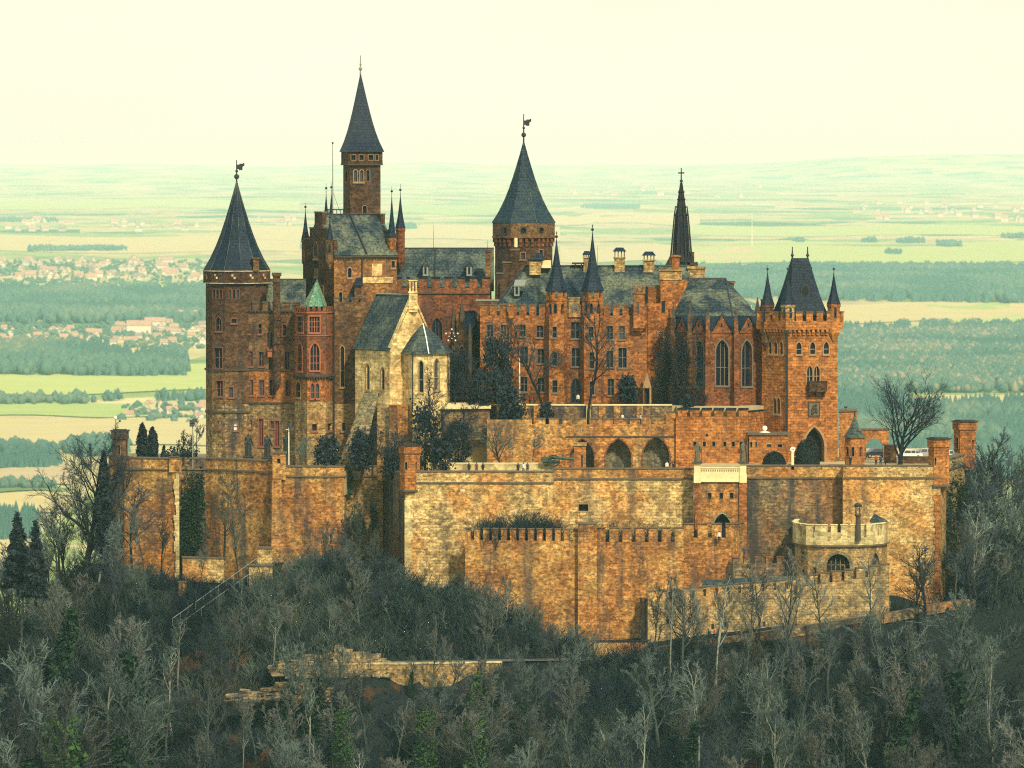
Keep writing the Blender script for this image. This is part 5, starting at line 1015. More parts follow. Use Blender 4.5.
light_pole('tall white floodlight pole in front of the third dark statue', 288.6, 11, 472, 424.5, ((-1.6, .6), (.9, .6), (3, 4)), 'white')
b = Bld('camera_mast', 'short mast with a round camera and bracket on the far left turret', 'camera mast', base(115.5, 17.5, 430)); w = MB(); w.tube(base(115.5, 17.5, 431), base(115.5, 17.5, 420), .06, .06, 5); w.tube(base(115.5, 17.5, 424), base(119.5, 17.5, 421.5), .05, .05, 4); b.part('mast', w, M['iron']); w = MB(); w.ball(base(115.2, 17.3, 418), .28); b.part('camera', w, M['white']); w = MB(); w.box(X(118.6, 17.5), X(120.4, 17.5), 17.3, 17.8, Z(422, 17.5), Z(420.2, 17.5)); b.part('camera', w, M['iron'])
b = Bld('white_pole', 'white flagpole standing before the brick residence', 'pole', base(519.5, 21, 404)); w = MB(); w.tube(base(519.5, 21, 406), base(519.5, 21, 353), .12, .09, 6); b.part('pole', w, M['white']); w = MB(); w.ball(base(519.5, 21, 352.6), .15); b.part('knob', w, M['white'])
b = Bld('loudspeaker_post', 'short post on the annex roof edge beside the gate tower', 'post', base(845, 20, 410)); w = MB(); w.tube(base(846, 19.5, 411), base(846, 19.5, 407.5), .06, .06, 4); b.part('post', w, M['iron']); w = MB(); w.box(X(844.4, 19.5), X(847.6, 19.5), 19.3, 19.7, Z(408, 19.5), Z(406.4, 19.5)); b.part('head', w, M['iron'])

# outer crenellated walls
def outer(label, a, c_, yref, ptop, pgap, pb, mat, mw, gap, zs=0.0, th=.9, wins=(), name='crenellated_wall', cm='coping'):
    b = Bld(name, label, 'wall', ((a.x + c_.x) / 2, (a.y + c_.y) / 2, Z(pb, yref))); w = MB(); F = Facet(a, c_)
    zt = Z(pgap, yref); n = max(2, int(F.L / 3)); 
    if zs == 0: walls(b, w, [a, c_], yref, [(pgap, pb, 0)], wins, M['trim'], G, cap=False, closed=False)
    else: w.add([F.at(0, Z(pb, yref)), F.at(F.L, Z(pb, yref)), F.at(F.L, zt + zs), F.at(0, zt)], [(0, 1, 2, 3)], 0)
    w.seg(a, c_, th, Z(pb, yref), zt, 0, front=-.02, z1b=zt + zs); crenel(w, a, c_, zt, Z(ptop, yref), mw, gap, th, 0, 1, .15, zs); b.part('wall', w, [M[mat], M[cm]]); return b
outer('long orange crenellated wall left of the square pilaster', P(465, -6), P(578.5, -8.5), -7, 529.5, 541, 655, 'stone_orange', .85, .52)
outer('orange crenellated wall with broad merlons right of the square pilaster', P(596.5, -8.5), P(684, -8.5), -8.5, 528.5, 542.5, 660, 'stone_orange', 1.45, .58)
outer('brick crenellated wall in front of the balcony gatehouse arch', P(684, -4.6), P(736, -4.6), -4.6, 524.5, 538, 640, 'stone_orange', 1.35, .6)
outer('angled end of the crenellated wall turning back below the gatehouse', P(735.8, -4.7), P(747, -1.5), -4, 524, 537, 620, 'stone_orange', .45, .3)
b = Bld('wall_pilaster', 'square pilaster splitting the two orange crenellated walls', 'pilaster', base(587.5, -9, 640)); w = MB(); w.prism(pts((578, -9.4), (596.8, -9.4), (596.8, -7.6), (578, -7.6)), Z(660, -9), Z(524.5, -9), 0); w.prism(offset(pts((578, -9.4), (596.8, -9.4), (596.8, -7.6), (578, -7.6)), .12), Z(524.5, -9), Z(522.8, -9), 1)
w.box(X(575, -8), X(578, -8), -8.4, -7.6, Z(524, -8), Z(514, -8), 0); b.part('wall', w, [M['stone_orange'], M['coping']])
outer('short crenellated brick wall left of the round barbican', P(733, -6.5), P(795, -5.5), -6, 558, 564, 620, 'stone_grey', 1.1, .7, cm='brick_red')
b = Bld('lean_to_roof', 'long dark lean-to roof below the short crenellated wall', 'lean-to', base(750, -10, 592)); w = MB(); y = -10.5; slab(w, (X(702, y), y, Z(589, y)), (X(797, y), y, Z(582, y)), (X(797, y + 2.5), y + 2.5, Z(576, y + 2)), (X(702, y + 2.5), y + 2.5, Z(581, y + 2)), .25); b.part('roof', w, M['slate_green']); w = MB(); w.prism(ccw(pts((660, -13.3), (797, -13.3), (796, -10.2), (703, -10.2), (684, -7))), Z(640, y), 0, z1s=[Z(592.5, y) + (Z(580.5, y) - Z(592.5, y)) * min(1, max(0, (p_[0] - X(660, y)) / (X(797, y) - X(660, y)))) for p_ in ccw(pts((660, -13.3), (797, -13.3), (796, -10.2), (703, -10.2), (684, -7)))]); w.seg(P(703, -10.2), P(796, -10.2), 1.8, Z(620, y), Z(590, y)); b.part('wall', w, M['stone_tan'])
rb_ = outer('low tan crenellated wall beside the road', P(648, -14), P(797, -14), -14, 592.5, 601.5, 672, 'stone_tan', 1.3, .45, zs=1.9)
outer('rising crenellated wall between the road and the round barbican arch', P(797, -14.2), P(890, -13.8), -14, 578, 588, 660, 'stone_tan', 1.3, .45, zs=2.0)
b = rb_; w = MB()
for px, py in ((668, 622), (690, 621), (713, 627), (726, 625), (764.5, 624.5), (783, 626)): w.box(X(px - 1.3, -14), X(px + 1.3, -14), -14.03, -13.5, Z(py + 2.4, -14), Z(py - 2.4, -14))
b.part('loophole', w, M['void'])
b = Bld('wall_stub', 'low orange wall stub with dark coping at the left end of the road', 'wall', base(620, -17, 662)); w = MB(); w.seg(P(594, -17), P(648, -16), 1.2, Z(680, -17), Z(643, -17), 0); b.part('wall', w, M['stone_orange']); w = MB(); w.seg(P(593, -17), P(649, -16), 1.4, Z(643, -17), Z(641.6, -17), 0, front=.1); b.part('coping', w, M['slate_navy'])
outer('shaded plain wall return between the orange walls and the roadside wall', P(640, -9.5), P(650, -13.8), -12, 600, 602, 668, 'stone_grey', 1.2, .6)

# round barbican
y = -9; b = Bld('round_barbican', 'round stone barbican with pale crenellated band and dark barred arch', 'barbican', base(841, -9, 610)); poly = pts((795, -5), (798.5, -9), (808, -11.8), (822, -13.0), (857, -13.0), (872, -11.4), (882.5, -8.8), (887.5, -4), (884, 1), (798, 1)); w = MB()
walls(b, w, poly, -12, [(545, 650, 0)], [(838.8, 554, 577.5, 23, 'round', 4, 2, {'sill': False, 'fw': .45, 'rev': 1.0, 'glass': M['void'], 'frame': M['stone_green'], 'name': 'barred_arch'}), (803.5, 553, 560, 2.4, 'rect', 0, 0, lo), (803.5, 571, 576, 2.6, 'rect', 0, 0, lo), (815.5, 568, 573, 2.6, 'rect', 0, 0, lo), (876, 554, 580, 7, 'pointed', 0, 1, {'sill': False, 'glass': M['stone_grey'], 'name': 'niche'})], M['trim_dark'], G); b.part('wall', w, M['stone_yellow'])
w = MB(); po = offset(ccw(poly), .3); n = len(po); w.prism(po, Z(545.5, -12), Z(537.5, -12), 0)
for i in range(n):
    A, B2 = po[i], po[(i + 1) % n]
    if (B2 - A).length > .8 and (A.y < 0 or B2.y < 0): crenel(w, A, B2, Z(537.5, -12), Z(525, -12), 1.15, .5, .5, 0, 1, .12)
b.part('parapet', w, [M['cream_band'], M['cream']])
w = MB(); course(w, po, Z(546.6, -12), Z(545, -12), .08, 0); b.part('string_course', w, M['coping'])
b = Bld('lantern_pillar', 'slim dark pillar with a hooded lantern rising at the round barbican parapet', 'lantern', base(858.6, -13.4, 545)); y = -13.5; xx = X(858.6, y); w = MB(); w.lathe(xx, y, [(.42, Z(541, y)), (.36, Z(517, y)), (.5, Z(516, y)), (.5, Z(514.6, y))], 8, 0, 0, True); b.part('shaft', w, M['trim_dark']); w = MB()
for i in range(6): a = i * PI / 3; w.tube((xx + .4 * math.cos(a), y + .4 * math.sin(a), Z(514.6, y)), (xx + .4 * math.cos(a), y + .4 * math.sin(a), Z(507, y)), .07, .07, 4)
w.lathe(xx, y, [(.58, Z(507, y)), (.62, Z(505.5, y)), (.3, Z(503.4, y))], 8, 0, 0, True); b.part('lantern_cage', w, M['iron'])
b = Bld('stair_hood', 'small grey hipped roof behind the round barbican parapet', 'roof hood', base(878, -6, 525)); y = -7; w = MB(); w.prism(pts((871, y), (886, y), (886, y + 3), (871, y + 3)), Z(540, y), Z(522, y), 0); b.part('wall', w, M['cream_band']); w = MB(); w.add([V(P(870, y - .2), Z(522, y)), V(P(888.5, y - .2), Z(522, y)), V(P(888, y + 3.2), Z(522, y)), V(P(870, y + 3.2), Z(522, y)), V(P(875, y + 1.5), Z(514.5, y))], [(0, 1, 4), (1, 2, 4), (2, 3, 4), (3, 0, 4), (3, 2, 1, 0)]); b.part('roof', w, M['slate_moss'])

# fragments on the left slope and the quarry walls
def frag(label, plan, yref, pt, pb, mat, zt=None, name='wall_fragment'):
    b = Bld(name, label, 'wall', (plan[0].x, plan[0].y, Z(pb, yref))); w = MB(); w.prism(ccw(plan), Z(pb, yref), Z(pt, yref)); b.part('wall', w, M[mat]); w = MB(); w.prism(offset(ccw(plan), .12), Z(pt, yref), Z(pt - 1.3, yref)); b.part('coping', w, M['coping']); return b
frag('long low yellow wall standing alone in the scrub under the left rampart', pts((182, 2), (223, -1), (224, 0), (182, 3)), 0, 559, 583, 'stone_wall')
frag('small square yellow gate block above the ruined stair wall', pts((257, 1), (272, 0), (272, 3), (257, 4)), 1, 549, 590, 'stone_wall')
frag('stepped stair wall with dark vertical streaks on the left slope', pts((248.5, -2), (272, -3), (272, 0), (248.5, 0)), -2, 566.5, 625, 'stone_wall')
frag('low sloping end of the ruined stair wall', pts((272, -2.6), (293, -3.2), (293, -1), (272, -1)), -2, 583, 625, 'stone_orange')
frag('tiny ruined wall stub left below the low yellow wall', pts((178, -3), (186, -3.4), (186, -2), (178, -2)), -3, 583, 600, 'stone_yellow')
b = Bld('stair_railing', 'pair of thin pale rails climbing the scrub slope to the yellow gate block', 'railing', base(215, -2, 600)); w = MB()
for d in (0, 6):
    a, c_ = Vector(base(172 + d, -12, 619 + d)), Vector(base(256 + d, 0, 559 + d)); w.tube(a, c_, .045, .045, 5)
    for i in range(12): q = a + (c_ - a) * (i / 11); w.tube(q - Vector((0, 0, 1.1)), q, .03, .03, 4)
b.part('rail', w, M['lead'])
# ------------------------------------------------------------------ castle hill, road, terraces
def sstep(a, b, t):
    t = max(0., min(1., (t - a) / (b - a))); return t * t * (3 - 2 * t)
def road_line(x):
    """depth and height of the road that climbs along the foot of the outer wall"""
    t = (x - X(590, -20)) / (X(960, -16) - X(590, -20))
    y = -19.5 + 3.5 * max(0, t)
    if t < 0: y -= 6 * min(1, -t * 2)
    if t > .8: y += (t - .8) * 30
    z0, z1 = Z(659, -20), Z(603, -15)
    return y, z0 + (z1 - z0) * max(-.02, t) if t < 1 else z1
def hill_h(x, y):
    cx, cy, a, b = 3.0, 26.0, 70.0, 44.0
    dx, dy = (x - cx) / a, (y - cy) / b
    r = math.sqrt(dx * dx + dy * dy)
    if r < 1e-3: return -4.0
    d = (r - 1) * (b if abs(dy) > abs(dx) * .6 else (a + b) / 2) * (1.0)
    d = (r - 1) * math.hypot(a * dx / r, b * dy / r)
    top = -21.5 + 1.2 * math.exp(-((x + 28) / 12) ** 2) * (1 if y < 30 else 0)
    h = top - ((.85 * min(d, 26) + .60 * max(0, d - 26)) if d > 0 else d * .12)
    if d > 260: h = top - 22.1 - .60 * 234 - (d - 260) * .30
    h += 2.2 * math.exp(-((x + 46) / 8) ** 2 - ((y - 1) / 5.5) ** 2)
    h += 9 * math.exp(-((x - 86) / 20) ** 2 - ((y - 22) / 26) ** 2) + 3 * math.exp(-((x + 84) / 16) ** 2 - ((y - 14) / 20) ** 2)
    h += 1.3 * noise.noise(Vector((x * .06, y * .06, 3))) + .5 * noise.noise(Vector((x * .22, y * .22, 9)))
    if d < -4: h = min(h, -12)
    ry, rz = road_line(x)
    if x > X(360, -20) - 4:
        k = 1 - sstep(2.6, 3.6 if y < ry else 6.0, abs(y - ry)); 
        if x < X(400, -20): k *= sstep(X(360, -20) - 4, X(400, -20), x)
        h = h * (1 - k) + (rz - .12) * k
        if y > ry and x > X(470, -8): 
            k = sstep(X(470, -8), X(585, -8), x) * (1 - sstep(0, 3, y)); h = h * (1 - k) + min(h, rz + .1 + .10 * (y - ry)) * k
        if y < ry - 2.3:
            k = sstep(X(372, -20), X(410, -20), x); drop = 3.0 - 2.5 * sstep(X(440, -25), X(510, -25), x)
            h = h * (1 - k) + min(h, rz - drop - .72 * (ry - 2.3 - y)) * k
    return max(h, -262)
xs = sorted(set([-700, -550, -420, -320, -250, -200, -165, -140, -125] + [i * 1.5 for i in range(-76, 77)] + [125, 140, 165, 200, 250, 320, 420, 550, 700]))
ys = sorted(set([-640, -520, -420, -340, -280, -230, -190, -160, -140] + [-126 + i * 1.5 for i in range(0, 134)] + [85, 100, 120, 150, 190, 240, 300, 380, 480, 600, 760]))
vs = [(x, y, hill_h(x, y)) for y in ys for x in xs]; nx = len(xs)
fs = [(j * nx + i, j * nx + i + 1, (j + 1) * nx + i + 1, (j + 1) * nx + i) for j in range(len(ys) - 1) for i in range(nx - 1)]
me = bpy.data.meshes.new('hill'); me.from_pydata(vs, [], fs); me.polygons.foreach_set('use_smooth', [True] * len(fs))
m, nt, bs = newmat('leaf_litter'); g = nn(nt, 'ShaderNodeNewGeometry'); pos = g.outputs['Position']
c = mixc(nt, ramp(nt, nois(nt, pos, .09, 5, .65), .42, .58), (.014, .018, .022), (.012, .019, .019))
c = mixc(nt, ramp(nt, nois(nt, pos, .06, 4, .6, .5), .60, .68), c, (.11, .045, .018))
c = mixc(nt, 1.0, c, ramp(nt, nois(nt, pos, 2.2, 4, .8), .3, .7, (.45,) * 3, (1.6,) * 3), 'MULTIPLY')
lk(nt, c, bs.inputs['Base Color']); bs.inputs['Roughness'].default_value = 1; bs.inputs['Specular IOR Level'].default_value = .05
M['litter'] = m; me.materials.append(m); structure('hill', me)

w = MB()
n = 70; x0, x1 = X(372, -20), X(975, -10); rp = []
for i in range(n + 1):
    x = x0 + (x1 - x0) * i / n; ry, rz = road_line(x); rp.append((x, ry, rz))
for i in range(n):
    a, c_ = rp[i], rp[i + 1]; w.quad((a[0], a[1] - 2.1, a[2] + .03), (c_[0], c_[1] - 2.1, c_[2] + .03), (c_[0], c_[1] + 2.1, c_[2] + .03), (a[0], a[1] + 2.1, a[2] + .03))
structure('road', w.mesh('road', [M['road']]))
w = MB()
for i in range(n):
    a, c_ = rp[i], rp[i + 1]
    if a[0] < X(585, -25): continue
    w.seg((a[0], a[1] - 2.1), (c_[0], c_[1] - 2.1), .3, a[2] - 1.2, a[2] + .2, 0, front=.3, z0b=c_[2] - 1.2, z1b=c_[2] + .2)
b = Bld('road_kerb_wall', 'low pale kerb wall along the outer edge of the road', 'wall', rp[n // 2]); b.part('wall', w, M['stone_grey'])
b = Bld('retaining_wall', 'low yellow retaining wall under the left end of the road', 'wall', base(450, -24, 690)); w = MB()
for i in range(n):
    a, c_ = rp[i], rp[i + 1]
    if c_[0] < X(505, -25): w.seg((a[0], a[1] - 3.0), (c_[0], c_[1] - 3.0), .7, a[2] - 4.2, a[2] - .1, 0, z0b=c_[2] - 4.2, z1b=c_[2] - .1)
b.part('wall', w, M['stone_yellow']); w = MB()
for i in range(n):
    a, c_ = rp[i], rp[i + 1]
    if c_[0] < X(505, -25): w.seg((a[0], a[1] - 3.0), (c_[0], c_[1] - 3.0), .8, a[2] - .1, a[2] + .12, 0, front=.1, z0b=c_[2] - .1, z1b=c_[2] + .12)
b.part('coping', w, M['cream_band'])
def rocky(label, px0, px1, y, tops, pb, mat):
    """broken ledges: angular blocks bedded in rows, bigger below"""
    b = Bld('quarry_wall', label, 'rock wall', base((px0 + px1) / 2, y, pb)); w = MB(); n = len(tops) - 1
    x0, x1 = X(px0, y), X(px1, y); zb = Z(pb, y)
    for row in range(7):
        x = x0 + random.uniform(0, 1)
        while x < x1:
            f = (x - x0) / (x1 - x0) * n; i0 = min(n - 1, int(f)); zt = Z(tops[i0] + (tops[i0 + 1] - tops[i0]) * (f - i0), y); hgt = zt - zb
            z0 = zb - .5 + hgt * row / 7; bw_ = random.uniform(.7, 2.2); bh_ = hgt / 7 * random.uniform(1.1, 1.9); yy = y - (1 - row / 7) * 2.0 + random.uniform(-.35, .35); j_ = lambda s_: random.uniform(-s_, s_)
            if random.random() < .88:
                vs = [(x + dx * bw_ + j_(.16), yy + dy * 2.4 + j_(.2), z0 + dz * bh_ + j_(.12)) for dz in (0, 1) for dx, dy in ((0, 0), (1, 0), (1, 1), (0, 1))]
                w.add(vs, [(0, 3, 2, 1), (4, 5, 6, 7), (0, 1, 5, 4), (1, 2, 6, 5), (2, 3, 7, 6), (3, 0, 4, 7)])
            x += bw_ * .85
    b.part('rock_face', w, M[mat])
rocky('upper craggy yellow rock wall above the left road', 266, 388, -27, (664, 657, 660, 652, 655, 645, 652, 650, 657, 661), 674, 'rock')
rocky('lower broken yellow rock wall among ivy covered trunks', 224, 330, -33, (692, 688, 691, 686, 680, 683, 679, 684, 690), 698, 'rock')

# terraces behind the walls
w = MB(); w.prism(ccw(pts((112, 24), (180, 19), (206, 20.5), (272, 11), (345, 9), (350, 16), (384, 18), (408, 1.2), (552, .4), (554, 2.4), (700, 2.6), (700, 60), (120, 70))), -6, -2.45); structure('terrace', w.mesh('terrace', [M['gravel']]))
w = MB(); w.prism(ccw(pts((700.5, 3.2), (842, 3.2), (844, .5), (935, .5), (962, 25), (930, 62), (700.5, 60))), -6, -1.28); structure('forecourt', w.mesh('forecourt', [M['gravel']]))
w = MB(); w.prism(ccw(pts((486, 16.4), (676, 15.4), (676, 17.9), (486, 18.9))), -2.4, Z(425.5, 13)); structure('walkway', w.mesh('walkway', [M['gravel']]))
w = MB(); w.prism(ccw(pts((400, 19.2), (486, 18.7), (588, 17.9), (676, 18), (677, 13), (747, 12), (764, 18), (764, 50), (400, 50))), -2.4, Z(405.8, 18)); structure('garden_terrace', w.mesh('garden_terrace', [M['gravel']]))
w = MB(); w.prism(ccw(pts((467, -5), (578, -7.4), (683, -7.4), (684, -3.6), (735, -3.6), (744, -.8), (745, 0.8), (468, 0))), Z(680, -5), Z(543, -6)); structure('outer_ward', w.mesh('outer_ward', [M['litter']]))
# ------------------------------------------------------------------ plants
def bark(name, c, c2): return plain(name, c, .95, .3, 2.5, c2, spec=.05, rnd=.38)
M['bark'] = bark('grey_brown_bark', (.024, .034, .038), (.062, .076, .068)); M['twig'] = bark('pale_twigs', (.066, .094, .094), (.118, .152, .136))
M['bark_dark'] = bark('dark_bark', (.012, .014, .020), (.026, .028, .034)); M['twig_dark'] = bark('dark_twigs', (.020, .030, .046), (.042, .055, .070))
M['bark_pale'] = bark('pale_bark', (.18, .195, .16), (.27, .28, .23))
M['twig_brown'] = bark('brown_twigs', (.070, .078, .076), (.120, .124, .110))
def leafm(name, c, c2, rnd=.2): return plain(name, c, .8, .3, .8, c2, spec=.15, rnd=rnd)
M['ivy'] = leafm('ivy_leaves', (.010, .028, .020), (.022, .050, .026)); M['evergreen'] = leafm('evergreen_needles', (.014, .022, .034), (.028, .040, .048)); M['bright_leaf'] = leafm('fresh_leaves', (.025, .075, .022), (.055, .12, .028)); M['box'] = leafm('clipped_box', (.008, .012, .016), (.016, .024, .022), .05)
M['under'] = toned('undergrowth_twigs', [(0, (.005, .011, .023)), (.30, (.016, .028, .040)), (.55, (.048, .072, .070)), (.82, (.115, .150, .125)), (.92, (.085, .060, .045)), (1, (.035, .070, .030))], 1.0)

def polytube(vs, fs, pts_, rads, n):
    b0 = len(vs); prev = None
    for i, (p, r) in enumerate(zip(pts_, rads)):
        d = (pts_[min(i + 1, len(pts_) - 1)] - pts_[max(i - 1, 0)]).normalized()
        a = d.orthogonal().normalized() if prev is None else (prev - d * prev.dot(d)).normalized()
        prev = a; c = d.cross(a)
        for k in range(n):
            t = 2 * PI * k / n; vs.append(p + a * (r * math.cos(t)) + c * (r * math.sin(t)))
        if i:
            for k in range(n):
                k2 = (k + 1) % n; q = b0 + (i - 1) * n; fs.append((q + k, q + k2, q + n + k2, q + n + k))
def wander(rng, p, d, L, segs, wob, trop):
    out = [p.copy()]; d = d.normalized()
    for i in range(segs):
        d = (d + Vector((rng.gauss(0, wob), rng.gauss(0, wob), rng.gauss(0, wob) + trop))).normalized(); p = p + d * (L / segs); out.append(p.copy())
    return out
def side_dir(rng, d, ang):
    a = d.orthogonal().normalized(); c = d.cross(a); t = rng.uniform(0, 2 * PI)
    return (d * math.cos(ang) + (a * math.cos(t) + c * math.sin(t)) * math.sin(ang)).normalized()
def gen_tree(seed, H=10., tf=.3, spread=.42, nl=11, n2=5, n3=4, n4=3, r=.17, fork=False, tw=.026, up=.10):
    rng = random.Random(seed); tv, tfc, cv, cf = [], [], [], []
    tp = wander(rng, Vector((0, 0, -.6)), Vector((rng.gauss(0, .05), rng.gauss(0, .05), 1)), H * (.62 if fork else .92), 7, .07, .05)
    polytube(tv, tfc, tp, [r * (1 - .80 * i / 7) + (.10 * r if i == 0 else 0) for i in range(8)], 6)
    def along(pl, t):
        f = t * (len(pl) - 1); i = min(int(f), len(pl) - 2); return pl[i].lerp(pl[i + 1], f - i), (pl[i + 1] - pl[i]).normalized()
    for l in range(nl):
        t = tf + (1 - tf) * (l + rng.random()) / nl; t = min(t, .99); p, d = along(tp, t)
        L = H * spread * (1 - .55 * (t - tf) / (1 - tf)) * rng.uniform(.7, 1.15)
        lp = wander(rng, p, side_dir(rng, d, rng.uniform(.55, 1.05)), L, 4, .16, up); lr = r * (.5 - .25 * t)
        polytube(tv, tfc, lp, [lr * (1 - .7 * i / 4) for i in range(5)], 5)
        for j in range(n2):
            t2 = .25 + .75 * (j + rng.random()) / n2; p2, d2 = along(lp, min(t2, .99)); L2 = L * .55 * rng.uniform(.5, 1) * (1.1 - .4 * t2)
            bp = wander(rng, p2, side_dir(rng, d2, rng.uniform(.4, .9)), L2, 3, .17, up * .8); br_ = max(tw * 1.5, lr * .4)
            polytube(cv, cf, bp, [br_, br_ * .8, br_ * .6, br_ * .35], 3)
            for k in range(n3):
                t3 = .2 + .8 * (k + rng.random()) / n3; p3, d3 = along(bp, min(t3, .99)); L3 = L2 * .6 * rng.uniform(.5, 1)
                cp = wander(rng, p3, side_dir(rng, d3, rng.uniform(.35, .85)), L3, 2, .15, up * .5); polytube(cv, cf, cp, [tw * 1.2, tw, tw * .5], 3)
                for q in range(n4):
                    p4, d4 = along(cp, rng.uniform(.15, .98)); polytube(cv, cf, wander(rng, p4, side_dir(rng, d4, rng.uniform(.4, .9)), L3 * rng.uniform(.35, .7), 1, .1, .05), [tw * .9, tw * .4], 3)
    def mk(nm, v, f, m_):
        me = bpy.data.meshes.new(nm); me.from_pydata([tuple(q) for q in v], [], f); me.materials.append(m_); return me
    return lambda bm, tm: (mk('trunk', tv, tfc, bm), mk('crown', cv, cf, tm)), tp
def tree_obj(name, label, meshes, loc, rz, sc, group=None, cat='tree', names=('trunk', 'crown')):
    r = obj(name, None, loc=loc); r.rotation_euler = (0, 0, rz); r.scale = (sc[0], sc[0], sc[1]) if isinstance(sc, tuple) else (sc,) * 3; tag(r, label, cat, group)
    for nm, me in zip(names, meshes): obj(nm, me, r)
    return r
def copy_tree(r0, loc, rz, sc, label=None):
    r = r0.copy(); col.objects.link(r); r.location = loc; r.rotation_euler = (0, 0, rz); r.scale = (sc[0], sc[0], sc[1]) if isinstance(sc, tuple) else (sc,) * 3
    if label: r['label'] = label
    for ch in r0.children:
        c = ch.copy(); col.objects.link(c); c.parent = r
    return r
def leaf_mesh(name, points, size, mat, rng, flat=.0, droop=0.0, extra=None):
    n = len(points); P_ = np.array([tuple(p) for p in points], dtype=np.float32); rs = np.random.RandomState(rng.randint(0, 1 << 30))
    a = rs.normal(size=(n, 3)); a[:, 2] *= (1 - flat); a[:, 2] -= droop; a /= np.linalg.norm(a, axis=1)[:, None]
    b = rs.normal(size=(n, 3)); b -= a * (a * b).sum(1)[:, None]; b /= np.linalg.norm(b, axis=1)[:, None]
    s = (size * rs.uniform(.6, 1.3, n))[:, None]
    v = np.concatenate([(P_ - a * s - b * s * .12)[:, None], (P_ + b * s * .55)[:, None], (P_ + a * s)[:, None], (P_ - b * s * .55)[:, None]], 1).reshape(-1, 3)
    return np_mesh(name, v, np.arange(4 * n).reshape(-1, 4), mat, extra)
def np_mesh(name, v, f, mat, tone=None):
    """big mesh from arrays: v (n,3), f (m,k), optional tone per face"""
    me = bpy.data.meshes.new(name); k = f.shape[1]; me.vertices.add(len(v)); me.vertices.foreach_set('co', np.ascontiguousarray(v, dtype=np.float32).ravel())
    me.loops.add(f.size); me.loops.foreach_set('vertex_index', np.ascontiguousarray(f, dtype=np.int32).ravel()); me.polygons.add(len(f)); me.polygons.foreach_set('loop_start', np.arange(0, f.size, k, dtype=np.int32))
    try: me.polygons.foreach_set('loop_total', np.full(len(f), k, dtype=np.int32))
    except Exception: pass
    if tone is not None:
        at = me.attributes.new('tone', 'FLOAT', 'FACE'); at.data.foreach_set('value', np.ascontiguousarray(tone, dtype=np.float32))
    me.materials.append(mat); me.update(calc_edges=True); return me

rng = random.Random(11)
# templates of the woodland trees
WT = []
for i, (tf_, sp, nl, r_, bm, tm) in enumerate([(.42, .36, 12, .17, 'bark', 'twig'), (.52, .30, 11, .15, 'bark', 'twig_brown'), (.36, .42, 12, .19, 'bark', 'twig'), (.58, .26, 10, .12, 'bark_pale', 'twig'), (.46, .36, 12, .19, 'bark_dark', 'twig_dark'), (.34, .38, 13, .16, 'bark', 'twig_brown'), (.48, .36, 12, .14, 'bark_dark', 'twig_dark'), (.45, .30, 11, .11, 'bark_pale', 'twig')]):
    mk, tp = gen_tree(100 + i, 10, tf_, sp, nl, 6, 5, 5, r_ * 1.15, tw=.016, up=.20); WT.append((mk(M[bm], M[tm]), tp))
LIM = [(-120, 505), (-10, 535), (30, 520), (50, 470), (100, 500), (128, 560), (170, 585), (240, 590), (275, 602), (300, 575), (340, 545), (378, 572), (402, 585), (440, 574), (500, 580), (530, 600), (590, 640), (640, 655), (770, 640), (820, 592), (880, 572), (930, 545), (955, 500), (975, 455), (1000, 440), (1150, 425)]
def lim(px):
    for (a, b_), (c, d) in zip(LIM[:-1], LIM[1:]):
        if a <= px <= c: return b_ + (d - b_) * (px - a) / (c - a)
    return 500
def inside_walls(x, y):
    front = [(-75, 26), (-61, 17), (-50, 13), (-36, 9), (-25, 7), (-19, 12), (-16, -2), (-8, -8), (10, -11), (20, -17), (42, -17), (58, -14), (60, -3), (64, -3), (69, 26), (75, 30)]
    if x < -62 or x > 69: return False
    for (a, b_), (c, d) in zip(front[:-1], front[1:]):
        if a <= x <= c: return y > b_ + (d - b_) * (x - a) / (c - a) - 2.0
    return False
def project(x, y, z): d = D0 + y; return 512 + x / (S * d / D0), H0 + (ZC - z) / (S * d / D0)
spots = []
sp = 5.0
for i in range(int(230 / sp)):
    for j in range(int(112 / sp)):
        x = -115 + i * sp + rng.uniform(-2.3, 2.3); y = -66 + j * sp + rng.uniform(-2.3, 2.3)
        if inside_walls(x, y): continue
        ry, rz = road_line(x); px, py = project(x, y, hill_h(x, y))
        if X(372, -20) < x < X(955, -14) and abs(y - ry) < 3.6: continue
        if px < -60 or px > 1090: continue
        if 215 < px < 395 and -31.5 < y < -26: continue
        if y > 45: continue
        spots.append((x, y, px, py))
first = {}; placed = 0; woods = []
rng.shuffle(spots)
for x, y, px, py in spots:
    z = hill_h(x, y); L = lim(px) + rng.uniform(-4, 26)
    if (58 < px < 112 and 640 < py < 735) or (130 < px < 175 and 650 < py < 700): continue
    if 620 < px < 960 and rng.random() < .5: L = rng.uniform(548, 640)
    if 215 < px < 520 and y < -33: L = max(L, 672 + rng.uniform(-22, 25))
    if 560 < px < 760 and -25 < y < -19: continue
    if 375 < px < 560 and -32 < y < -28 and rng.random() < .7: continue
    H = min(rng.uniform(9, 15.5) if px < 610 else rng.uniform(11, 19), Z(L, y) - z) if px < 945 else min(rng.uniform(10, 21), Z(L, y) - z)
    top_px = project(x, y, z + H)[1]
    if H < 2.6 or top_px > 775: continue
    woods.append((x, y, z, H, px, py))
woods.sort(key=lambda t: t[1])

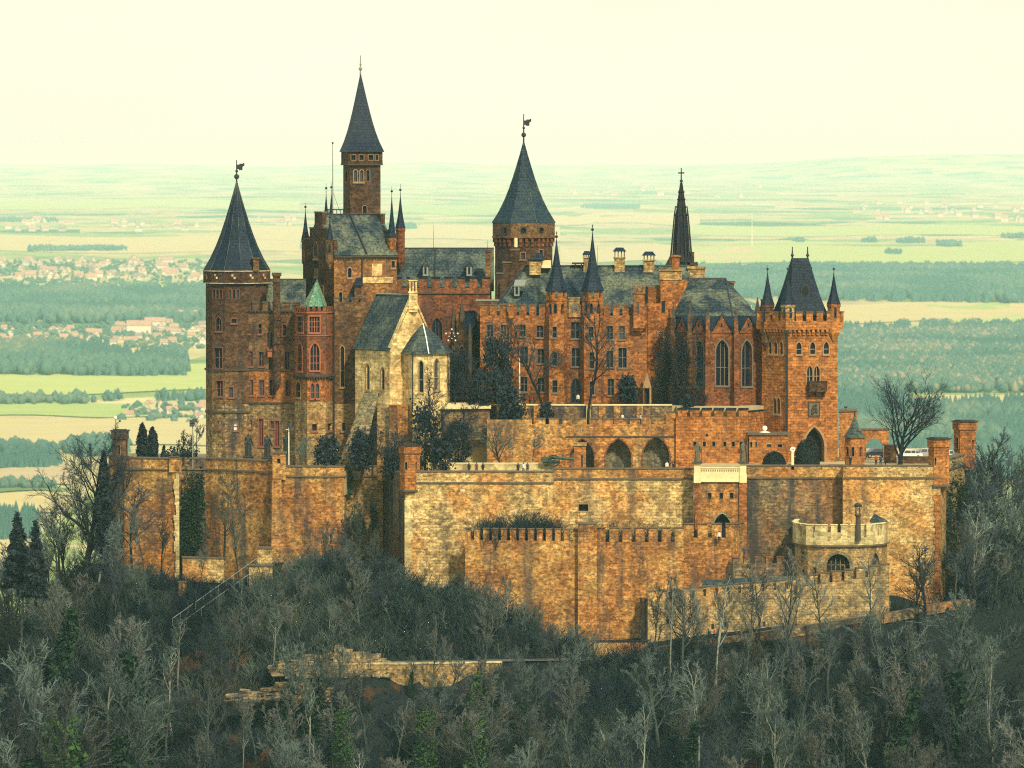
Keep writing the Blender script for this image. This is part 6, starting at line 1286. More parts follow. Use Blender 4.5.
lab = 'bare grey twigged tree in the leafless wood on the castle slope'; lab2 = 'bare pale trunked tree in the leafless wood on the castle slope'; lab3 = 'bare dark twigged tree in the leafless wood on the castle slope'
LB = {'bark': lab, 'bark_pale': lab2, 'bark_dark': lab3}
UPK = 1
kinds = ['bark', 'bark', 'bark', 'bark_pale', 'bark_dark', 'bark', 'bark_dark', 'bark_pale']
if len(woods) > 228: woods = sorted(rng.sample(woods, 228), key=lambda t: t[1])
for _ in range(400):                                     # the slope right under the walls is wooded as well
    if len(woods) >= 268: break
    px = rng.uniform(215, 600) if rng.random() < .7 else rng.uniform(880, 1030); y = rng.uniform(-24, 2); x = X(px, y)
    if inside_walls(x, y + 1) or (px < 890 and abs(y - road_line(x)[0]) < 3.4): continue
    z = hill_h(x, y); px, py = project(x, y, z); H = min(rng.uniform(6, 12.5), Z(lim(px) + rng.uniform(-12, 14), y) - z)
    if H < 3.5 or any((x - a[0]) ** 2 + (y - a[1]) ** 2 < 5 for a in woods): continue
    woods.append((x, y, z, H, px, py))
tall = set()
for px, y, top in ((652, -25, 585), (672, -28, 572), (700, -26, 590), (716, -30, 566), (742, -27, 575), (778, -26, 552), (796, -29, 560), (812, -25, 545), (838, -27, 538), (852, -30, 556), (884, -24, 530), (898, -28, 545), (912, -22, 520), (936, -24, 505), (948, -16, 492), (160, 4, 520), (240, 1, 512), (322, 0, 520), (352, 3, 500), (375, -2, 530), (398, -9, 556), (200, -4, 545), (146, 2, 500)):
    x = X(px, y); z = hill_h(x, y); H = Z(top, y) - z
    if 4 < H < 22: woods.append((x, y, z, H, px, 0)); tall.add((x, y))
for x, y, z, H, px, py in woods:
    i = rng.choice((0, 1, 2, 3, 4, 5, 6, 7, 0, 1, 5)) if px > 60 else rng.choice((0, 4, 6, 2, 5)); s = (H / 10 * (rng.uniform(.85, 1.2) if (x, y) not in tall else .72), H / 10 * 1.04); rz = rng.uniform(0, 6.28); loc = (x, y, z)
    if i not in first: first[i] = tree_obj('bare_tree', LB[kinds[i]], WT[i][0], loc, rz, s, 'leafless trees on the castle slope')
    else: copy_tree(first[i], loc, rz, s)
# ivy clad trees
def ivy_points(tp, rr, hi, n):
    out = []
    for k in range(n):
        t = rng.uniform(0.02, hi); f = t * (len(tp) - 1); i = min(int(f), len(tp) - 2); p = tp[i].lerp(tp[i + 1], f - i); a = rng.uniform(0, 6.28); r = rr * (1.15 - .6 * t / hi) * (.35 + .75 * rng.random()); out.append(p + Vector((r * math.cos(a), r * math.sin(a), rng.uniform(-.2, .2))))
    return out
ivm = []
for i in range(3):
    me = leaf_mesh('ivy', ivy_points(WT[i][1], .75, (.7, .85, .6)[i], 900), .20, M['ivy'], rng); ivm.append((*WT[i][0], me))
bright = (*WT[5][0], leaf_mesh('ivy', ivy_points(WT[5][1], 1.2, .95, 1300), .15, M['bright_leaf'], rng))
iv_lab = ['ivy clad trunk', 'slim ivy column', 'leaning ivy trunk']
firsti = {}
for k, (px, y, top, wh) in enumerate([(288, -37, 640, 'left of the broken yellow rock wall'), (304.5, -36, 648, 'before the middle of the broken yellow rock wall'), (317, -36.5, 652, 'against the craggy rock wall, right of its twin'), (122, -46, 655, 'below the left orange leaf slope'), (150, -30, 600, 'left below the ruined stair wall'), (520, -40, 650, 'under the shaded bastion foot'), (411, -30, 655, 'at the left end of the retaining wall'), (60, -12, 560, 'under the big spreading tree'), (497, -36, 665, 'below the long retaining wall'), (953, -34, 585, 'beside the right road bend'), (892, -40, 640, 'right of the roadside wall'), (340, -8, 530, 'under the ivy hung rampart'), (352, -12, 560, 'on the slope below the ivy hung rampart'), (690, -46, 690, 'below the road walkers'), (27, -44, 650, 'at the far left of the wood'), (770, -50, 690, 'under the rising roadside wall')]):
    x = X(px, y); z = hill_h(x, y); H = max(4, Z(top, y) - z); i = k % 3; l_ = f'{iv_lab[i]} {wh}'; s = (H / 10 * 1.05, H / 10)
    if i not in firsti: firsti[i] = tree_obj('ivy_tree', l_, ivm[i], (x, y, z), rng.uniform(0, 6), s, 'ivy clad trees on the slope', names=('trunk', 'crown', 'ivy'))
    else: copy_tree(firsti[i], (x, y, z), rng.uniform(0, 6), s, l_)
fb = None
for px, y, top, l_ in ((466, -38, 655, 'bright green leafy tree in front of the long retaining wall'), (428, -45, 690, 'low bright green bush below the long retaining wall'), (1016, -48, 690, 'bright green ivy tree at the right edge of the wood'), (470, -50, 700, 'second bright green tree just below the leafy one by the retaining wall'), (345, -44, 690, 'dark bright leaved shrub right below the broken rock wall'), (60, -52, 680, 'green leaved tree at the lower left of the wood')):
    x = X(px, y); z = hill_h(x, y); H = max(3, Z(top, y) - z); s = (H / 10 * 1.2, H / 10)
    if fb is None: fb = tree_obj('leafy_tree', l_, bright, (x, y, z), 1, s, 'green leaved trees on the slope', names=('trunk', 'crown', 'ivy'))
    else: copy_tree(fb, (x, y, z), rng.uniform(0, 6), s, l_)

M['leaves'] = plain('rust_leaves', (.20, .075, .028), .9, .3, 3, (.28, .12, .045), spec=.05)
lp = []
for px, y_, rx, ry in ((88, -18, 3.4, 5), (76, -26, 3.0, 4), (152, -24, 2.6, 3.5), (258, -12, 2.2, 2.5), (350, -6, 2.5, 2.0), (36, -32, 3, 3), (750, -40, 4, 4)):
    for _ in range(900):
        a = rng.uniform(0, 6.28); r = math.sqrt(rng.random()) * (.7 + .3 * math.sin(3 * a)); x = X(px, y_) + rx * r * math.cos(a); y = y_ + ry * r * math.sin(a); lp.append(Vector((x, y, hill_h(x, y) + rng.uniform(.03, .3))))
o = obj('fallen_leaves', leaf_mesh('fallen_leaves', lp, .17, M['leaves'], rng, .6)); o['kind'] = 'stuff'; tag(o, 'rust brown fallen leaves lying in patches on the slope', 'leaves')
# single bare trees one can point at
def one(label, seed, px, y, py_base, py_top, dark=True, z=None, **kw):
    H = (py_base - py_top) * S * (D0 + y) / D0; mk, tp = gen_tree(seed, H, **kw); me = mk(M['bark_dark' if dark else 'bark'], M['twig_dark' if dark else 'twig']); return tree_obj('bare_tree', label, me, (X(px, y), y, Z(py_base, y) if z is None else z), rng.uniform(0, 6), 1.0)
one('big bare spreading tree standing dark against the valley on the forecourt', 31, 900, 7, 469, 380, tf=.20, spread=.85, nl=14, n2=8, n3=6, n4=4, r=.42, fork=True, tw=.022, up=.16)
one('tall bare dark tree spreading left of the far left wall turret', 32, 84, 8, 575, 443, tf=.18, spread=.55, nl=26, n2=9, n3=6, n4=5, r=.42, tw=.024, up=.16)
one('bare tree against the stained left rampart wall', 33, 131, 8, 578, 478, tf=.35, spread=.42, nl=13, n2=7, n3=5, n4=4, r=.26, tw=.022)
one('bare pale twigged tree before the bright orange rampart below the statues', 34, 222, 4, 572, 480, dark=False, tf=.40, spread=.42, nl=12, n2=6, n3=5, n4=4, r=.24, tw=.021)
one('bare courtyard tree before the turreted residence, left one of a pair', 35, 546, 17, 424, 312, tf=.30, spread=.40, nl=14, n2=6, n3=5, n4=4, r=.24, tw=.022)
one('bare courtyard tree before the turreted residence, right one of a pair', 36, 588.5, 16.5, 424, 296, tf=.35, spread=.30, nl=13, n2=7, n3=5, n4=4, r=.26, tw=.021)
one('round crowned bare tree on the terrace left of the green cannon', 37, 502, 4.5, 472, 408, dark=False, tf=.32, spread=.46, nl=13, n2=6, n3=4, n4=3, r=.20, fork=True, tw=.020)
one('small bare tree close left of the green cannon', 38, 533, 6, 472, 425, dark=False, tf=.4, spread=.36, nl=9, n2=5, n3=4, n4=3, r=.12, tw=.024)
one('bare tree growing in front of the chapel apse', 39, 429, 10, 425, 366, tf=.25, spread=.42, nl=11, n2=5, n3=4, n4=3, r=.18, tw=.020)
one('leafless shrub behind the floodlight pole on the left rampart', 40, 196, 24, 462, 418, tf=.12, spread=.5, nl=12, n2=5, n3=4, n4=3, r=.12, tw=.026, up=.2)
one('second leafless shrub further left behind the rampart floodlight', 41, 181, 26, 462, 432, tf=.1, spread=.6, nl=12, n2=5, n3=4, n4=3, r=.10, tw=.026, up=.2)
one('dense twiggy tree at the right edge beside the tall capped turret', 42, 1000, 14, 590, 438, tf=.25, spread=.40, nl=20, n2=7, n3=5, n4=4, r=.40, tw=.034, up=.12)
one('leaning bare dark tree in front of the grey green roadside wall', 43, 687, -23, 668, 588, tf=.3, spread=.40, nl=12, n2=5, n3=4, n4=3, r=.28, tw=.021)
one('tall thin bare tree before the right half of the round barbican', 44, 871, -22, 640, 548, dark=False, tf=.3, spread=.28, nl=13, n2=5, n3=4, n4=3, r=.18, tw=.021)
one('bare forked tree before the left half of the round barbican', 45, 822, -24, 650, 556, dark=False, tf=.3, spread=.34, nl=13, n2=5, n3=4, n4=3, r=.20, tw=.021)
one('straight dark bare trunk before the roadside wall right of the walkers', 46, 757.5, -22, 660, 565, tf=.4, spread=.32, nl=12, n2=5, n3=5, n4=4, r=.24, tw=.021)
one('bare dark tree with crooked limbs under the right bastion turret', 47, 925, -18, 640, 540, tf=.3, spread=.36, nl=14, n2=6, n3=4, n4=3, r=.32, tw=.022)
one('crooked dark tree at the right beside the parked pale car', 48, 972, -14, 625, 545, tf=.35, spread=.40, nl=13, n2=6, n3=4, n4=3, r=.28, tw=.022)

for a_ in (('high dense twiggy tree filling the right edge beyond the capped turret', 61, 1016, 20, 600, 447), ('dense grey tree below the receding right bastion flank', 62, 975, 4, 600, 478), ('broad bare tree at the right edge in front of the taller pair', 63, 1022, -4, 620, 500), ('grey tree directly right of the bastion end above the pale car', 64, 990, -2, 610, 520), ('dark twiggy tree left under the big spreading one', 65, 58, 2, 590, 505), ('low dark tree between the edge firs and the big spreading tree', 66, 44, -4, 600, 530), ('bare tree left of the far rampart corner, below the dark conifer', 67, 112, 0, 600, 520), ('bare tree in the recess below the ivy hung rampart', 68, 362, 2, 590, 512), ('twiggy tree under the square orange buttress', 69, 300, -4, 600, 545), ('twiggy tree close below the bastion flank', 70, 385, -6, 610, 552)):
    one(*a_, dark=a_[1] % 2 == 0, tf=.2, spread=.42, nl=16, n2=7, n3=6, n4=4, r=.22, tw=.021)
# evergreens
def conifer(label, px, y, pb, pt, wpx, shape='cone', n=1800, size=.34, mat='evergreen', droop=.8, name='conifer', bottom=.06, lean=0):
    k = S * (D0 + y) / D0; H = (pb - pt) * k; Rr = wpx * .5 * k; ptsl = []
    if shape == 'round':                                   # many uneven clumps, gaps between them
        nc = 34; cl = []
        for q in range(nc):
            t = rng.uniform(.06, .93); a = rng.uniform(0, 6.28); env = Rr * (1 - abs(2 * t - .8) ** 2.2 * .55) * (.55 + .45 * rng.random()); cl.append((env * math.cos(a) * .8, env * math.sin(a) * .8, t * H, rng.uniform(.16, .34) * Rr))
        for _ in range(n):
            c_ = rng.choice(cl); q = Vector((rng.gauss(0, 1), rng.gauss(0, 1), rng.gauss(0, 1.25))) * c_[3] * .75; ptsl.append(Vector((c_[0], c_[1], max(.1, c_[2]))) + q)
        n = 0
    for _ in range(n):
        t = bottom + (1 - bottom) * (1 - math.sqrt(rng.random())) if shape == 'cone' else rng.uniform(bottom, 1); a = rng.uniform(0, 6.28)
        if shape == 'cone': r = Rr * (1 - t) ** .85 * (.72 + .28 * math.sin(t * 38 + a * 2)) 
        elif shape == 'column': r = Rr * min(1, (1 - t) * 2.6) ** .6 * (.82 + .18 * math.sin(t * 17 + a * 3)) * (.75 + .25 * min(1, t * 4))
        else: r = Rr * math.sqrt(max(0, 1 - (2 * t - 1) ** 2)) * (.8 + .25 * math.sin(a * 3 + t * 9))
        r *= math.sqrt(rng.uniform(.18, 1)); ptsl.append(Vector((r * math.cos(a), r * math.sin(a), t * H - droop * .25 * r)))
    tv, tf_ = [], []; polytube(tv, tf_, [Vector((0, 0, -1)), Vector((0, 0, H * .5)), Vector((0, 0, H * .97))], [max(.12, H * .02), H * .012, .02], 6)
    tme = bpy.data.meshes.new('trunk'); tme.from_pydata([tuple(v) for v in tv], [], tf_); tme.materials.append(M['bark_dark'])
    return tree_obj(name, label, (tme, leaf_mesh('crown', ptsl, size, M[mat], rng, .2, droop)), base(px, y, pb), 0, 1.0)
conifer('taller of the two black cypresses on the left rampart', 142, 22, 462, 423.5, 13, 'column', 1500, .28)
conifer('shorter of the two black cypresses on the left rampart', 152, 23, 462, 427.5, 13.5, 'column', 1500, .28)
conifer('small black conifer right of the two cypresses', 163.5, 23, 462, 444, 9, 'cone', 600, .25)
conifer('narrow dark ivy covered conifer left of the stained rampart', 103.5, 6, 575, 452, 17, 'column', 3200, .36)
conifer('dark fir with ragged top at the left edge', 17, -8, 590, 510, 42, 'cone', 2600, .5); conifer('second dark fir right of the edge fir', 35, -14, 600, 520, 34, 'cone', 2200, .5)
conifer('big weeping dark evergreen before the reddish wing', 497, 19.5, 412, 334, 36, 'round', 2200, .30, droop=2.6); conifer('broad dark evergreen beside the gabled porch', 480, 18, 418, 372, 26, 'round', 1300, .30); conifer('low black rounded yew at the foot of the weeping evergreen', 510, 16, 420, 389, 28, 'round', 1600, .36)
conifer('dark ivy smothered tree below the chapel apse', 425, 8, 470, 402, 34, 'round', 1500, .30, droop=1.2); conifer('loose dark evergreen on the terrace right of the chapel', 458, 8, 472, 420, 28, 'round', 1000, .30, droop=.9); conifer('dark low shrub behind the bastion corner turret', 392, 9, 474, 446, 26, 'round', 700, .28)
for a_ in (('dark bare tree overlapping the ivy smothered one below the apse', 71, 432, 7, 474, 400), ('dark bare tree behind the bastion corner turret', 72, 396, 8, 474, 425), ('dark spreading bare tree on the terrace right of the chapel', 73, 462, 6.5, 474, 405), ('second bare terrace tree left of the low black yew', 74, 447, 5, 474, 412), ('bare twiggy tree before the sloping buttress', 75, 372, 9, 472, 424), ('grey bare tree against the reddish wing, left of the weeping evergreen', 76, 474, 18, 415, 348), ('grey bare tree between star ornament and chapel', 77, 455, 18.5, 415, 350)):
    one(*a_, tf=.25, spread=.44, nl=14, n2=7, n3=5, n4=4, r=.16, tw=.021)
conifer('dark low yew on the bastion terrace', 441, 3.6, 474, 440, 26, 'round', 1600, .34); conifer('dense dark shrub beside the sloping buttress', 362, 10, 470, 428, 26, 'round', 1300, .34)
conifer('dark round bush under the bay turret', 327, 12, 466, 437, 26, 'round', 1700, .30); conifer('clipped black bush at the foot of the residence corner', 628, 20.5, 406, 376, 22, 'round', 1800, .30); conifer('round black bush left of the church foot', 689, 13.5, 416, 397, 14, 'round', 800, .28); conifer('dark bush before the garden parapet', 547, 16, 424, 404, 14, 'round', 700, .28)
conifer('low dark hedge behind the left rampart coping', 178, 21, 462, 453, 40, 'round', 900, .3)
one('leafless shrub left of the round bush under the bay turret', 52, 306, 12, 468, 438, dark=False, tf=.08, spread=.6, nl=12, n2=5, n3=4, n4=2, r=.08, tw=.026, up=.25)
# clipped domes
def dome(label, px, y, pb, pt, wpx, n=1700):
    k = S * (D0 + y) / D0; Rr = wpx * .5 * k; H = (pb - pt) * k; ptsl = []; core = MB()
    core.lathe(0, 0, [(Rr * .93, -.4), (Rr * .93, H * .25), (Rr * .80, H * .6), (Rr * .5, H * .86), (.05, H * .95)], 14)
    for _ in range(n):
        z = rng.random(); a = rng.uniform(0, 6.28); r = Rr * math.sqrt(max(0, 1 - max(0, (z - .2) / .8) ** 2)) * rng.uniform(.93, 1.03); ptsl.append(Vector((r * math.cos(a), r * math.sin(a), z * H * rng.uniform(.95, 1.03))))
    return tree_obj('topiary_bush', label, (core.mesh('core', [M['box']]), leaf_mesh('foliage', ptsl, .14, M['box'], rng)), base(px, y, pb), 0, 1.0, cat='bush', names=('core', 'foliage'))
dome('low clipped black dome bush in front of the guard hut', 774.5, 6, 468, 451.8, 23); dome('tall clipped black dome bush half hiding the gateway', 807, 6, 469, 439.5, 26)
# ivy on walls
def ivy(label, pts_px, y, n, size=.26, mat='ivy', name='wall_ivy'):
    """pts_px: list of (px, py, rx, ry) blobs hanging on the wall face"""
    pl = []; tot = sum(a[2] * a[3] for a in pts_px); c = base(pts_px[0][0], y, pts_px[0][1])
    for px, py, rx, ry in pts_px:
        tufts = [(rng.uniform(0, 6.28), math.sqrt(rng.random()), rng.uniform(.12, .3)) for _ in range(26)]
        for _ in range(int(n * rx * ry / tot)):
            if rng.random() < .75:
                ta, tr, ts = rng.choice(tufts); yy = y - rng.uniform(.0, .7); q = base(px + rx * (tr * math.cos(ta) + rng.gauss(0, ts)), yy, py + ry * (tr * math.sin(ta) + rng.gauss(0, ts))); pl.append(Vector(q) - Vector(c)); continue
            a = rng.uniform(0, 6.28); r = math.sqrt(rng.random()) * (.75 + .25 * math.sin(3 * a + px)); yy = y - rng.uniform(.0, .55); q = base(px + rx * r * math.cos(a), yy, py + ry * r * math.sin(a)); pl.append(Vector(q) - Vector(c))
    o = obj(name, leaf_mesh(name, pl, size, M[mat], rng, .3, .6), loc=c); tag(o, label, 'ivy'); return o
ivy('dark ivy curtain in the recessed left rampart corner', [(192, 505, 12, 26), (190, 540, 13, 30), (200, 485, 5, 14)], 17.6, 3000)
ivy('dark ivy hanging over the rampart right of the box turret', [(349, 486, 4, 16), (356, 530, 8, 22), (374, 515, 4, 20)], 12.4, 1000)
for i, (px, yy, r_) in enumerate(((664, 24.6, 12), (681, 20.6, 9), (697, 18.2, 7))):
    ivy(('thick dark ivy climbing the left church bay', 'dark ivy between the left church buttresses', 'dark ivy column left of the tallest church window')[i], [(px, 388, r_ * 1.1, 20), (px + 1, 362, r_ * .8, 26), (px - 1, 345, r_ * .5, 18), (px + 2, 398, r_ * 1.1, 9)], yy - 1.0, (4200, 3000, 1400)[i], .15, 'evergreen')
ivy('dark ivy on the wall behind the star ornament', [(455, 385, 12, 26), (447, 400, 8, 10)], 30.5, 1600, .28, 'evergreen')
ivy('grey creeper over the right receding bastion flank', [(955, 520, 14, 40), (965, 500, 8, 22)], 5, 2400, .24)

# scrub and undergrowth covering the slope: too many stems to count
tpl = []
for s_ in range(4):
    r2 = random.Random(500 + s_); v, f = [], []
    for st in range(10):
        a = r2.uniform(0, 6.28); d = Vector((math.cos(a) * r2.uniform(.02, .32), math.sin(a) * r2.uniform(.02, .32), 1)); sp_ = wander(r2, Vector((r2.gauss(0, .25), r2.gauss(0, .25), -.2)), d, r2.uniform(.8, 1.5), 2, .15, .08); polytube(v, f, sp_, [.018, .012, .006], 3)
        for q in range(6):
            t = r2.uniform(.2, 1.9); i = int(t); p = sp_[i].lerp(sp_[i + 1], t - i); polytube(v, f, wander(r2, p, side_dir(r2, d, r2.uniform(.4, 1)), r2.uniform(.3, .7), 1, .1, .05), [.011, .005], 3)
    tpl.append((np.array([tuple(q) for q in v], dtype=np.float32), np.array(f, dtype=np.int32)))
def scrub(name, label, places, mat='under'):
    """places: (x, y, z, height, tone)"""
    V_, F_, T_ = [], [], []; o = 0
    for x, y, z, h, t in places:
        v, f = tpl[rng.randrange(4)]; a = rng.uniform(0, 6.28); c, s = math.cos(a), math.sin(a); w_ = h * rng.uniform(.7, 1.1)
        V_.append(np.stack([(v[:, 0] * c - v[:, 1] * s) * w_ + x, (v[:, 0] * s + v[:, 1] * c) * w_ + y, v[:, 2] * h / 1.25 + z], 1)); F_.append(f + o); o += len(v); T_.append(np.full(len(f), t, dtype=np.float32))
    me = np_mesh(name, np.concatenate(V_), np.concatenate(F_), M[mat], np.concatenate(T_)); ob = obj(name, me); ob['kind'] = 'stuff'; tag(ob, label, 'scrub'); return ob
pl = []
for _ in range(8500):
    x = rng.uniform(-110, 112); y = rng.uniform(-62, 30)
    if inside_walls(x, y + 1.2): continue
    ry, rz = road_line(x)
    if X(372, -20) < x < X(955, -14) and abs(y - ry) < 3.0: continue
    z = hill_h(x, y); px, py = project(x, y, z)
    if not (-60 < px < 1085): continue
    hmax = max(.7, Z(lim(px), y) - z + 1.5) if y > -22 else 9; h = min(rng.uniform(1.4, 4.6), hmax)
    if 215 < px < 395 and -40 < y < -26: h *= .75
    if 375 < px < 590 and -34 < y < -22: h *= .5
    nz = noise.noise(Vector((x * .07, y * .07, 1.7))); t = min(1, max(0, .40 + .40 * nz + rng.uniform(-.38, .38)))
    pl.append((x, y, z, h, t))
for _ in range(700):
    x = rng.uniform(X(250, -12), X(600, -12)); y = rng.uniform(-24, 4)
    if inside_walls(x, y + 1.2): continue
    ry, rz = road_line(x); z = hill_h(x, y)
    if abs(y - ry) < 3: continue
    pl.append((x, y, z, rng.uniform(1.6, 4.4), rng.uniform(.35, .84)))
scrub('undergrowth', 'leafless grey and brown undergrowth covering the whole castle slope', pl)
pl = []
for _ in range(70): px = rng.uniform(478, 556); y = rng.uniform(-4.5, -1.4); pl.append((X(px, y), y, Z(543, -6), rng.uniform(2.4, 4.3), rng.uniform(.15, .5)))
for _ in range(26): px = rng.uniform(598, 690); y = rng.uniform(-5, .2); pl.append((X(px, y), y, Z(543, -6), rng.uniform(1.6, 3.4), rng.uniform(.15, .5)))
scrub('thicket', 'dry grey thicket filling the ditch behind the orange crenellated walls', pl)
# ------------------------------------------------------------------ people, statues and cars
def cloth(name, c): return plain(name, c, .85, .2, 6, spec=.1)
SKIN = plain('skin', (.42, .26, .18), .6, .1, 5); HAIR = plain('hair', (.03, .022, .016), .7, .2, 9)
def figure_mesh(pose='stand', H=1.72, lean=0, seed=0, robe=False):
    """one continuous body grown from a joint skeleton"""
    r = random.Random(seed); st = {'stand': 0, 'walk': .26, 'lean': .08}[pose]; k = H / 1.72
    J = {'pelvis': (0, 0, .93, .135), 'waist': (0, lean * .1, 1.08, .125), 'chest': (0, lean * .22, 1.30, .155), 'neck': (0, lean * .3, 1.46, .06), 'head': (0, lean * .34 + .015, 1.56, .085), 'crown': (0, lean * .34, 1.67, .075)}
    for s, n_ in ((-1, 'L'), (1, 'R')):
        f = st * s; a = -st * s * .9
        J['hip' + n_] = (.09 * s, 0, .88, .10); J['knee' + n_] = (.10 * s, f * .55 + .02, .49, .072); J['ankle' + n_] = (.10 * s, f, .09, .048); J['toe' + n_] = (.115 * s, f + .17, .045, .042)
        J['sh' + n_] = (.185 * s, lean * .22, 1.385, .07); J['elb' + n_] = (.235 * s, a * .4 + lean * .2 - .02, 1.12, .048); J['wr' + n_] = (.225 * s, a * .75 + .09 + lean * .3, .90, .034); J['hand' + n_] = (.215 * s, a * .8 + .12 + lean * .3, .80, .036)
    names = list(J); E = [('pelvis', 'waist'), ('waist', 'chest'), ('chest', 'neck'), ('neck', 'head'), ('head', 'crown')]
    for n_ in 'LR': E += [('pelvis', 'hip' + n_), ('hip' + n_, 'knee' + n_), ('knee' + n_, 'ankle' + n_), ('ankle' + n_, 'toe' + n_), ('chest', 'sh' + n_), ('sh' + n_, 'elb' + n_), ('elb' + n_, 'wr' + n_), ('wr' + n_, 'hand' + n_)]
    me = bpy.data.meshes.new('fig'); me.from_pydata([tuple(c * k for c in J[n][:3]) for n in names], [(names.index(a), names.index(b_)) for a, b_ in E], [])
    ob = bpy.data.objects.new('fig', me); col.objects.link(ob); md = ob.modifiers.new('Skin', 'SKIN'); 
    for i, n in enumerate(names): me.skin_vertices[0].data[i].radius = (J[n][3] * k * (1.15 if n in ('chest', 'waist', 'pelvis') else 1), J[n][3] * k)
    me.skin_vertices[0].data[0].use_root = True; sd = ob.modifiers.new('Sub', 'SUBSURF'); sd.levels = 1; sd.render_levels = 1
    dg = bpy.context.evaluated_depsgraph_get(); out = bpy.data.meshes.new_from_object(ob.evaluated_get(dg)); bpy.data.objects.remove(ob); return out
def person(label, px, y, py, coat, legs, pose='stand', rz=0, H=1.72, lean=0, seed=0, z=None, group=None):
    x = X(px, y); r = obj('person', None, loc=(x, y, Z(py, y) if z is None else z)); r.rotation_euler = (0, 0, rz); tag(r, label, 'person', group)
    me = figure_mesh(pose, H, lean, seed); k = H / 1.72; me.name = 'body'
    for m_ in (SKIN, coat, legs, M['iron']): me.materials.append(m_)
    for p in me.polygons:
        z_ = p.center.z / k; p.material_index = 3 if z_ < .1 else 2 if z_ < .86 and abs(p.center.x) < .2 * k else 0 if z_ > 1.46 or (z_ < .87 and abs(p.center.x) > .19 * k) else 1
        p.use_smooth = True
    obj('body', me, r)
    w = MB(); hc = (0, lean * .34 * k - .02, 1.60 * k); w.ball(hc, .115 * k, 0, 10, 6); hm = w.mesh('hair', [HAIR]); 
    for v in hm.vertices:
        if v.co.z < hc[2] - .03 and v.co.y > hc[1]: v.co.y = hc[1] + .02
    obj('hair', hm, r); return r
C = {'red': cloth('red_jacket', (.30, .03, .02)), 'dark': cloth('dark_coat', (.02, .02, .028)), 'blue': cloth('blue_jacket', (.03, .05, .12)), 'white': cloth('white_jacket', (.6, .58, .52)), 'brown': cloth('brown_coat', (.09, .05, .03)), 'jeans': cloth('jeans', (.03, .04, .07)), 'black': cloth('black_trousers', (.012, .012, .016))}
def zr(px): x = X(px, -18); return road_line(x)[1] + .04
for a in (('walker in a dark coat on the road, leftmost of the group', 708.8, C['dark'], C['jeans'], 'walk', -1.4), ('walker in a red jacket in the middle of the road group', 714.5, C['red'], C['black'], 'walk', -1.5), ('walker in a dark red top right of the red jacket', 719.5, C['brown'], C['black'], 'walk', 1.6), ('walker in a light grey top trailing the road group', 726.5, C['white'], C['jeans'], 'walk', -1.6), ('lone walker in a blue jacket beside the straight dark trunk', 753.5, C['blue'], C['black'], 'walk', 1.5)):
    px = a[1]; y = road_line(X(px, -18))[0]; person(a[0], px, y, 0, a[2], a[3], a[4], a[5], z=zr(px), seed=int(px))
FZ = -1.28
for a in (('visitor in red, leftmost of three behind the forecourt parapet', 876.5, C['red'], 2.6), ('visitor in dark blue in the middle of three behind the forecourt parapet', 881, C['blue'], 2.6), ('visitor in black, rightmost of three behind the forecourt parapet', 886, C['dark'], 3.0), ('lone dark visitor at the foot of the forecourt gazebo', 850.8, C['dark'], .4)):
    person(a[0], a[1], a[3] - (0 if a[1] > 860 else 1.0), 0, a[2], C['black'], 'stand', rng.uniform(0, 6), z=FZ, seed=int(a[1]))
TZ = -2.45
for a in (('visitor in black leaning at the terrace parapet, left of the terrace tree', 469, C['dark'], 1.6), ('visitor in brown at the terrace parapet between two dark ones', 476.5, C['brown'], 1.5), ('visitor in a black coat at the terrace parapet beside the pale garden wall', 483, C['dark'], 1.6), ('visitor in dark jacket right of the terrace tree by the pale garden wall', 518, C['dark'], 1.6), ('visitor in white right of the terrace tree by the pale garden wall', 523.5, C['white'], 1.6), ('visitor in a blue jacket next to the pale garden wall right of the terrace tree', 527.5, C['blue'], 1.6), ('visitor in white inside the rightmost blind arch', 667, C['white'], 6.5), ('visitor in dark clothes left of the round bushes by the arcade', 673.8, C['dark'], 3)):
    person(a[0], a[1], a[3], 0, a[2], C['black'], 'lean', rng.uniform(2.6, 3.6), z=TZ, lean=.15, seed=int(a[1]))
WZ = Z(425.5, 13) + .02
for a in (('visitor in a red jacket on the merlon walk, left of a white one', 619.5, C['red']), ('visitor in white on the merlon walk above the middle arch', 622.5, C['white']), ('visitor in blue on the merlon walk above the right arch', 634, C['blue']), ('visitor with pale jacket on the merlon walk near the garden parapet end', 641, C['white']), ('visitor in brown on the merlon walk above the left arch', 603, C['brown'])):
    person(a[0], a[1], 15.2, 0, a[2], C['jeans'], 'stand', rng.uniform(0, 6), z=WZ, seed=int(a[1]))
person('person in white looking out through the gatehouse crenels', 719.5, -5.6, 0, C['white'], C['black'], 'stand', 3.1, z=Z(543, -6) + .02)
person('climber in blue on the steps by the angled crenellated wall', 744.5, -7.4, 558, C['blue'], C['jeans'], 'walk', 0)
person('person in white before the arched residence door', 578, 22.0, 0, C['white'], C['jeans'], 'stand', 3.1, z=Z(405.8, 18) + .02)
for px, col_, l_ in ((530, 'red', 'visitor in red on the garden terrace beside the white flagpole'), (534.5, 'brown', 'visitor in brown on the garden terrace right of the red one'), (523.5, 'dark', 'visitor in black at the foot of the white flagpole')): person(l_, px, 19.6, 0, C[col_], C['black'], 'stand', rng.uniform(0, 6), z=Z(405.8, 18) + .02, seed=px)

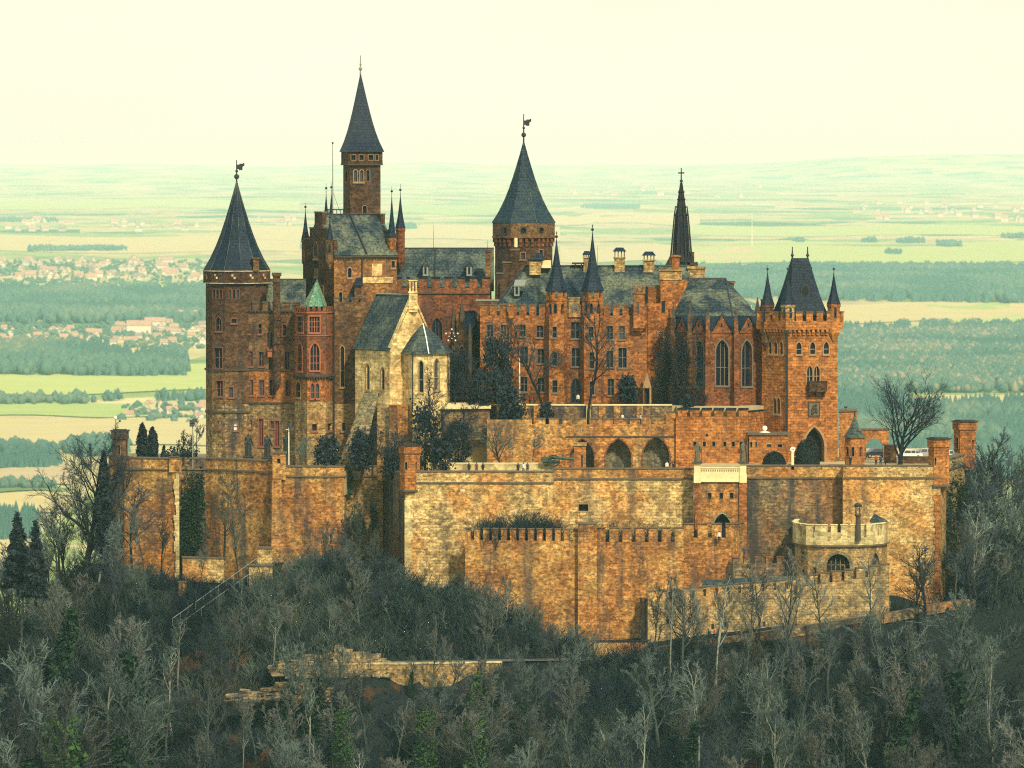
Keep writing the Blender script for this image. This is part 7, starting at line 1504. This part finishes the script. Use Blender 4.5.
# bronze statues and stone figures
BR = plain('dark_bronze', (.007, .009, .015), .6, .4, 3, (.018, .032, .030)); GS = plain('grey_figure_stone', (.13, .12, .085), .9, .3, 2, (.08, .075, .055))
def statue(label, px, y, pb, pt, mat, ped_py, seed, name='statue', staff=False):
    k = S * (D0 + y) / D0; H = (pb - pt) * k; b = Bld(name, label, 'statue', base(px, y, pb)); x = X(px, y); z = Z(pb, y)
    me = figure_mesh('stand', H, 0, seed)
    for v in me.vertices:
        t = v.co.z / H
        if t < .55: v.co.x *= 1.25 + .9 * (.55 - t); v.co.y *= 1.2 + 1.2 * (.55 - t)
    me.materials.append(mat); me.polygons.foreach_set('use_smooth', [True] * len(me.polygons)); o = obj('figure', me, b.root); o.rotation_euler = (0, 0, PI + seed * .2)
    w = MB(); w.lathe(x, y, [(H * .15, z + .02), (H * .13, z + H * .2), (H * .095, z + H * .5), (H * .075, z + H * .6)], 7, seed); w.tube((x - H * .10, y - .1, z + H * .78), (x + H * .02, y - .3, z + H * .5), .10, .16, 6); w.tube((x + H * .12, y, z + H * .78), (x + H * .2, y - .2, z + H * .5), .10, .09, 6); b.part('robe', w, mat)
    if staff: w = MB(); w.tube((x + H * .2, y - .25, z), (x + H * .2, y - .25, z + H * 1.05), .05, .04, 5); b.part('lance', w, mat)
    w = MB(); zp = Z(ped_py, y); w.box(x - H * .22, x + H * .22, y - H * .22, y + H * .22, zp, z - .15); w.box(x - H * .25, x + H * .25, y - H * .25, y + H * .25, z - .15, z + .02); b.part('pedestal', w, M['trim_dark']); return b
statue('dark bronze statue with green tinge, leftmost of three by the palace wing', 248, 18, 456, 433, BR, 470, 1); statue('dark bronze statue with arms apart, middle of three by the palace wing', 267, 18, 457, 434, BR, 470, 2); statue('dark bronze statue behind the white floodlight pole', 286, 17, 458, 433.5, BR, 470, 3)
statue('weathered stone figure on the left pier of the cream balcony', 697.5, -1.9, 462.3, 441, GS, 463.5, 4, staff=True); statue('weathered stone figure on the right pier of the cream balcony', 743.3, -1.9, 462.3, 440, GS, 463.5, 5, staff=True)

def car(label, px, y, z, rz, paint, L=4.3):
    b = Bld('parked_car', label, 'car', (X(px, y), y, z)); b.loc = Vector((0, 0, 0)); b.root.rotation_euler = (0, 0, rz); W = .86
    prof = [(-2.1, .35), (-2.15, .62), (-2.0, .86), (-1.25, .95), (1.35, .95), (2.0, .92), (2.12, .60), (2.08, .35)]; w = MB(); n = len(prof)
    def loft(w, pr, ws, m=0):
        vs = []; 
        for s in (-1, 1): vs += [(x_, s * w_, z_) for (x_, z_), w_ in zip(pr, ws)]
        n = len(pr); w.add(vs, [tuple(range(n)), tuple(reversed(range(n, 2 * n)))] + [(i, n + i, n + (i + 1) % n, (i + 1) % n) for i in range(n)], m)
    loft(w, prof, [W * .93, W * .97, W * .95, W, W, W * .95, W * .97, W * .93]); loft(w, [(-.55, 1.40), (.95, 1.38), (.80, 1.43), (-.40, 1.46)], [W * .78, W * .78, W * .74, W * .74]); b.part('body', w, paint)
    w = MB(); loft(w, [(-1.22, .95), (1.72, .94), (.95, 1.385), (-.55, 1.405)], [W * .95, W * .95, W * .77, W * .77]); b.part('windows', w, CARGLASS)
    w = MB()
    for x_ in (-.6, .25, 1.0):
        for s in (-1, 1): w.tube((x_ - (.3 if x_ < 0 else 0), s * W * .95, .95), (x_, s * W * .79, 1.39), .035, .035, 4)
    b.part('pillar', w, paint)
    for x_ in (-1.35, 1.35):
        for s in (-1, 1):
            w = MB(); w.tube((x_, s * (W - .16), .32), (x_, s * (W + .03), .32), .32, .32, 14); t = b.part('wheel', w, M['iron']); w = MB(); w.tube((x_, s * (W + .02), .32), (x_, s * (W + .05), .32), .19, .18, 10); b.part('rim', w, M['lead'], t)
    for s in (-1, 1): w = MB(); w.ball((-2.08, s * .6, .70), .13); b.part('headlight', w, M['white'])
    return b
CARGLASS = plain('car_glass', (.03, .035, .045), .08, .2, 1, spec=.8)
P_WHITE = plain('white_car_paint', (.72, .72, .68), .3, .03, 1, spec=.6); P_DARK = plain('dark_car_paint', (.015, .018, .026), .25, .2, 1, spec=.6); P_SILV = plain('silver_car_paint', (.30, .31, .30), .3, .1, 1, spec=.6)
car('dark parked car seen through the brick arch', 876, 29, -1.26, .35, P_DARK); car('white parked car behind the bare courtyard tree', 909, 24, -1.26, .1, P_WHITE); car('silver parked car behind the right bastion turret', 925, 28, -1.26, .2, P_SILV); car('white car mostly hidden behind the right bastion parapet', 946, 22, -1.26, .5, P_WHITE)
y_ = road_line(X(968, -14)); car('pale car parked among bare trees at the right end of the road', 988, -5, hill_h(X(988, -5), -5) - .25, .15, P_SILV)
# ------------------------------------------------------------------ the valley: ground sheet, fields, woods, villages, far hills, haze
def gh(x, y):
    d = max(y + D0, 0.); h = -250.
    k = sstep(3500, 9000, d)
    h += k * (10 * noise.noise(Vector((x / 900, d / 2600, .3))) + 5 * noise.noise(Vector((x / 300, d / 900, 5))))
    h += 70 * math.exp(-((d - 60000) / 6000) ** 2) * (1.0 + .7 * noise.noise(Vector((x / 2500 + 3, 1.5, 0)))) * sstep(-200, -2200, x) 
    h += 215 * math.exp(-((d - 70000) / 7000) ** 2) * sstep(1500, 4600, x + 300 * noise.noise(Vector((x / 800, 7, 0)))) + 120 * math.exp(-((d - 80000) / 8000) ** 2) * (.9 + .55 * noise.noise(Vector((x / 2100, 4, 2))) + .2 * noise.noise(Vector((x / 600, 8, 2))))
    h += 60 * math.exp(-((d - 91000) / 6000) ** 2) * (.8 + .5 * noise.noise(Vector((x / 3000, 11, 2))))
    return h
def at_px(px, py):
    d = FPX * (ZC + 250) / max(py - H0, 5)
    for _ in range(6): d = FPX * (ZC - gh((px - 512) / FPX * d, d - D0)) / max(py - H0, 5)
    return (px - 512) / FPX * d, d - D0
rows = [-2500, -1200, -500, 0, 600, 1300, 2000, 2800, 3500]; d_ = 4000.
while d_ < 95000: rows.append(d_); d_ *= 1.022
cols = [-1.2, -.8, -.5, -.32] + [-.22 + .44 * i / 110 for i in range(111)] + [.32, .5, .8, 1.2]
V_ = [(k * max(d, 3000), d - D0, gh(k * max(d, 3000), d - D0) - (0 if d > 0 else 0)) for d in rows for k in cols]; nx = len(cols)
F_ = [(j * nx + i, j * nx + i + 1, (j + 1) * nx + i + 1, (j + 1) * nx + i) for j in range(len(rows) - 1) for i in range(nx - 1)]
me = bpy.data.meshes.new('ground'); me.from_pydata(V_, [], F_); me.polygons.foreach_set('use_smooth', [True] * len(F_))
m, nt, bs = newmat('farmland'); g = nn(nt, 'ShaderNodeNewGeometry'); pos = g.outputs['Position']
v = nn(nt, 'ShaderNodeTexVoronoi'); v.inputs['Scale'].default_value = 1; lk(nt, vscale(nt, pos, (1 / 330., 1 / 700., 0)), v.inputs['Vector'])
sp_ = nn(nt, 'ShaderNodeSeparateColor'); lk(nt, v.outputs['Color'], sp_.inputs[0]); rr = nn(nt, 'ShaderNodeValToRGB'); e = rr.color_ramp.elements; rr.color_ramp.interpolation = 'CONSTANT'
for p, c in ((.14, (.24, .30, .10)), (.34, (.46, .38, .19)), (.5, (.30, .34, .12)), (.62, (.50, .44, .22)), (.75, (.16, .22, .09)), (.84, (.40, .33, .17))): x_ = e.new(p); x_.color = (*c, 1)
e[0].color = (.44, .38, .18, 1); e[-1].color = (.07, .11, .055, 1); e[-1].position = .93; lk(nt, sp_.outputs[0], rr.inputs[0])
c = mixc(nt, 1.0, rr.outputs[0], ramp(nt, nois(nt, vscale(nt, pos, (1 / 60., 1 / 250., 0)), 1, 4, .6), .3, .7, (.75,) * 3, (1.2,) * 3), 'MULTIPLY')
c = mixc(nt, ramp(nt, nois(nt, vscale(nt, pos, (1 / 700., 1 / 2600., 0)), 1, 5, .65), .60, .66), c, (.06, .10, .05))
lk(nt, c, bs.inputs['Base Color']); bs.inputs['Roughness'].default_value = 1; bs.inputs['Specular IOR Level'].default_value = 0; me.materials.append(m); structure('ground', me)
def field(px0, px1, py0, py1, c, skew=0):
    w = MB(); nx_, ny_ = 14, 5; vs = []
    for j in range(ny_ + 1):
        for i in range(nx_ + 1):
            px = px0 + (px1 - px0) * i / nx_; wv = 1.5 * math.sin(i * .6 + py0) * (1 if 0 < i < nx_ else .4); x, y = at_px(px, py1 + (py0 - py1) * j / ny_ + skew * (i / nx_ - .5) + wv); vs.append((x, y, gh(x, y) + 1.2))
    w.add(vs, [(j * (nx_ + 1) + i, j * (nx_ + 1) + i + 1, (j + 1) * (nx_ + 1) + i + 1, (j + 1) * (nx_ + 1) + i) for j in range(ny_) for i in range(nx_)]); structure('field', w.mesh('field', [FM[c]]))
FM = {k: plain('field_' + k, a, 1, .2, .012, b_, spec=0) for k, a, b_ in (('straw', (.52, .44, .20), (.46, .37, .17)), ('green', (.30, .38, .11), (.36, .42, .15)), ('tan', (.46, .38, .19), (.50, .42, .20)), ('lime', (.42, .45, .15), (.36, .42, .13)), ('dark', (.12, .18, .08), (.16, .22, .1)), ('pink', (.46, .36, .21), (.40, .32, .18)))}
for f_ in ((-90, 230, 368, 394, 'lime', -6), (-90, 150, 403, 417, 'green', 0), (-90, 230, 419, 446, 'tan', 3), (-90, 70, 469, 487, 'pink', -2), (-90, 60, 488, 493, 'dark', 0), (-90, 60, 494, 515, 'straw', 0), (120, 240, 314, 320, 'straw', 0), (-90, 300, 236, 252, 'straw', 1), (-90, 240, 282, 289, 'green', 0),
           (690, 1120, 242, 263, 'lime', -3), (690, 1120, 226, 236, 'lime', 2), (820, 1120, 303, 322, 'straw', -3), (900, 1010, 305, 313, 'green', -1), (935, 1120, 314, 323, 'lime', -2), (915, 1120, 394, 404, 'straw', -7), (540, 700, 214, 224, 'straw', 0), (-90, 300, 200, 209, 'lime', 2), (250, 560, 226, 240, 'straw', 1), (560, 760, 246, 262, 'tan', 0), (400, 520, 205, 214, 'green', 0)): field(*f_)
# far woods: dense masses of crowns
ico = [(0, 0, 1), (.894, 0, .447), (.276, .851, .447), (-.724, .526, .447), (-.724, -.526, .447), (.276, -.851, .447), (.724, .526, -.447), (-.276, .851, -.447), (-.894, 0, -.447), (-.276, -.851, -.447), (.724, -.526, -.447), (0, 0, -1)]
icf = [(0, 1, 2), (0, 2, 3), (0, 3, 4), (0, 4, 5), (0, 5, 1), (1, 6, 2), (2, 7, 3), (3, 8, 4), (4, 9, 5), (5, 10, 1), (6, 7, 2), (7, 8, 3), (8, 9, 4), (9, 10, 5), (10, 6, 1), (6, 11, 7), (7, 11, 8), (8, 11, 9), (9, 11, 10), (10, 11, 6)]
rs = np.random.RandomState(4); TP = []
for i in range(3):
    v = np.array(ico) * (1 + rs.uniform(-.45, .40, (12, 1))); v = v * [.42, .42, .5] + [0, 0, .5]; TP.append((v, np.array(icf)))
for i in range(2):
    a = np.arange(7) * 2 * PI / 7; v = np.concatenate([np.stack([.26 * np.cos(a), .26 * np.sin(a), np.full(7, .12) + rs.uniform(-.04, .04, 7)], 1), [[0, 0, 1.05]], np.stack([.17 * np.cos(a + .4), .17 * np.sin(a + .4), np.full(7, .45)], 1)]); TP.append((v, np.array([(k, (k + 1) % 7, 7) for k in range(7)] + [(8 + k, 8 + (k + 1) % 7, 7) for k in range(7)])))
M['farwood'] = toned('far_wood', [(0, (.048, .110, .095)), (.4, (.075, .140, .110)), (.65, (.11, .165, .115)), (.85, (.17, .18, .12)), (1, (.25, .22, .15))], 1.0)  # haze paleness and teal are put into these crown colours
def wood(label, rects, h, spacing, con=.4, pale=.2, seed=1, cap=9000, wide=1):
    r_ = random.Random(seed); V_, F_, T_ = [], [], []; o = 0
    for px0, px1, py0, py1, sk in rects:
        d0, d1 = FPX * (ZC + 250) / (py1 - H0), FPX * (ZC + 250) / (py0 - H0); area = (d1 - d0) * (px1 - px0) / FPX * (d0 + d1) / 2; n = int(min(cap, area / spacing ** 2))
        for _ in range(n):
            d = math.sqrt(r_.uniform(d0 ** 2, d1 ** 2)); px = r_.uniform(px0, px1); py = FPX * (ZC + 250) / d + H0 + sk * ((px - px0) / (px1 - px0) - .5)
            if py < py0 + (py1 - py0) * .28 * (noise.noise(Vector((px / 14., seed, 0))) + noise.noise(Vector((px / 5., seed, 3))) * .6) or (py > py1 - (py1 - py0) * .25 * noise.noise(Vector((px / 11., seed, 7)))): continue
            ed = min((px - px0), (px1 - px)); 
            if ed < 16 and r_.random() > ed / 16: continue
            d = FPX * (ZC + 250) / (py - H0); x = (px - 512) / FPX * d; y = d - D0; z = gh(x, y); nzv = noise.noise(Vector((x / 160, y / 420, seed)))
            t = min(1, max(0, .32 + .55 * nzv + r_.uniform(-.15, .15) + (pale if r_.random() < .25 else 0))); cf_ = nzv < (con - .5) * .8 + r_.uniform(-.2, .2)
            if cf_: t *= .45
            v, f = TP[r_.choice((3, 4))] if cf_ else TP[r_.randrange(3)]; hh = h * r_.uniform(.7, 1.25); ww = wide * hh * r_.uniform(.8, 1.15) * (1 if not cf_ else .95); a = r_.uniform(0, 6.28); c, s = math.cos(a), math.sin(a)
            V_.append(np.stack([(v[:, 0] * c - v[:, 1] * s) * ww + x, (v[:, 0] * s + v[:, 1] * c) * ww + y, v[:, 2] * hh + z - .5], 1)); F_.append(f + o); o += len(v); T_.append(np.full(len(f), t))
    me = np_mesh('far_woods', np.concatenate(V_), np.concatenate(F_), M['farwood'], np.concatenate(T_)); ob = obj('far_woods', me); ob['kind'] = 'stuff'; tag(ob, label, 'wood'); return ob
wood('broad teal wood behind the gate tower and across the right valley', [(640, 1130, 268, 303, 3)], 20, 13, .55, .1, 1, 24000)
wood('nearer mottled hillside wood right of the gate tower', [(780, 1130, 328, 396, 0)], 12, 7.2, .35, .5, 2, 30000)
wood('dark fir wood at the right edge above the capped turret', [(890, 1130, 411, 480, -9), (800, 905, 402, 480, 0)], 19, 8.5, .75, .1, 3, 12000)
wood('long teal wood band above the left village', [(-90, 300, 291, 322, -2)], 19, 12, .5, .1, 4, 16000)
wood('wood clump between the left village and the lime field', [(-90, 188, 357, 377, -4), (-90, 110, 350, 360, 0)], 17, 9, .45, .1, 5, 12000)
wood('low teal wood left of the far left wall turret', [(-90, 62, 452, 470, -3), (62, 130, 447, 458, -4)], 11, 6.5, .3, .1, 6, 9000)
wood('hedgerow trees along the green field', [(-90, 95, 399.5, 403, 0), (150, 230, 397, 401, 0), (95, 130, 398, 400, 0)], 12, 11, .4, .1, 7, 700)
wood('far thin copses on the upper left plain', [(25, 130, 247, 250.5, 0), (-90, 60, 218, 221, 0), (330, 420, 225, 229, 0), (580, 640, 206, 209, 0)], 11, 16, .4, 0, 8, 1500)
wood('far copses on the straw plain at the right', [(895, 926, 241, 243.5, 0), (882, 903, 252, 255, 0), (936, 962, 244, 248, 0), (860, 880, 240, 242, 0), (1000, 1050, 238, 240, 0), (792, 806, 240, 243, 0)], 12, 12, .3, 0, 9, 900)
wood('tree belts low down beyond the left slope', [(-90, 40, 512, 540, 0), (-90, 55, 486, 489, 0)], 9, 6, .5, .1, 10, 3000)
wood('scattered bushes along the nearer left fields', [(-90, 210, 262, 285, 0), (-90, 210, 322, 350, 0), (120, 210, 404, 424, 0)], 6.5, 24, .1, .1, 12, 1500, 1.6)
# villages
HW = [plain('pale_house_wall', (.58, .54, .42), .8, .1, .1), plain('cream_house_wall', (.52, .45, .32), .8, .1, .1)]
HR = [plain('red_tiles', (.36, .22, .15), .8, .2, .1), plain('brown_tiles', (.28, .19, .14), .8, .2, .1), plain('grey_tiles', (.22, .17, .15), .8, .2, .1)]
HM = []
for i, (L, W, H, Rf, a, b_) in enumerate(((11, 9, 6, 5, 0, 0), (14, 9, 6, 5.5, 1, 0), (10, 10, 7, 4.5, 0, 1), (18, 11, 7, 5, 0, 0), (12, 9, 5.5, 5, 1, 2), (26, 13, 9, 5, 0, 0))):
    w = MB(); w.box(-L / 2, L / 2, -W / 2, W / 2, -3, H, 0); e = .7
    w.add([(-L / 2 - e, -W / 2 - e, H - .4), (L / 2 + e, -W / 2 - e, H - .4), (L / 2 + e, W / 2 + e, H - .4), (-L / 2 - e, W / 2 + e, H - .4), (-L / 2 - e, 0, H + Rf), (L / 2 + e, 0, H + Rf)], [(0, 1, 5, 4), (2, 3, 4, 5), (3, 2, 1, 0)], 1)
    w.add([(-L / 2, -W / 2, H - .1), (-L / 2, W / 2, H - .1), (-L / 2, 0, H + Rf - .5)], [(0, 1, 2)], 0); w.add([(L / 2, -W / 2, H - .1), (L / 2, W / 2, H - .1), (L / 2, 0, H + Rf - .5)], [(0, 2, 1)], 0)
    HM.append(w.mesh('village_house', [HW[a], HR[b_]]))
def village(label, group, rects, n, sc, seed):
    r_ = random.Random(seed); fst = None; tot = sum((a[1] - a[0]) * (a[3] - a[2]) for a in rects)
    for px0, px1, py0, py1 in rects:
        for _ in range(max(1, int(n * (px1 - px0) * (py1 - py0) / tot))):
            x, y = at_px(r_.uniform(px0, px1), r_.uniform(py0, py1)); i = r_.choice((0, 0, 1, 1, 2, 3, 4)); o = bpy.data.objects.new('village_house', HM[i]); col.objects.link(o); o.location = (x, y, gh(x, y)); o.rotation_euler = (0, 0, r_.choice((0, PI / 2)) + r_.uniform(-.4, .4)); s = sc * r_.uniform(.85, 1.3); o.scale = (s, s, s); tag(o, label, 'house', group)
village('small pale house with tiled roof in the village between the two left woods', 'houses of the nearer left village', [(-30, 120, 330, 347), (120, 206, 324, 349)], 92, .85, 1)
village('tiny house in the village above the long teal wood at the left', 'houses of the farther left village', [(-30, 206, 262, 281)], 78, 1.35, 2)
village('small house in the hamlet right of the green field', 'houses of the hamlet by the tan field', [(128, 206, 405, 420)], 22, .6, 3)
village('hazy speck of a house on the upper left plain', 'houses of the hazy upper left village', [(-30, 200, 222, 232), (210, 300, 218, 226)], 40, 1.9, 4)
village('hazy speck of a house in the far village at the upper right', 'houses of the hazy right village', [(850, 1050, 203, 222)], 46, 2.0, 5)
village('hazy speck of a house behind the church spire on the far plain', 'houses of the hazy village behind the spire', [(555, 760, 186, 200)], 16, 2.4, 6)
for px, py, i, s, l_ in ((139, 333, 5, 1.5, 'long red roofed block at the middle of the nearer left village'), (155, 328, 5, 1.3, 'long pale block right of the red roofed one in the nearer left village'), (186, 322, 5, 1.5, 'wide hall at the top right of the nearer left village')):
    x, y = at_px(px, py); o = obj('village_hall', HM[i], loc=(x, y, gh(x, y))); o.scale = (s,) * 3; tag(o, l_, 'building')
x, y = at_px(752, 246); o = Bld('radio_mast', 'thin pale mast on the far plain between church and gate tower', 'mast', (x, y, gh(x, y))); w = MB(); w.tube((x, y, gh(x, y)), (x, y, gh(x, y) + 34 * S * (y + D0) / D0), 1.0, .5, 6); o.part('mast', w, M['white'])

# the air
w = MB(); w.box(-70000, 70000, -1100, 96000, -266, 63, 0); hz = obj('haze', w.mesh('haze', [])); hz['kind'] = 'stuff'; tag(hz, 'pale valley haze', 'haze')
hm = bpy.data.materials.new('haze'); hm.use_nodes = True; nt = hm.node_tree; nt.nodes.clear(); pv = nt.nodes.new('ShaderNodeVolumePrincipled'); ou = nt.nodes.new('ShaderNodeOutputMaterial'); nt.links.new(pv.outputs[0], ou.inputs['Volume'])
pv.inputs['Density'].default_value = HAZE_D; pv.inputs['Density Attribute'].default_value = ''; pv.inputs['Color'].default_value = (*HAZE_C, 1); pv.inputs['Absorption Color'].default_value = (.8, 1, 1, 1); pv.inputs['Anisotropy'].default_value = 0.0
hm.cycles.homogeneous_volume = True; hz.data.materials.append(hm); hz.display_type = 'WIRE'
